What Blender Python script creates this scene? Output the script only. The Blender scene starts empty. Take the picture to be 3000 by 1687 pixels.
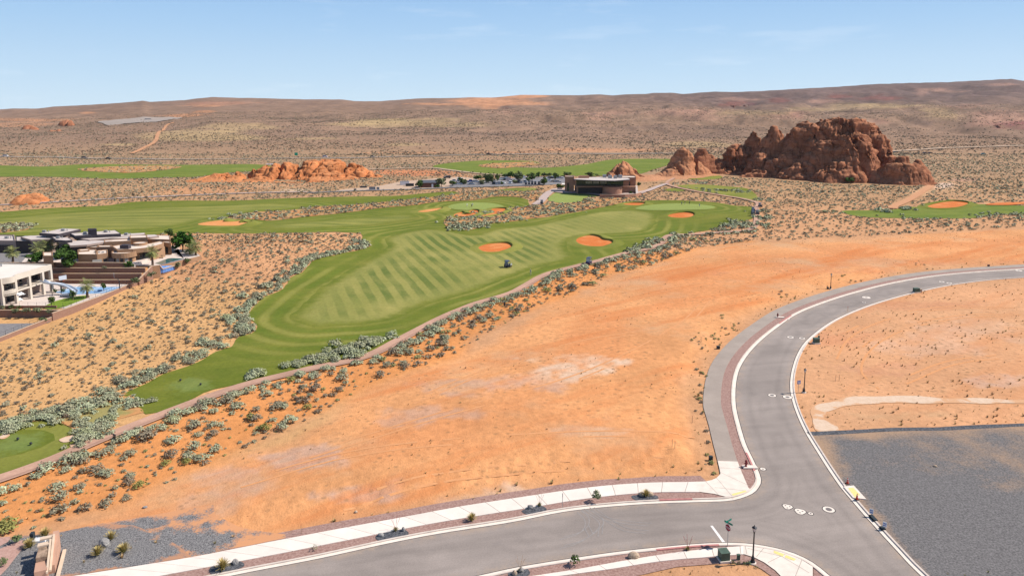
import bpy, math, random
import numpy as np
from mathutils import Vector, Matrix
from mathutils.geometry import delaunay_2d_cdt

random.seed(7)
RNG = np.random.default_rng(11)
SC = bpy.context.scene
COL = SC.collection

# ------------------------------------------------------------------ camera
CAM_H, FOC, PITCH, PPY, W3, H3 = 46.5, 2100.0, math.radians(8.3), 621.5, 3000.0, 1687.0
cd = bpy.data.cameras.new('camera')
cam = bpy.data.objects.new('camera', cd)
COL.objects.link(cam)
cam.location = (0, 0, CAM_H)
cam.rotation_euler = (math.pi / 2 - PITCH, 0, 0)
cd.sensor_fit = 'HORIZONTAL'
cd.sensor_width = 36.0
cd.lens = 36.0 * FOC / W3
cd.shift_y = -(H3 / 2 - PPY) / W3
cd.clip_start = 1.0
cd.clip_end = 40000.0
SC.camera = cam
CP, SP = math.cos(PITCH), math.sin(PITCH)

# ------------------------------------------------------------------ noise
def _h(i, j, k, s):
    n = (i * 374761393 + j * 668265263 + k * 2147483647 + s * 974634777) & 0xFFFFFFFF
    n = ((n ^ (n >> 13)) * 1274126177) & 0xFFFFFFFF
    n = ((n ^ (n >> 16)) * 2246822519) & 0xFFFFFFFF
    n = n ^ (n >> 15)
    return (n & 0xFFFFFF) / float(0x7FFFFF) - 1.0

def vn(x, y, z=0.0, s=0):
    x, y, z = np.broadcast_arrays(np.asarray(x, float), np.asarray(y, float), np.asarray(z, float))
    i, j, k = np.floor(x), np.floor(y), np.floor(z)
    u, v, w = x - i, y - j, z - k
    i, j, k = i.astype(np.int64), j.astype(np.int64), k.astype(np.int64)
    u, v, w = (t * t * t * (t * (t * 6 - 15) + 10) for t in (u, v, w))
    def L(dk):
        a = _h(i, j, k + dk, s) * (1 - u) + _h(i + 1, j, k + dk, s) * u
        b = _h(i, j + 1, k + dk, s) * (1 - u) + _h(i + 1, j + 1, k + dk, s) * u
        return a * (1 - v) + b * v
    return L(0) * (1 - w) + L(1) * w

def fbm(x, y, z=0.0, o=4, s=0, g=0.5):
    r, a, t = 0.0, 1.0, 0.0
    for q in range(o):
        r = r + a * vn(np.asarray(x) * 2 ** q, np.asarray(y) * 2 ** q, np.asarray(z) * 2 ** q, s + q * 17)
        t += a
        a *= g
    return r / t

def S(t):
    t = np.clip(t, 0, 1)
    return t * t * (3 - 2 * t)

# ------------------------------------------------------------------ terrain
RIDGE = np.array([(-400, 326), (-150, 322), (0, 321), (39, 318), (109, 319), (155, 313), (272, 307), (388, 299), (419, 295.5), (439, 299), (543, 293.6),
    (582, 288.5), (623, 284.7), (699, 287), (776, 288.5), (893, 291.6), (1000, 291.6), (1039, 296.8), (1116, 296.8), (1221, 289), (1310, 287.5),
    (1388, 285.5), (1446, 286), (1526, 278.5), (1582, 278.5), (1699, 279.3), (1757, 277), (1796, 279.7), (1835, 276.6), (1893, 276), (1912, 272.7),
    (1970, 272.3), (2000, 276), (2039, 272.6), (2097, 268.7), (2155, 270), (2233, 266.8), (2311, 262), (2388, 258), (2466, 253.6), (2563, 246.6),
    (2660, 243.5), (2776, 240.8), (2854, 237), (2932, 232.6), (2963, 231.8), (3000, 237), (3100, 246), (3300, 252), (3600, 258)], float)
_b = (PPY - RIDGE[:, 1]) / FOC
_den = _b * SP + CP
RZ_T = ((RIDGE[:, 0] - W3 / 2) / FOC) / _den           # x / depth
RZ_E = (_b * CP - SP) / _den                           # height / depth above the camera
D0, D1 = 720.0, 3500.0
BANK = []

def far_h(x, y):
    yy = np.maximum(y, 60.0)
    e = np.interp(x / yy, RZ_T, RZ_E)
    hr = CAM_H + e * D1
    u = np.clip((y - D0) / (D1 - D0), 0, None)
    uc = np.minimum(u, 1)
    p = 1.25 + 0.5 * S((x / yy + 0.1) / 0.6)
    h = hr * uc ** p
    n = fbm(x / 420, y / 420, 0, 5, 3) * 22 + (np.abs(fbm(x / 210, y / 300, 0, 5, 9, .6)) - 0.25) * -42
    h = h + n * S(uc / 0.25) * S((1.0 - uc) / 0.22) * (0.35 + 0.65 * S((x / yy + 0.2) / 0.5))
    h = h - np.minimum(np.clip(u - 1, 0, None) * 320, 150 + hr * .5)
    return h

def terrain(x, y):
    x = np.asarray(x, float)
    y = np.asarray(y, float)
    m = S((y - 105) / 60) * (1 - S((x - 5) / 35) * S((262 - y) / 40)) * (1 - S((-x - 70) / 20) * S((262 - y) / 20))
    m = m * (1 - 0.4 * S((y - 380) / 80))
    und = fbm(x / 62 + 3.3, y / 75 + 1.7, 0, 2, 5) * 1.25
    hump = 3.0 * S((y - 184) / 18) * S((-x - 42) / 45) * S((300 - y) / 50)
    low = 0.6 * S((y - 158) / 22) * S((-x - 70) / 25) * S((300 - y) / 40)
    h = und * m + np.maximum(hump, low) + far_h(x, y)
    if BANK:
        # the graded sand pad stands a little above the footpaths and falls to them as an eroded bank
        g, x0, y0, c = BANK
        u, w = (x - x0) / c, (y - y0) / c
        ok = (u > 0) & (w > 0) & (u < g.shape[1] - 2) & (w < g.shape[0] - 2)
        i, j = np.where(ok, u, 0).astype(int), np.where(ok, w, 0).astype(int)
        a, b = np.where(ok, u, 0) - i, np.where(ok, w, 0) - j
        h = h + np.where(ok, (g[j, i] * (1 - a) + g[j, i + 1] * a) * (1 - b) + (g[j + 1, i] * (1 - a) + g[j + 1, i + 1] * a) * b, 0)
    return h

def ray(X, Y):
    a = (np.asarray(X, float) - W3 / 2) / FOC
    b = (PPY - np.asarray(Y, float)) / FOC
    return a, b * SP + CP, b * CP - SP

_T = np.geomspace(55, 5200, 2600)
def G(X, Y, z=None, depth=None):
    """photo pixel -> point of the place (on the terrain, on a level z, or at a depth)"""
    dx, dy, dz = (np.atleast_1d(v) for v in ray(X, Y))
    if depth is not None:
        t = depth / dy
    elif z is not None:
        t = (z - CAM_H) / np.minimum(dz, -1e-4)
    else:
        n = max(len(dx), len(dz))
        dx, dy, dz = (np.broadcast_to(v, (n,)) for v in (dx, dy, dz))
        t = np.zeros(n)
        for q in range(n):
            f = CAM_H + dz[q] * _T - terrain(dx[q] * _T, dy[q] * _T)
            w = np.where(f < 0)[0]
            if len(w) == 0:
                t[q] = _T[-1]
                continue
            k = max(w[0], 1)
            lo, hi = _T[k - 1], _T[k]
            f0, f1 = f[k - 1], f[k]
            t[q] = lo + (hi - lo) * f0 / (f0 - f1)
    p = np.stack([dx * t, dy * t, CAM_H + dz * t], -1)
    return p[0] if np.ndim(X) == 0 and np.ndim(Y) == 0 else p

def proj(x, y, z):
    u = np.asarray(z, float) - CAM_H
    f = np.asarray(y) * CP - u * SP
    v = np.asarray(y) * SP + u * CP
    return W3 / 2 + FOC * np.asarray(x) / f, PPY - FOC * v / f

def GP(pts):
    pts = np.asarray(pts, float)
    return G(pts[:, 0], pts[:, 1])

# ------------------------------------------------------------------ curves and polygons
def catmull(p, closed=True, step=2.0):
    p = np.asarray(p, float)
    n = len(p)
    out = []
    for i in range(n if closed else n - 1):
        if closed:
            a, b, c, d = p[(i - 1) % n], p[i], p[(i + 1) % n], p[(i + 2) % n]
        else:
            a, b, c, d = p[max(i - 1, 0)], p[i], p[i + 1], p[min(i + 2, n - 1)]
        if np.linalg.norm(b - a) < 1e-6: a = b - (c - b)
        if np.linalg.norm(c - d) < 1e-6: d = c + (c - b)
        L = np.linalg.norm(c - b)
        k = max(1, int(math.ceil(L / step)))
        al = 0.5
        t0, t1 = 0.0, max(np.linalg.norm(b - a), 1e-6) ** al
        t2 = t1 + max(L, 1e-6) ** al
        t3 = t2 + max(np.linalg.norm(d - c), 1e-6) ** al
        for q in range(k):
            t = t1 + (t2 - t1) * q / k
            A1 = (t1 - t) / (t1 - t0) * a + (t - t0) / (t1 - t0) * b
            A2 = (t2 - t) / (t2 - t1) * b + (t - t1) / (t2 - t1) * c
            A3 = (t3 - t) / (t3 - t2) * c + (t - t2) / (t3 - t2) * d
            B1 = (t2 - t) / (t2 - t0) * A1 + (t - t0) / (t2 - t0) * A2
            B2 = (t3 - t) / (t3 - t1) * A2 + (t - t1) / (t3 - t1) * A3
            out.append((t2 - t) / (t2 - t1) * B1 + (t - t1) / (t2 - t1) * B2)
    if not closed:
        out.append(p[-1])
    return np.array(out)

def area2(p):
    x, y = p[:, 0], p[:, 1]
    return np.sum(x * np.roll(y, -1) - np.roll(x, -1) * y)

def pip(px, py, poly):
    inside = np.zeros(np.shape(px), bool)
    x0, y0 = poly[:, 0], poly[:, 1]
    x1, y1 = np.roll(x0, -1), np.roll(y0, -1)
    bb = (px >= x0.min()) & (px <= x0.max()) & (py >= y0.min()) & (py <= y0.max())
    if not bb.any():
        return inside
    qx, qy = px[bb], py[bb]
    r = np.zeros(qx.shape, bool)
    for a, b, c, d in zip(x0, y0, x1, y1):
        if b == d:
            continue
        k = ((b > qy) != (d > qy)) & (qx < (c - a) * (qy - b) / (d - b) + a)
        r ^= k
    inside[bb] = r
    return inside

def offset_line(p, d, closed=False):
    """polyline moved d to its left"""
    p = np.asarray(p, float)[:, :2]
    if closed:
        t = np.roll(p, -1, 0) - np.roll(p, 1, 0)
    else:
        t = np.gradient(p, axis=0)
    t /= np.maximum(np.linalg.norm(t, axis=1)[:, None], 1e-9)
    return p + np.stack([-t[:, 1], t[:, 0]], -1) * np.asarray(d).reshape(-1, 1)

def resample(p, step):
    p = np.asarray(p, float)
    L = np.r_[0, np.cumsum(np.linalg.norm(np.diff(p[:, :2], axis=0), axis=1))]
    n = max(2, int(L[-1] / step) + 1)
    s = np.linspace(0, L[-1], n)
    return np.stack([np.interp(s, L, p[:, k]) for k in range(p.shape[1])], -1)

def zoff(x, y, layer):
    return layer * (0.03 + 0.00022 * np.hypot(x, y))

# ------------------------------------------------------------------ objects
def tag(o, label=None, cat=None, group=None, kind=None):
    if label: o['label'] = label
    if cat: o['category'] = cat
    if group: o['group'] = group
    if kind: o['kind'] = kind
    return o

def link(name, me, parent=None, mats=()):
    o = bpy.data.objects.new(name, me)
    COL.objects.link(o)
    if parent is not None:
        o.parent = parent
    for m in mats:
        me.materials.append(m)
    return o

def np_mesh(name, verts, faces, smooth=False):
    """faces: (n,k) int array"""
    me = bpy.data.meshes.new(name)
    v = np.ascontiguousarray(verts, np.float32)
    f = np.ascontiguousarray(faces, np.int32)
    n, k = f.shape
    me.vertices.add(len(v))
    me.vertices.foreach_set('co', v.ravel())
    me.loops.add(n * k)
    me.loops.foreach_set('vertex_index', f.ravel())
    me.polygons.add(n)
    me.polygons.foreach_set('loop_start', np.arange(0, n * k, k, dtype=np.int32))
    me.polygons.foreach_set('loop_total', np.full(n, k, np.int32))
    me.polygons.foreach_set('use_smooth', np.full(n, bool(smooth)))
    me.update()
    me.validate()
    return me

def attr(me, name, vals, typ='FLOAT', dom='POINT'):
    a = me.attributes.new(name, typ, dom)
    if typ == 'FLOAT':
        a.data.foreach_set('value', np.ascontiguousarray(vals, np.float32))
    else:
        v = np.c_[vals, np.ones(len(vals))].astype(np.float32)
        a.data.foreach_set('color', v.ravel())

def empty(name, loc=(0, 0, 0), rz=0.0, label=None, cat=None, group=None):
    o = bpy.data.objects.new(name, None)
    COL.objects.link(o)
    o.location = loc
    o.rotation_euler = (0, 0, rz)
    o.empty_display_size = 0.3
    return tag(o, label, cat, group)

KIDS = {}
def copy_tree(o, parent=None):
    c = o.copy()
    COL.objects.link(c)
    if parent is not None:
        c.parent = parent
    for ch in list(o.children):
        copy_tree(ch, c)
    return c

class MB:
    """collects shapes and links them as one mesh"""
    def __init__(s):
        s.v, s.f = [], []
    def add(s, verts, faces):
        b = len(s.v)
        s.v += [tuple(map(float, p)) for p in verts]
        s.f += [tuple(i + b for i in f) for f in faces]
        return s
    def box(s, cx, cy, cz, sx, sy, sz, rz=0.0, taper=1.0):
        c, q = math.cos(rz), math.sin(rz)
        P = []
        for dz, k in ((-.5, 1.0), (.5, taper)):
            for dx, dy in ((-.5, -.5), (.5, -.5), (.5, .5), (-.5, .5)):
                x, y = dx * sx * k, dy * sy * k
                P.append((cx + x * c - y * q, cy + x * q + y * c, cz + dz * sz))
        return s.add(P, [(3, 2, 1, 0), (4, 5, 6, 7), (0, 1, 5, 4), (1, 2, 6, 5), (2, 3, 7, 6), (3, 0, 4, 7)])
    def prism(s, poly, z0, z1):
        poly = np.asarray(poly, float)[:, :2]
        if area2(poly) < 0: poly = poly[::-1]
        n = len(poly)
        z0 = np.broadcast_to(z0, n); z1 = np.broadcast_to(z1, n)
        P = [(p[0], p[1], z) for p, z in zip(poly, z0)] + [(p[0], p[1], z) for p, z in zip(poly, z1)]
        F = [tuple(range(n - 1, -1, -1)), tuple(range(n, 2 * n))] + [(i, (i + 1) % n, n + (i + 1) % n, n + i) for i in range(n)]
        return s.add(P, F)
    def plate(s, poly, z):
        poly = np.asarray(poly, float)[:, :2]
        if area2(poly) < 0: poly = poly[::-1]
        return s.add([(p[0], p[1], z) for p in poly], [tuple(range(len(poly)))])
    def quad(s, a, b, c, d):
        return s.add([a, b, c, d], [(0, 1, 2, 3)])
    def tube(s, path, r, n=8, caps=True):
        path = [Vector(p) for p in path]
        m = len(path)
        r = [r] * m if np.isscalar(r) else list(r)
        P = []
        up = Vector((0, 0, 1))
        for i, p in enumerate(path):
            t = (path[min(i + 1, m - 1)] - path[max(i - 1, 0)]).normalized()
            a = t.cross(up if abs(t.z) < .95 else Vector((1, 0, 0))).normalized()
            b = t.cross(a)
            for k in range(n):
                w = 2 * math.pi * k / n
                P.append(p + (a * math.cos(w) + b * math.sin(w)) * r[i])
        F = [(i * n + k, i * n + (k + 1) % n, (i + 1) * n + (k + 1) % n, (i + 1) * n + k) for i in range(m - 1) for k in range(n)]
        if caps:
            F += [tuple(range(n)), tuple(range(m * n - 1, (m - 1) * n - 1, -1))]
        return s.add(P, F)
    def lathe(s, prof, n=14, at=(0, 0, 0)):
        P, m = [], len(prof)
        for r, z in prof:
            for k in range(n):
                w = 2 * math.pi * k / n
                P.append((at[0] + r * math.cos(w), at[1] + r * math.sin(w), at[2] + z))
        F = [(i * n + k, i * n + (k + 1) % n, (i + 1) * n + (k + 1) % n, (i + 1) * n + k) for i in range(m - 1) for k in range(n)]
        F += [tuple(range(n - 1, -1, -1)), tuple(range((m - 1) * n, m * n))]
        return s.add(P, F)
    def mesh(s, name, smooth=False):
        me = bpy.data.meshes.new(name)
        me.from_pydata(s.v, [], s.f)
        if smooth:
            me.polygons.foreach_set('use_smooth', np.full(len(me.polygons), True))
        me.update()
        return me
    def build(s, name, mat, parent=None, smooth=False):
        return link(name, s.mesh(name, smooth), parent, [mat])

def sheet(name, poly, layer, mat, sp=4.0, kind='structure', label=None, cat=None, zfun=None, jit=0.0, attrs=None, parent=None):
    """a ground sheet that follows the terrain; poly in world xy"""
    poly = np.asarray(poly, float)[:, :2]
    if jit:
        n = offset_line(poly, 1.0, True) - poly
        poly = poly + n * (jit * fbm(poly[:, 0] / 5, poly[:, 1] / 5, 0, 2, 77))[:, None]
    if area2(poly) < 0: poly = poly[::-1]
    lo, hi = poly.min(0), poly.max(0)
    gx, gy = np.meshgrid(np.arange(lo[0], hi[0], sp), np.arange(lo[1], hi[1], sp))
    gx = (gx + (np.arange(gx.shape[0]) % 2)[:, None] * sp / 2).ravel(); gy = gy.ravel()
    k = pip(gx, gy, poly)
    gx, gy = gx[k], gy[k]
    n = len(poly)
    vs = [Vector(p) for p in poly] + [Vector(p) for p in zip(gx, gy)]
    r = delaunay_2d_cdt(vs, [], [list(range(n))], 1, 1e-5)
    v = np.array([(p.x, p.y) for p in r[0]])
    f = np.array([t for t in r[2] if len(t) == 3], int)
    z = (terrain(v[:, 0], v[:, 1]) + zoff(v[:, 0], v[:, 1], layer)) if zfun is None else zfun(v[:, 0], v[:, 1])
    a = v[f[:, 1]] - v[f[:, 0]]; b = v[f[:, 2]] - v[f[:, 0]]
    flip = a[:, 0] * b[:, 1] - a[:, 1] * b[:, 0] < 0
    f[flip] = f[flip][:, ::-1]
    me = np_mesh(name, np.c_[v, z], f, True)
    d = np.full(len(v), 1e18)
    pp = poly[::max(1, len(poly) // 400)]
    for p, q in zip(pp, np.roll(pp, -1, 0)):
        e = q - p
        t = np.clip(((v[:, 0] - p[0]) * e[0] + (v[:, 1] - p[1]) * e[1]) / max(e @ e, 1e-9), 0, 1)
        d = np.minimum(d, (v[:, 0] - p[0] - t * e[0]) ** 2 + (v[:, 1] - p[1] - t * e[1]) ** 2)
    attr(me, 'edge', np.sqrt(d))
    if zfun is None and layer >= 2:
        # the cut comes up out of the longer grass without a step
        one = zoff(v[:, 0], v[:, 1], 1)
        zz = z - (one - .014) * (1 - S(np.sqrt(d) / 5.0))
        me.vertices.foreach_set('co', np.ascontiguousarray(np.c_[v, zz], np.float32).ravel())
        me.update()
    o = link(name, me, parent, [mat])
    return tag(o, label, cat, None, kind)

def strip(name, A, B, za, zb, mat, kind='structure', parent=None, label=None, cat=None, skirt=0.0):
    """band between two polylines of equal length"""
    A = np.asarray(A, float)[:, :2]; B = np.asarray(B, float)[:, :2]
    n = len(A)
    za = terrain(A[:, 0], A[:, 1]) + za; zb = terrain(B[:, 0], B[:, 1]) + zb
    rows = [np.c_[A, za], np.c_[B, zb]]
    if skirt:
        rows = [np.c_[A, za - skirt]] + rows + [np.c_[B, zb - skirt]]
    m = len(rows)
    v = np.concatenate(rows)
    i = np.arange(n - 1)
    f = np.concatenate([np.stack([k * n + i, (k + 1) * n + i, (k + 1) * n + i + 1, k * n + i + 1], -1) for k in range(m - 1)])
    me = np_mesh(name, v, f)
    o = link(name, me, parent, [mat])
    return tag(o, label, cat, None, kind)
# ------------------------------------------------------------------ materials
class N:
    def __init__(s, name, rough=0.9, spec=0.15):
        s.m = bpy.data.materials.new(name)
        s.m.use_nodes = True
        s.t = s.m.node_tree
        s.b = s.t.nodes['Principled BSDF']
        s.b.inputs['Roughness'].default_value = rough
        s.b.inputs['Specular IOR Level'].default_value = spec
    def n(s, typ, **kw):
        x = s.t.nodes.new(typ)
        for k, v in kw.items():
            setattr(x, k, v)
        return x
    def l(s, a, b):
        s.t.links.new(a, b)
    def pos(s, scale=(1, 1, 1), obj=False, rot=0.0):
        if obj:
            c = s.n('ShaderNodeTexCoord').outputs['Object']
        else:
            c = s.n('ShaderNodeNewGeometry').outputs['Position']
        if rot:
            m0 = s.n('ShaderNodeMapping')
            m0.inputs['Rotation'].default_value = (0, 0, rot)
            s.l(c, m0.inputs['Vector'])
            c = m0.outputs['Vector']
        mp = s.n('ShaderNodeMapping')
        mp.inputs['Scale'].default_value = scale
        s.l(c, mp.inputs['Vector'])
        return mp.outputs['Vector']
    def noise(s, vec, scale, det=3.0, rough=0.55):
        x = s.n('ShaderNodeTexNoise')
        x.inputs['Scale'].default_value = scale
        x.inputs['Detail'].default_value = det
        x.inputs['Roughness'].default_value = rough
        s.l(vec, x.inputs['Vector'])
        return x.outputs['Fac']
    def rng(s, v, a, b, c=0.0, d=1.0, smooth=False):
        x = s.n('ShaderNodeMapRange')
        if smooth: x.interpolation_type = 'SMOOTHSTEP'
        for i, q in enumerate((a, b, c, d)):
            x.inputs[i + 1].default_value = q
        s.l(v, x.inputs[0])
        return x.outputs[0]
    def math(s, op, a, b=None, clamp=False):
        x = s.n('ShaderNodeMath', operation=op, use_clamp=clamp)
        for i, q in enumerate((a, b)):
            if q is None: continue
            if isinstance(q, (int, float)): x.inputs[i].default_value = q
            else: s.l(q, x.inputs[i])
        return x.outputs[0]
    def mix(s, f, a, b, mode='MIX'):
        x = s.n('ShaderNodeMix', data_type='RGBA', blend_type=mode)
        for q, k in ((f, 0), (a, 6), (b, 7)):
            if isinstance(q, (int, float)): x.inputs[k].default_value = q
            elif isinstance(q, tuple): x.inputs[k].default_value = (*q[:3], 1)
            else: s.l(q, x.inputs[k])
        return x.outputs[2]
    def mul(s, col, f):
        """colour times a float socket"""
        x = s.n('ShaderNodeVectorMath', operation='SCALE')
        if isinstance(col, tuple): x.inputs[0].default_value = col[:3]
        else: s.l(col, x.inputs[0])
        if isinstance(f, (int, float)): x.inputs['Scale'].default_value = f
        else: s.l(f, x.inputs['Scale'])
        return x.outputs[0]
    def at(s, name, col=False):
        x = s.n('ShaderNodeAttribute', attribute_name=name)
        return x.outputs['Color'] if col else x.outputs['Fac']
    def bump(s, h, strength=0.4, dist=0.3):
        x = s.n('ShaderNodeBump')
        x.inputs['Strength'].default_value = strength
        x.inputs['Distance'].default_value = dist
        s.l(h, x.inputs['Height'])
        s.l(x.outputs['Normal'], s.b.inputs['Normal'])
    def out(s, col):
        if isinstance(col, tuple): s.b.inputs['Base Color'].default_value = (*col, 1)
        else: s.l(col, s.b.inputs['Base Color'])
        return s.m

def simple(name, col, rough=0.8, var=0.18, scale=1.5, spec=0.2, bump=0.0, bscale=8.0, metal=0.0, obj=True):
    k = N(name, rough, spec)
    v = k.pos(obj=obj)
    f = k.rng(k.noise(v, scale, 4), 0.3, 0.7, 1 - var, 1 + var)
    k.b.inputs['Metallic'].default_value = metal
    if bump:
        k.bump(k.noise(v, bscale, 3), bump, 0.05)
    return k.out(k.mul(col, f))

M = {}
# bare desert ground: the colour of each stretch of soil is stored on the mesh, grain and tufts are added here
k = N('desert_soil', 0.95, 0.05)
v = k.pos()
c = k.at('soil', True)
f1 = k.rng(k.noise(v, 0.055, 5, 0.6), 0.3, 0.7, 0.86, 1.14)
f2 = k.rng(k.noise(v, 0.9, 4, 0.65), 0.25, 0.75, 0.82, 1.16)
c = k.mul(k.mul(c, f1), f2)
streak = k.noise(k.pos((0.016, 0.11, 0.1), rot=-0.62), 1.0, 5, 0.62)
c = k.mix(k.math('MULTIPLY', k.rng(streak, 0.5, 0.68), k.at('red')), c, (0.535, 0.19, 0.066))
pale = k.noise(k.pos((0.03, 0.03, 0.03)), 1.0, 5, 0.65)
c = k.mix(k.math('MULTIPLY', k.rng(pale, 0.52, 0.66, 0, 0.6), k.at('red')), c, (0.52, 0.33, 0.19))
# litter and tiny weeds
vo = k.n('ShaderNodeTexVoronoi')
vo.inputs['Scale'].default_value = 0.75
k.l(v, vo.inputs['Vector'])
dot = k.rng(vo.outputs['Distance'], 0.10, 0.34, 1, 0)
patch = k.rng(k.noise(v, 0.11, 3), 0.42, 0.6)
c = k.mix(k.math('MULTIPLY', k.math('MULTIPLY', dot, patch), k.at('weed')), c, (0.20, 0.125, 0.065))
# far scrub as speckle where single bushes are smaller than a pixel
vo2 = k.n('ShaderNodeTexVoronoi')
vo2.inputs['Scale'].default_value = 0.16
k.l(v, vo2.inputs['Vector'])
mo = k.noise(k.pos((0.021, 0.012, 0.02)), 1.0, 9, 0.74)
c = k.mul(c, k.math('ADD', 1.0, k.math('MULTIPLY', k.rng(mo, 0.3, 0.7, -0.62, 0.5), k.at('scrub'))))
sp = k.rng(vo2.outputs['Distance'], 0.22, 0.52, 1, 0)
pt = k.rng(k.noise(v, 0.012, 5, 0.7), 0.38, 0.62, 0.35, 1)
c = k.mix(k.math('MULTIPLY', k.math('MULTIPLY', sp, pt), k.at('scrub')), c, (0.135, 0.105, 0.07))
k.bump(k.math('ADD', k.noise(v, 0.5, 6, 0.6), k.math('MULTIPLY', k.noise(v, 4.0, 3), 0.25)), 0.55, 0.35)
M['soil'] = k.out(c)

def grass_col(k, a, b, ang, per, amt, dry=(0.26, 0.235, 0.065), dryamt=0.5, band=False, fade=False):
    v = k.pos()
    st = k.pos((1, 1, 1), rot=ang)
    sx = k.n('ShaderNodeSeparateXYZ')
    k.l(st, sx.inputs[0])
    w = k.math('SINE', k.math('ADD', k.math('MULTIPLY', sx.outputs[0], 2 * math.pi / per), k.math('MULTIPLY', k.noise(v, 0.05, 2), 2.2)))
    w = k.rng(w, -0.35, 0.35, 0, 1, True)
    ft = k.rng(k.noise(v, 0.028, 4, 0.6), 0.30, 0.56)
    w = k.math('MULTIPLY', k.math('MULTIPLY', w, ft), amt)
    if fade:
        w = k.math('MULTIPLY', w, 1.25)
        px = k.n('ShaderNodeSeparateXYZ')
        k.l(v, px.inputs[0])
        w = k.math('MULTIPLY', w, k.rng(px.outputs[0], 2, 30, 1.0, 0.25))
        w = k.math('MULTIPLY', w, k.rng(k.at('edge'), 3, 9, 0, 1))
    nb = k.rng(k.noise(v, 0.09, 5, 0.65), 0.3, 0.7)
    c = k.mix(nb, a, b)
    c = k.mix(w, c, (b[0] * 0.50, b[1] * 0.66, b[2] * 0.58))
    dr = k.rng(k.noise(k.pos((0.05, 0.022, 0.03), rot=ang), 1.0, 6, 0.68), 0.5, 0.68, 0, dryamt)
    c = k.mix(dr, c, dry)
    if band:
        d = k.at('band')
        bw = k.math('SINE', k.math('ADD', k.math('MULTIPLY', d, 2 * math.pi / 5.4), k.math('MULTIPLY', k.noise(v, 0.03, 2), 3.0)))
        bm = k.math('MULTIPLY', k.rng(d, 8, 24, 1, 0), k.rng(k.noise(v, 0.02, 3), 0.38, 0.55))
        c = k.mix(k.math('MULTIPLY', k.rng(bw, 0.0, 0.9, 0, 0.4), bm), c, (0.34, 0.305, 0.085))
        c = k.mix(k.math('MULTIPLY', k.rng(bw, -0.1, -0.9, 0, 0.45), bm), c, (0.10, 0.15, 0.02))
    fine = k.rng(k.noise(v, 1.6, 3, 0.7), 0.25, 0.75, 0.84, 1.16)
    return k.mul(c, fine)
def grass(name, a, b, ang, per, amt, dry=(0.26, 0.235, 0.065), dryamt=0.5, over=None, soft=3.5, band=False, fade=False):
    k = N(name, 0.95, 0.05)
    c = grass_col(k, a, b, ang, per, amt, dry, dryamt, band, fade)
    if over:
        e = k.math('ADD', k.at('edge'), k.math('MULTIPLY', k.math('SUBTRACT', k.noise(k.pos(), 0.35, 4, 0.65), 0.5), 5.0))
        c = k.mix(k.rng(e, 0.2, soft, 0, 1, True), grass_col(k, *over), c)
    k.bump(k.noise(k.pos(), 3.0, 3), 0.25, 0.1)
    return k.out(c)
RGH = ((0.102, 0.130, 0.018), (0.158, 0.170, 0.027), 1.2, 7.0, 0.2, (0.25, 0.215, 0.05), 0.4)
M['rough'] = grass('rough_grass', *RGH, band=True)
M['fairway'] = grass('fairway_grass', (0.25, 0.232, 0.064), (0.20, 0.205, 0.053), -0.342, 4.1, 0.72, (0.36, 0.31, 0.10), 0.6, RGH, 4.5, fade=True)
M['fairway_cross'] = grass('fairway_cross_mown', (0.245, 0.23, 0.056), (0.185, 0.192, 0.044), 1.45, 11.0, 0.6, (0.33, 0.295, 0.08), 0.45, RGH, 7.0)
M['green'] = grass('putting_green_turf', (0.245, 0.285, 0.078), (0.225, 0.265, 0.072), 0.7, 4.0, 0.08, dryamt=0.1)
M['tee'] = grass('tee_turf', (0.155, 0.195, 0.05), (0.14, 0.18, 0.045), 0.3, 4.0, 0.15, (0.26, 0.235, 0.065), 0.2, RGH, 2.0)
M['rough_far'] = grass('far_fairway_grass', (0.12, 0.165, 0.026), (0.175, 0.198, 0.04), 1.5, 14.0, 0.4, (0.29, 0.265, 0.07), 0.35)
M['lawn'] = grass('lawn_turf', (0.17, 0.245, 0.03), (0.15, 0.22, 0.03), 0.7, 4.0, 0.05, dryamt=0.05)
M['wild'] = grass('unmown_grass', (0.24, 0.22, 0.07), (0.30, 0.25, 0.10), 1.0, 7.0, 0.0, (0.40, 0.31, 0.14), 0.7, ((0.50, 0.225, 0.085), (0.46, 0.25, 0.11), 1.0, 7.0, 0.0), 2.5)
k = N('scrub_floor', 0.95, 0.05)
v = k.pos()
c = k.mix(k.rng(k.noise(v, 0.12, 5, 0.65), 0.35, 0.65), (0.50, 0.21, 0.085), (0.36, 0.25, 0.115))
c = k.mul(c, k.rng(k.noise(v, 1.4, 3), 0.25, 0.75, 0.8, 1.18))
k.bump(k.noise(v, 1.2, 4), 0.4, 0.3)
M['patch'] = k.out(c)

def granular(name, a, b, scale=3.0, c3=None, mixscale=0.12, lo=0.5, hi=0.6, bmp=0.6, amt=1.0, edge=0):
    k = N(name, 0.95, 0.1)
    v = k.pos()
    c = k.mix(k.rng(k.noise(v, scale, 3, 0.8), 0.36, 0.64), a, b)
    if c3:
        g = k.math('ADD', k.noise(v, mixscale, 5, 0.65), k.math('MULTIPLY', k.noise(v, 2.2, 2, 0.7), 0.16))
        if edge:
            g = k.math('ADD', g, k.math('MULTIPLY', k.rng(k.at('edge'), 0, edge, 1, 0), 0.22))
            g = k.math('ADD', g, k.math('MULTIPLY', k.math('SUBTRACT', k.noise(v, 5.0, 2, 0.8), 0.5), 0.22))
        c = k.mix(k.math('MULTIPLY', k.rng(g, lo + 0.08, hi + 0.08), amt), c, c3)
    k.bump(k.noise(v, scale * 1.5, 2), bmp * .6, 0.03)
    return k.out(c)
M['red_gravel'] = granular('red_gravel', (0.235, 0.135, 0.11), (0.385, 0.25, 0.21), 4.0)
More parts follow.
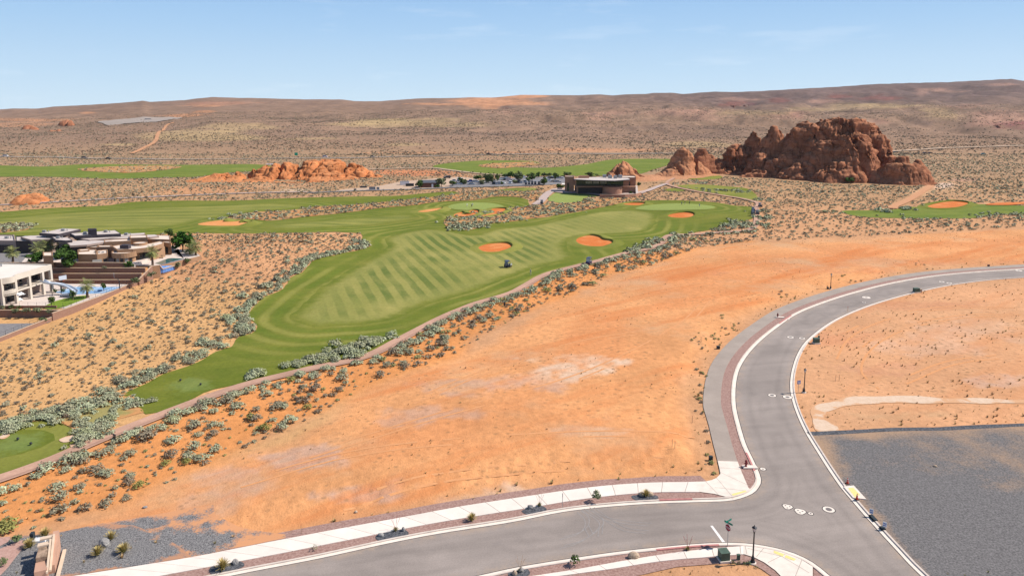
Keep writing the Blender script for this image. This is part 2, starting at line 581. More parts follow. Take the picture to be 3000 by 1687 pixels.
M['pink_gravel'] = granular('pink_gravel', (0.36, 0.21, 0.17), (0.47, 0.30, 0.25), 4.0)
M['char'] = granular('charcoal_gravel', (0.05, 0.048, 0.052), (0.30, 0.285, 0.275), 7.5)
M['char_thin'] = granular('charcoal_gravel_worn', (0.05, 0.048, 0.052), (0.30, 0.285, 0.275), 7.5, (0.55, 0.265, 0.13), 0.22, 0.55, 0.66, edge=2.0)
M['char_mid'] = granular('charcoal_gravel_edge', (0.05, 0.048, 0.052), (0.30, 0.285, 0.275), 7.5, (0.42, 0.22, 0.13), 0.3, 0.64, 0.76, edge=1.0)
M['char_lot'] = granular('worn_grey_lot', (0.085, 0.08, 0.08), (0.20, 0.187, 0.182), 5.0, (0.43, 0.265, 0.15), 0.05, 0.55, 0.76, 0.3, 0.65, edge=3.0)
M['dirt'] = granular('orange_dirt_track', (0.47, 0.23, 0.12), (0.53, 0.28, 0.15), 1.0)
M['char_bed'] = granular('charcoal_stone_bed', (0.03, 0.033, 0.04), (0.15, 0.15, 0.16), 5.0)
M['pale_sand'] = granular('pale_sand', (0.56, 0.40, 0.28), (0.62, 0.47, 0.35), 1.0, (0.55, 0.31, 0.17), 0.25, 0.62, 0.72, edge=.6)
M['bunker'] = granular('bunker_sand', (0.50, 0.135, 0.032), (0.56, 0.17, 0.045), 1.6, (0.60, 0.25, 0.09), 0.12, 0.5, 0.65, 0.3)
M['bunker_pale'] = granular('bunker_sand_pale', (0.56, 0.22, 0.07), (0.60, 0.26, 0.09), 1.6, (0.62, 0.30, 0.12), 0.12, 0.5, 0.65, 0.3)
M['lotgravel'] = granular('tan_gravel', (0.42, 0.29, 0.20), (0.50, 0.37, 0.27), 2.0)
M['plaza'] = granular('pink_concrete', (0.40, 0.31, 0.27), (0.47, 0.37, 0.33), 1.2, bmp=0.1)

k = N('asphalt_road', 0.85, 0.2)
v = k.pos()
c = k.mix(k.rng(k.noise(v, 6.0, 3, 0.8), 0.3, 0.7), (0.235, 0.197, 0.173), (0.305, 0.257, 0.226))
c = k.mul(c, k.rng(k.noise(v, 0.1, 5, 0.6), 0.3, 0.7, 0.86, 1.13))
ed = k.at('edge')
for cc_, ww_, am_ in ((2.1, .75, .10), (3.7, .6, .07), (4.6, .35, .06)):
    bd_ = k.rng(k.math('ABSOLUTE', k.math('SUBTRACT', k.math('ADD', ed, k.math('MULTIPLY', k.math('SUBTRACT', k.noise(v, .06, 3), .5), 1.2)), cc_)), 0, ww_, am_, 0, True)
    c = k.mul(c, k.math('SUBTRACT', 1.0, bd_))
c = k.mix(k.math('MULTIPLY', k.rng(ed, .1, 1.3, .55, 0), k.rng(k.noise(v, .7, 4, .7), .42, .62)), c, (0.42, 0.30, 0.21))
c = k.mix(k.rng(k.noise(v, .22, 6, .75), .60, .70, 0, .35), c, (0.21, 0.18, 0.165))
wear = k.noise(k.pos((0.02, 0.5, 0.1), rot=-0.2), 1.0, 4, 0.6)
c = k.mul(c, k.rng(wear, 0.35, 0.65, 0.93, 1.07))
M['road'] = k.out(c)
k = N('asphalt_path', 0.85, 0.2)
v = k.pos()
c = k.mix(k.rng(k.noise(v, 5.0, 3, 0.8), 0.3, 0.7), (0.295, 0.24, 0.20), (0.35, 0.29, 0.245))
c = k.mul(c, k.rng(k.noise(v, 0.25, 4), 0.3, 0.7, 0.9, 1.1))
M['walkpath'] = k.out(c)
M['parking'] = granular('parking_asphalt', (0.17, 0.16, 0.165), (0.24, 0.225, 0.22), 2.0, bmp=0.1)
k = N('cart_path_surface', 0.9, 0.1)
v = k.pos()
c = k.mix(k.rng(k.noise(v, 3.0, 3, 0.7), 0.3, 0.7), (0.40, 0.235, 0.165), (0.50, 0.31, 0.225))
c = k.mul(c, k.rng(k.noise(v, 0.12, 4), 0.3, 0.7, 0.82, 1.12))
ab = k.at('across')
c = k.mix(k.rng(k.math('ABSOLUTE', k.math('SUBTRACT', ab, 0.22)), 0.03, 0.14, 0.6, 0), c, (0.24, 0.135, 0.10))
M['cart'] = k.out(c)
k = N('concrete_walk', 0.85, 0.2)
v = k.pos()
c = k.mul((0.72, 0.635, 0.555), k.rng(k.noise(v, 0.5, 5, 0.6), 0.3, 0.7, 0.93, 1.06))
al = k.math('FRACT', k.math('DIVIDE', k.at('along'), 3.05))
jt = k.math('GREATER_THAN', k.math('ABSOLUTE', k.math('SUBTRACT', al, 0.5)), 0.488)
c = k.mix(jt, c, (0.33, 0.27, 0.225))
pan = k.n('ShaderNodeTexWhiteNoise', noise_dimensions='1D')
k.l(k.math('FLOOR', k.math('DIVIDE', k.at('along'), 3.05)), pan.inputs['W'])
c = k.mul(c, k.rng(pan.outputs['Value'], 0, 1, 0.94, 1.03))
M['walk'] = k.out(c)
M['concrete'] = simple('concrete', (0.68, 0.59, 0.505), 0.85, 0.08, 1.2, obj=False)
M['gutter'] = simple('gutter_concrete', (0.70, 0.61, 0.525), 0.85, 0.08, 0.8, obj=False)
M['kerb'] = simple('kerb_concrete', (0.58, 0.49, 0.42), 0.85, 0.10, 0.8, obj=False)
M['red_kerb'] = simple('red_painted_kerb', (0.44, 0.19, 0.17), 0.7, 0.18, 2.0, obj=False)
M['white_paint'] = simple('white_road_paint', (0.72, 0.68, 0.63), 0.7, 0.1, 2.0, obj=False)
M['yellow'] = simple('yellow_tactile', (0.70, 0.58, 0.22), 0.7, 0.12, 6.0, obj=False)
M['seam'] = simple('dark_asphalt_seal', (0.035, 0.033, 0.033), 0.8, 0.1, obj=False)
M['iron'] = simple('cast_iron_lid', (0.16, 0.14, 0.13), 0.6, 0.2, 6.0)
M['black'] = simple('black_painted_metal', (0.012, 0.014, 0.02), 0.45, 0.2, 3.0, spec=0.5)
M['steel'] = simple('galvanised_steel', (0.32, 0.32, 0.32), 0.5, 0.15, 5.0, metal=0.4)
M['sign_red'] = simple('stop_sign_red', (0.28, 0.015, 0.025), 0.5, 0.08)
M['sign_green'] = simple('street_sign_green', (0.0, 0.17, 0.12), 0.5, 0.08)
M['sign_blue'] = simple('sign_blue', (0.12, 0.16, 0.40), 0.5, 0.1)
M['white'] = simple('white_paint', (0.74, 0.74, 0.75), 0.5, 0.05)
M['box_green'] = simple('utility_green', (0.075, 0.115, 0.085), 0.6, 0.15)
M['box_dark'] = simple('dark_box', (0.03, 0.04, 0.045), 0.6, 0.15)
M['hydrant'] = simple('hydrant_red', (0.19, 0.02, 0.025), 0.5, 0.15)
M['cone'] = simple('cone_orange', (0.62, 0.07, 0.035), 0.6, 0.1)
M['wood'] = simple('weathered_wood', (0.42, 0.28, 0.17), 0.9, 0.2)
M['tan'] = simple('tan_stucco', (0.33, 0.195, 0.115), 0.92, 0.10, 0.6, bump=0.1)
M['tan_roof'] = simple('cream_roof', (0.64, 0.53, 0.44), 0.9, 0.08, 0.5)
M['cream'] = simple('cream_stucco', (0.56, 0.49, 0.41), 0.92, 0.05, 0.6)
M['white_roof'] = simple('white_roof', (0.66, 0.60, 0.53), 0.9, 0.05, 0.4)
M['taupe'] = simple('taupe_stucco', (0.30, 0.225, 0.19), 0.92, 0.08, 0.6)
M['greyroof'] = simple('pale_grey_roof', (0.50, 0.43, 0.39), 0.9, 0.07, 0.5)
M['fascia'] = simple('dark_fascia', (0.06, 0.05, 0.058), 0.6, 0.15)
M['garage'] = simple('dark_brown_door', (0.04, 0.03, 0.03), 0.5, 0.2)
M['club'] = simple('clubhouse_stucco', (0.36, 0.19, 0.125), 0.92, 0.10, 0.5)
M['block'] = granular('block_wall', (0.235, 0.135, 0.095), (0.285, 0.165, 0.12), 3.0, bmp=0.2)
M['cap'] = simple('wall_cap', (0.50, 0.36, 0.25), 0.9, 0.1)
M['court'] = simple('blue_court_paint', (0.20, 0.34, 0.52), 0.7, 0.08, obj=False)
M['paver'] = simple('pale_paving', (0.58, 0.49, 0.43), 0.9, 0.08, obj=False)
M['slide'] = simple('slide_grey_blue', (0.42, 0.47, 0.55), 0.35, 0.05, spec=0.5)
M['stone'] = granular('ledge_stone', (0.17, 0.12, 0.085), (0.40, 0.28, 0.20), 1.6)
M['monument'] = simple('monument_stucco', (0.46, 0.27, 0.19), 0.92, 0.08, 1.0)
M['beam'] = simple('pale_beam', (0.60, 0.46, 0.34), 0.9, 0.08)
M['boulder'] = granular('grey_boulder', (0.20, 0.19, 0.185), (0.33, 0.31, 0.29), 3.0, bmp=0.5)
M['boulder_tan'] = granular('tan_boulder', (0.36, 0.26, 0.18), (0.48, 0.37, 0.27), 3.0, bmp=0.5)
M['cart_blue'] = simple('navy_paint', (0.018, 0.022, 0.075), 0.35, 0.1, spec=0.5)
M['seat'] = simple('pale_seat', (0.5, 0.47, 0.42), 0.7, 0.1)
M['tyre'] = simple('tyre_rubber', (0.015, 0.015, 0.015), 0.9, 0.1)
M['skin'] = simple('skin', (0.45, 0.25, 0.17), 0.6, 0.05)
M['trunk'] = simple('bark', (0.13, 0.085, 0.06), 0.95, 0.3, 6.0, bump=0.4)
M['shed'] = simple('brown_siding', (0.16, 0.075, 0.055), 0.9, 0.15, 1.0)
M['shed_roof'] = simple('grey_metal_roof', (0.10, 0.105, 0.12), 0.5, 0.1)
k = N('window_glass', 0.06, 0.6)
M['glass'] = k.out((0.02, 0.026, 0.032))
k = N('curtained_glass', 0.15, 0.5)
M['glass_pale'] = k.out((0.30, 0.29, 0.27))
k = N('pool_water', 0.05, 0.5)
M['pool'] = k.out((0.055, 0.13, 0.125))
k = N('pool_tile', 0.2, 0.5)
v = k.pos()
M['pooltile'] = k.out(k.mul((0.11, 0.22, 0.48), k.rng(k.noise(v, 2.0, 3), .3, .7, .75, 1.25)))

def leafmat(name, stops, var=0.35, trans=0.0):
    """tint attribute picks the species colour, every leaf differs a little"""
    k = N(name, 0.85, 0.08)
    g = k.n('ShaderNodeNewGeometry')
    r = k.n('ShaderNodeValToRGB')
    e = r.color_ramp.elements
    e[0].position, e[0].color = stops[0][0], (*stops[0][1], 1)
    e[1].position, e[1].color = stops[-1][0], (*stops[-1][1], 1)
    for p, c in stops[1:-1]:
        q = e.new(p); q.color = (*c, 1)
    k.l(k.at('tint'), r.inputs[0])
    f = k.rng(g.outputs['Random Per Island'], 0, 1, 1 - var, 1 + var)
    c = k.mul(r.outputs[0], f)
    return k.out(c)
M['sage'] = leafmat('sagebrush_leaves', [(0, (0.20, 0.14, 0.095)), (0.3, (0.245, 0.205, 0.14)), (0.55, (0.285, 0.275, 0.175)), (0.8, (0.365, 0.395, 0.25)), (1, (0.24, 0.225, 0.07))], 0.3)
M['straw'] = leafmat('dry_straw', [(0, (0.33, 0.20, 0.11)), (0.5, (0.50, 0.34, 0.16)), (1, (0.28, 0.25, 0.10))])
M['leaf'] = leafmat('tree_leaves', [(0, (0.035, 0.085, 0.012)), (0.4, (0.075, 0.115, 0.03)), (0.7, (0.135, 0.16, 0.075)), (1, (0.21, 0.215, 0.13))], 0.4)
M['palm'] = leafmat('palm_fronds', [(0, (0.14, 0.17, 0.06)), (0.5, (0.22, 0.235, 0.10)), (1, (0.30, 0.29, 0.10))], 0.3)
k = N('bunch_grass', 0.9, 0.05)
h = k.at('tint')
c = k.mix(k.rng(h, 0.1, 0.75), (0.16, 0.165, 0.03), (0.52, 0.40, 0.16))
M['bunch'] = k.out(k.mul(c, k.rng(k.n('ShaderNodeNewGeometry').outputs['Random Per Island'], 0, 1, 0.7, 1.25)))

def rockmat(name, a, b, dust_lit_top, band=0.5):
    k = N(name, 0.95, 0.06)
    v = k.pos()
    st = k.noise(k.pos((0.05, 0.05, 0.55)), 1.0, 5, 0.65)
    c = k.mix(k.rng(st, 0.35, 0.65), a, b)
    c = k.mul(c, k.rng(k.noise(v, 0.12, 6, 0.65), 0.3, 0.7, 0.7, 1.3))
    c = k.mix(k.rng(k.noise(v, 0.07, 4, 0.6), 0.52, 0.68, 0, 0.6), c, tuple(q * 0.55 for q in a))
    vr = k.rng(k.noise(k.pos((0.35, 0.35, 0.045)), 1.0, 4, 0.7), 0.52, 0.66, 0, 0.55)
    c = k.mix(vr, c, tuple(q * 0.42 for q in a))
    vo = k.n('ShaderNodeTexVoronoi', feature='DISTANCE_TO_EDGE')
    vo.inputs['Scale'].default_value = 1.0
    k.l(k.pos((0.11, 0.11, 0.16)), vo.inputs['Vector'])
    c = k.mix(k.rng(vo.outputs['Distance'], 0.0, 0.035, 0.55, 0), c, tuple(q * 0.3 for q in a))
    up = k.n('ShaderNodeSeparateXYZ')
    k.l(k.n('ShaderNodeNewGeometry').outputs['Normal'], up.inputs[0])
    c = k.mix(k.rng(up.outputs[2], 0.72, 0.95, 0, 0.55), c, dust_lit_top)  # sandy deposit on upward faces, which also paints the tops as sunlit
    h = k.math('ADD', k.math('MULTIPLY', k.noise(k.pos((0.25, 0.25, 1.6)), 1.0, 5, 0.7), 0.8), k.noise(v, 0.8, 5, 0.65))
    k.bump(h, 0.6, 0.7)
    return k.out(c)
M['rock'] = rockmat('red_sandstone', (0.275, 0.105, 0.055), (0.39, 0.168, 0.09), (0.47, 0.225, 0.12))
M['cliff'] = rockmat('dark_cliff', (0.16, 0.065, 0.05), (0.24, 0.105, 0.08), (0.28, 0.15, 0.11))
M['rock_orange'] = rockmat('orange_sandstone', (0.44, 0.155, 0.06), (0.53, 0.205, 0.08), (0.55, 0.24, 0.105))
M['rock_base'] = rockmat('pale_slickrock', (0.40, 0.165, 0.08), (0.48, 0.225, 0.12), (0.53, 0.27, 0.145))
# ------------------------------------------------------------------ ground plan, traced as points of the place
def ext(p, a=0.0, b=0.0):
    """prolong a polyline at its start and end"""
    p = np.asarray(p, float)[:, :2]
    if a:
        d = p[0] - p[1]; p = np.r_[[p[0] + d / np.linalg.norm(d) * a], p]
    if b:
        d = p[-1] - p[-2]; p = np.r_[p, [p[-1] + d / np.linalg.norm(d) * b]]
    return p

def line(px, a=0, b=0, step=1.0):
    return resample(catmull(ext(GP(px)[:, :2], a, b), False, step), step)

# road edges (asphalt)
EDGE_W = line([(670, 1687), (750, 1671), (936, 1635), (1152, 1588), (1289, 1562), (1500, 1528.6), (1656, 1498), (1802, 1482), (1942, 1473.3), (2067, 1469.5),
    (2137, 1466.6), (2172, 1458.7), (2207, 1444), (2224.8, 1423.8), (2230, 1407.7), (2226, 1390), (2207, 1346.6), (2187, 1305), (2171, 1254.7), (2157, 1196),
    (2154.5, 1157.6), (2157, 1119), (2167, 1080), (2190, 1041), (2225, 1002), (2271.7, 963.5), (2334, 921), (2407.6, 890), (2504.7, 858.7), (2621, 829.6),
    (2737.6, 810), (2854, 798.5), (3000, 788.8)], 40, 70)
EDGE_E = line([(2699.6, 1687), (2661.7, 1650), (2632.6, 1618), (2589, 1571), (2554, 1532), (2530.6, 1506.8), (2495.7, 1466), (2463.6, 1428), (2428.7, 1378), (2393.7, 1323),
    (2357, 1262), (2334, 1212), (2320, 1169), (2315, 1138), (2316, 1107), (2322, 1076), (2334, 1041), (2355, 1006), (2388, 975), (2438.7, 940),
    (2504.7, 909), (2582, 882), (2683, 854.8), (2776.4, 835.4), (2893, 820), (3000, 812)], 40, 70)
EDGE_S = line([(1400, 1686), (1516.5, 1661), (1656, 1638), (1808, 1616), (1924, 1603), (2041, 1592.7), (2131.6, 1589), (2204, 1592.7), (2283, 1607), (2341, 1626),
    (2385, 1649.5), (2428.7, 1684.5)], 45, 45)
ROAD = np.r_[EDGE_W, EDGE_E[::-1], EDGE_S[::-1]]

# kerbs stand off the asphalt: gutter 0.45, kerb 0.18
W_K0, W_K1, W_K2 = EDGE_W, offset_line(EDGE_W, 0.45), offset_line(EDGE_W, 0.66)
W_G = offset_line(EDGE_W, 2.25)
W_P = offset_line(EDGE_W, 5.0)
E_K1, E_K2 = offset_line(EDGE_E, -0.48), offset_line(EDGE_E, -0.70)
S_K1, S_K2 = offset_line(EDGE_S, -0.45), offset_line(EDGE_S, -0.66)

def nearest(line_, px):
    p = G(*px)[:2]
    return int(np.argmin(np.linalg.norm(line_ - p, axis=1)))

i_bend = nearest(EDGE_W, (2160, 1353 - 60)) 
i_path0 = nearest(EDGE_W, (2222, 1380))
i_corner = nearest(EDGE_W, (2172, 1458.7))

# ---- grass, in plan
FAIR = [(1887, 589), (1975, 587), (2047, 590), (2091, 593), (2149, 602), (2208, 608), (2206, 625), (2199, 642), (2150, 655), (2091, 672), (2004, 686), (1940, 700), (1880, 718), (1832, 739), (1745, 768.6),
    (1687, 780), (1599.5, 800), (1547, 829), (1497.6, 858), (1395.6, 888), (1350, 907), (1270, 937), (1182.6, 985), (1130, 1012), (1060, 1040), (960, 1068), (856, 1092), (774.8, 1105), (700, 1124), (600, 1153),
    (553, 1176.5), (480, 1203), (430, 1212), (400, 1188), (368, 1158), (375, 1148), (431, 1121), (478, 1096), (582, 1060), (629, 1030), (673, 1015), (699, 987), (734, 978), (752, 963), (725, 925),
    (746, 896), (786, 867), (816, 855), (848, 817), (893, 793), (915, 768), (960, 752), (1024, 738), (1086, 722), (1062, 703), (1050, 684), (995, 681), (791, 684), (646, 684), (558, 683), (400, 692), (200, 700),
    (0, 703), (-200, 706), (-200, 634), (0, 621.6), (155, 610), (322, 602), (388, 592.5), (504, 588.6), (660, 588.6), (854, 581), (1000, 577), (1160, 574), (1263, 566), (1330, 562), (1345, 570), (1308, 590), (1381, 588), (1455, 577.5), (1529, 580.4), (1548, 592),
    (1545, 612), (1500, 640), (1560, 641), (1640, 630), (1740, 613), (1800, 601), (1845, 594)]
WP_FAIR = catmull(GP(FAIR)[:, :2], True, 2.5)
FAIRWAY_A = [(850, 935), (880, 897), (940, 845), (1010, 800), (1080, 760), (1135, 724), (1130, 700), (1180, 682), (1250, 672), (1320, 676), (1390, 688), (1450, 672), (1540, 663), (1628, 646), (1688, 633), (1762, 620), (1840, 616), (1916, 624),
    (1922, 645), (1914, 665), (1887, 680), (1800, 688), (1720, 690), (1670, 705), (1660, 730), (1676, 752), (1655, 765), (1599, 778), (1512, 807), (1430, 838), (1366, 862), (1299, 878), (1220, 908), (1139, 940), (1050, 952), (1007, 953), (920, 959), (877, 948)]
FAIRWAY_B = [(-200, 645), (0, 640), (155, 626), (388, 612), (560, 605), (800, 597), (905, 604), (860, 614), (740, 622), (648, 638), (600, 646), (540, 660), (470, 672), (300, 680), (0, 688), (-200, 690)]
FAIRWAY_C = [(770, 667), (950, 646), (1100, 633), (1200, 628), (1232, 640), (1150, 655), (1000, 668), (850, 673)]
GREEN_A = [(1313.6, 608.5), (1330, 599.6), (1381.6, 594.5), (1440, 596.7), (1476, 607), (1448, 613), (1396, 616.6), (1337, 615)]
GREEN_B = [(1861, 612), (1916, 600.5), (2004, 597.6), (2091, 606), (2080, 613.6), (2004, 616.5), (1887, 616.5)]
TEE_A = [(477, 1132), (553, 1101), (640, 1113), (690, 1122), (600, 1148), (520, 1165)]
FAIR2 = [(-120, 1290), (0, 1264), (52, 1249), (100, 1236), (140, 1229), (175, 1235), (221, 1261), (243, 1293), (236, 1309), (204, 1322), (150, 1345), (87, 1370), (0, 1394), (-120, 1430)]
TEE_B = [(-40, 1285), (60, 1262), (130, 1262), (160, 1290), (60, 1330), (-40, 1345)]
PRACTICE = [(1606, 586), (1622, 568), (1634, 565), (1690, 567), (1757, 572), (1745, 577), (1712, 581), (1702, 592), (1658, 597), (1628, 594)]
RIGHTFW = [(2466, 619.5), (2496, 617), (2613, 615.4), (2667, 606), (2735, 611), (2830, 599), (3000, 603), (3200, 606), (3200, 632), (3000, 630), (2925, 630), (2844, 640), (2680, 640), (2545, 637), (2490, 630)]
G_RIGHT = [[(2009, 522), (2021, 513.5), (2091, 513), (2117, 520), (2091, 526), (2033, 527)],
    [(1986, 545), (2056, 541), (2135, 547), (2178, 551), (2216, 572), (2210, 587), (2175, 584), (2120, 572), (2047, 559)],
    [(1945, 557), (1975, 552), (2009, 559), (1975, 562)]]
FAR_L = [(-200, 487), (0, 485.7), (116, 489), (252, 481.9), (504, 483.8), (737, 481.9), (800, 488), (760, 500), (640, 510), (574, 518.7), (349, 524.6), (116, 518.7), (-200, 517)]
FAR_L_PATCH = [(233, 496), (349, 488), (440, 487), (524, 488), (500, 497), (388, 507), (300, 505)]
FAR_C = [(1270, 491), (1295, 481), (1427, 470.7), (1555, 472.6), (1580, 482), (1500, 490), (1601, 492), (1698, 484), (1815, 466.8), (1970, 466.8), (1962, 482), (1912, 498), (1854, 513), (1737, 516), (1504, 514), (1388, 506), (1320, 498)]
FAR_C_PATCH = [(1400, 486), (1460, 479), (1560, 476), (1580, 483), (1530, 488), (1460, 494)]
SMALLG = [(1455, 560), (1500, 552), (1560, 551), (1575, 556), (1520, 562)]
# scrub islands inside the grass
STRIP_A = [(648, 643), (690, 634), (733, 624), (849, 617), (937, 606), (1053, 600), (1160, 590), (1250, 580), (1320, 572), (1420, 560), (1560, 565), (1600, 572), (1580, 590), (1548, 582), (1529, 579), (1455, 576.5), (1381, 587), (1308, 591), (1263, 595), (1204, 603), (1111, 611), (995, 626.5), (879, 638), (791, 648), (747, 644)]
STRIP_B = [(1299, 653), (1330, 636), (1400, 634), (1430, 622), (1480, 612), (1540, 608), (1587, 597), (1640, 596), (1720, 592), (1790, 582), (1870, 583), (1885, 592), (1850, 596), (1800, 600), (1740, 611), (1640, 628), (1540, 644), (1440, 656), (1420, 664), (1375, 676), (1335, 671)]
LEFT_ISLE = [(-60, 668), (40, 657), (98, 663), (60, 678), (-60, 684)]

BUNKERS = [
    ('b', [(1403, 726), (1425, 718), (1451, 715), (1483, 714.7), (1499, 722), (1497, 728), (1480, 735), (1454, 740), (1424, 740), (1407, 733.6)], 'bunker', 'oval orange bunker beside the two golfers on the fairway'),
    ('b', [(1688, 706), (1701, 697), (1730, 692), (1754, 696), (1769, 705), (1789, 708), (1794, 714), (1780, 720), (1757, 724), (1722, 722.5), (1698, 716)], 'bunker', 'kidney shaped orange bunker right of the oval bunker'),
    ('b', [(1957, 634), (1975, 628), (2010, 624.7), (2030, 628), (2030, 635.5), (2004, 640.4), (1969, 639)], 'bunker', 'orange bunker in front of the right hand green'),
    ('b', [(1225, 622.5), (1246, 617), (1296, 611.5), (1290, 616), (1278, 620), (1242, 624)], 'bunker_pale', 'thin orange bunker left of the far green'),
    ('b', [(1330, 634), (1341, 626), (1354, 624), (1364, 630), (1372, 622), (1384, 618.5), (1399, 619), (1397, 630), (1380, 634), (1350, 637)], 'bunker', 'lobed orange bunker below the far green'),
    ('b', [(1440, 615), (1455, 613), (1480, 613.5), (1480, 619), (1466, 627), (1430, 634), (1395, 640), (1410, 634), (1448, 624)], 'bunker', 'orange sandy hollow right of the far green'),
    ('b', [(580, 659), (610, 652), (640, 648.5), (662, 646), (656, 652), (680, 651.6), (709, 648.7), (704, 655), (736, 653), (722, 659), (704, 663), (631, 664), (590, 662)], 'bunker_pale', 'wide fingered pale orange bunker by the scrub strip'),
    ('b', [(1826, 600.4), (1850, 596.7), (1888, 597.4), (1880, 602), (1862, 604)], 'bunker', 'narrow orange bunker left of the right hand green'),
    ('b', [(2718, 607), (2797, 592), (2833, 596), (2825, 604), (2789, 611), (2735, 612)], 'bunker', 'orange bunker on the far right fairway'),
    ('b', [(2890, 602), (2900, 598), (3000, 594), (3120, 593), (3120, 600), (3000, 600), (2950, 603)], 'bunker', 'orange sand bank at the right edge of the far right fairway'),
]
CARTPATH = [(-60, 1424), (0, 1405), (90, 1374), (175, 1341), (260, 1303), (330, 1274.5), (437, 1232), (553, 1187), (650, 1152), (750, 1121), (850, 1097), (920, 1080), (1037, 1056), (1105, 1033), (1155, 1006), (1212, 976), (1299, 931), (1350, 909),
    (1396, 891), (1498, 860), (1541, 838), (1600, 806), (1687, 782), (1760, 764), (1832, 744), (1900, 731), (1935, 716), (1948, 700), (1965, 691), (2040, 688), (2120, 682), (2190, 676), (2212, 664), (2217, 650), (2217, 632), (2213, 617), (2222, 601), (2215, 594), (2164, 582), (2100, 572), (2033, 561), (1985, 551), (1955, 541), (1975, 524), (2003, 513)]
PATH_CLUB = [(1570, 601), (1583, 592), (1600, 573), (1620, 561), (1650, 557), (1690, 560), (1745, 571), (1790, 577)]
PATH_RIGHT = [(1820, 571), (1860, 567), (1890, 563), (1920, 552), (1945, 543), (1955, 541)]
PAD = [(-80, 1560), (0, 1570), (110, 1545), (300, 1488), (480, 1425), (650, 1340), (800, 1280), (950, 1205), (1080, 1130), (1200, 1085), (1330, 1045), (1430, 975), (1560, 905), (1700, 855), (1800, 805), (1920, 775), (2050, 725), (2200, 708), (2500, 696), (2750, 680), (3000, 668), (3300, 655)]
PAD_LINE = GP(PAD)[:, :2]
PADW = np.r_[PAD_LINE, W_P[::-1][:1], W_P[::-1]]
WALLX = -98.0

def sdf(px, py, poly):
    """signed distance, positive inside"""
    d = np.full(px.shape, 1e18)
    a = poly; b = np.roll(poly, -1, 0)
    for p, q in zip(a, b):
        e = q - p
        t = np.clip(((px - p[0]) * e[0] + (py - p[1]) * e[1]) / max(e @ e, 1e-9), 0, 1)
        d = np.minimum(d, (px - p[0] - t * e[0]) ** 2 + (py - p[1] - t * e[1]) ** 2)
    return np.sqrt(d) * np.where(pip(px, py, poly), 1, -1)

SW_TOP = offset_line(line([(227, 1687), (419.5, 1656.8), (579.7, 1630.6), (750, 1597), (1018, 1546), (1157.8, 1520.7), (1356, 1484), (1400, 1477), (1540, 1455.8), (1659, 1438), (1778.7, 1423.8), (1901, 1415.6), (2033.6, 1413), (2062, 1412)], 25, 0), 1.6)
def make_bank():
    c = 0.6
    gx, gy = np.meshgrid(np.arange(-75, 235, c), np.arange(45, 245, c))
    x, y = gx.ravel(), gy.ravel()
    def dl(L):
        L = L[::2]; d = np.full(len(x), 1e9)
        for p, q in zip(L[:-1], L[1:]):
            e = q - p; t = np.clip(((x - p[0]) * e[0] + (y - p[1]) * e[1]) / max(e @ e, 1e-9), 0, 1)
            d = np.minimum(d, (x - p[0] - t * e[0]) ** 2 + (y - p[1] - t * e[1]) ** 2)
        return np.sqrt(d)
    wp = W_P[nearest(W_P, (2095, 1345)):]
    pad = np.r_[SW_TOP, wp, PAD_LINE[::-1]]
    ins = pip(x, y, pad)
    d = np.minimum(dl(SW_TOP), dl(wp))
    d2 = dl(resample(PAD_LINE, 2.0))
    h = 0.85 * S((d - .3) / 6.5) * S(d2 / 22)
    rill = np.clip(1 - np.abs(fbm(x / 1.7, y / 2.6, 0, 2, 401)) * 2.2, 0, 1) ** 2
    h = h - 0.22 * rill * S((d - .5) / 2) * S((9 - d) / 4) + 0.06 * fbm(x / 3, y / 3, 0, 3, 402) * S(d / 3)
    h = np.where(ins, np.maximum(h, 0), 0)
    BANK.extend([h.reshape(gx.shape), -75.0, 45.0, c])
make_bank()

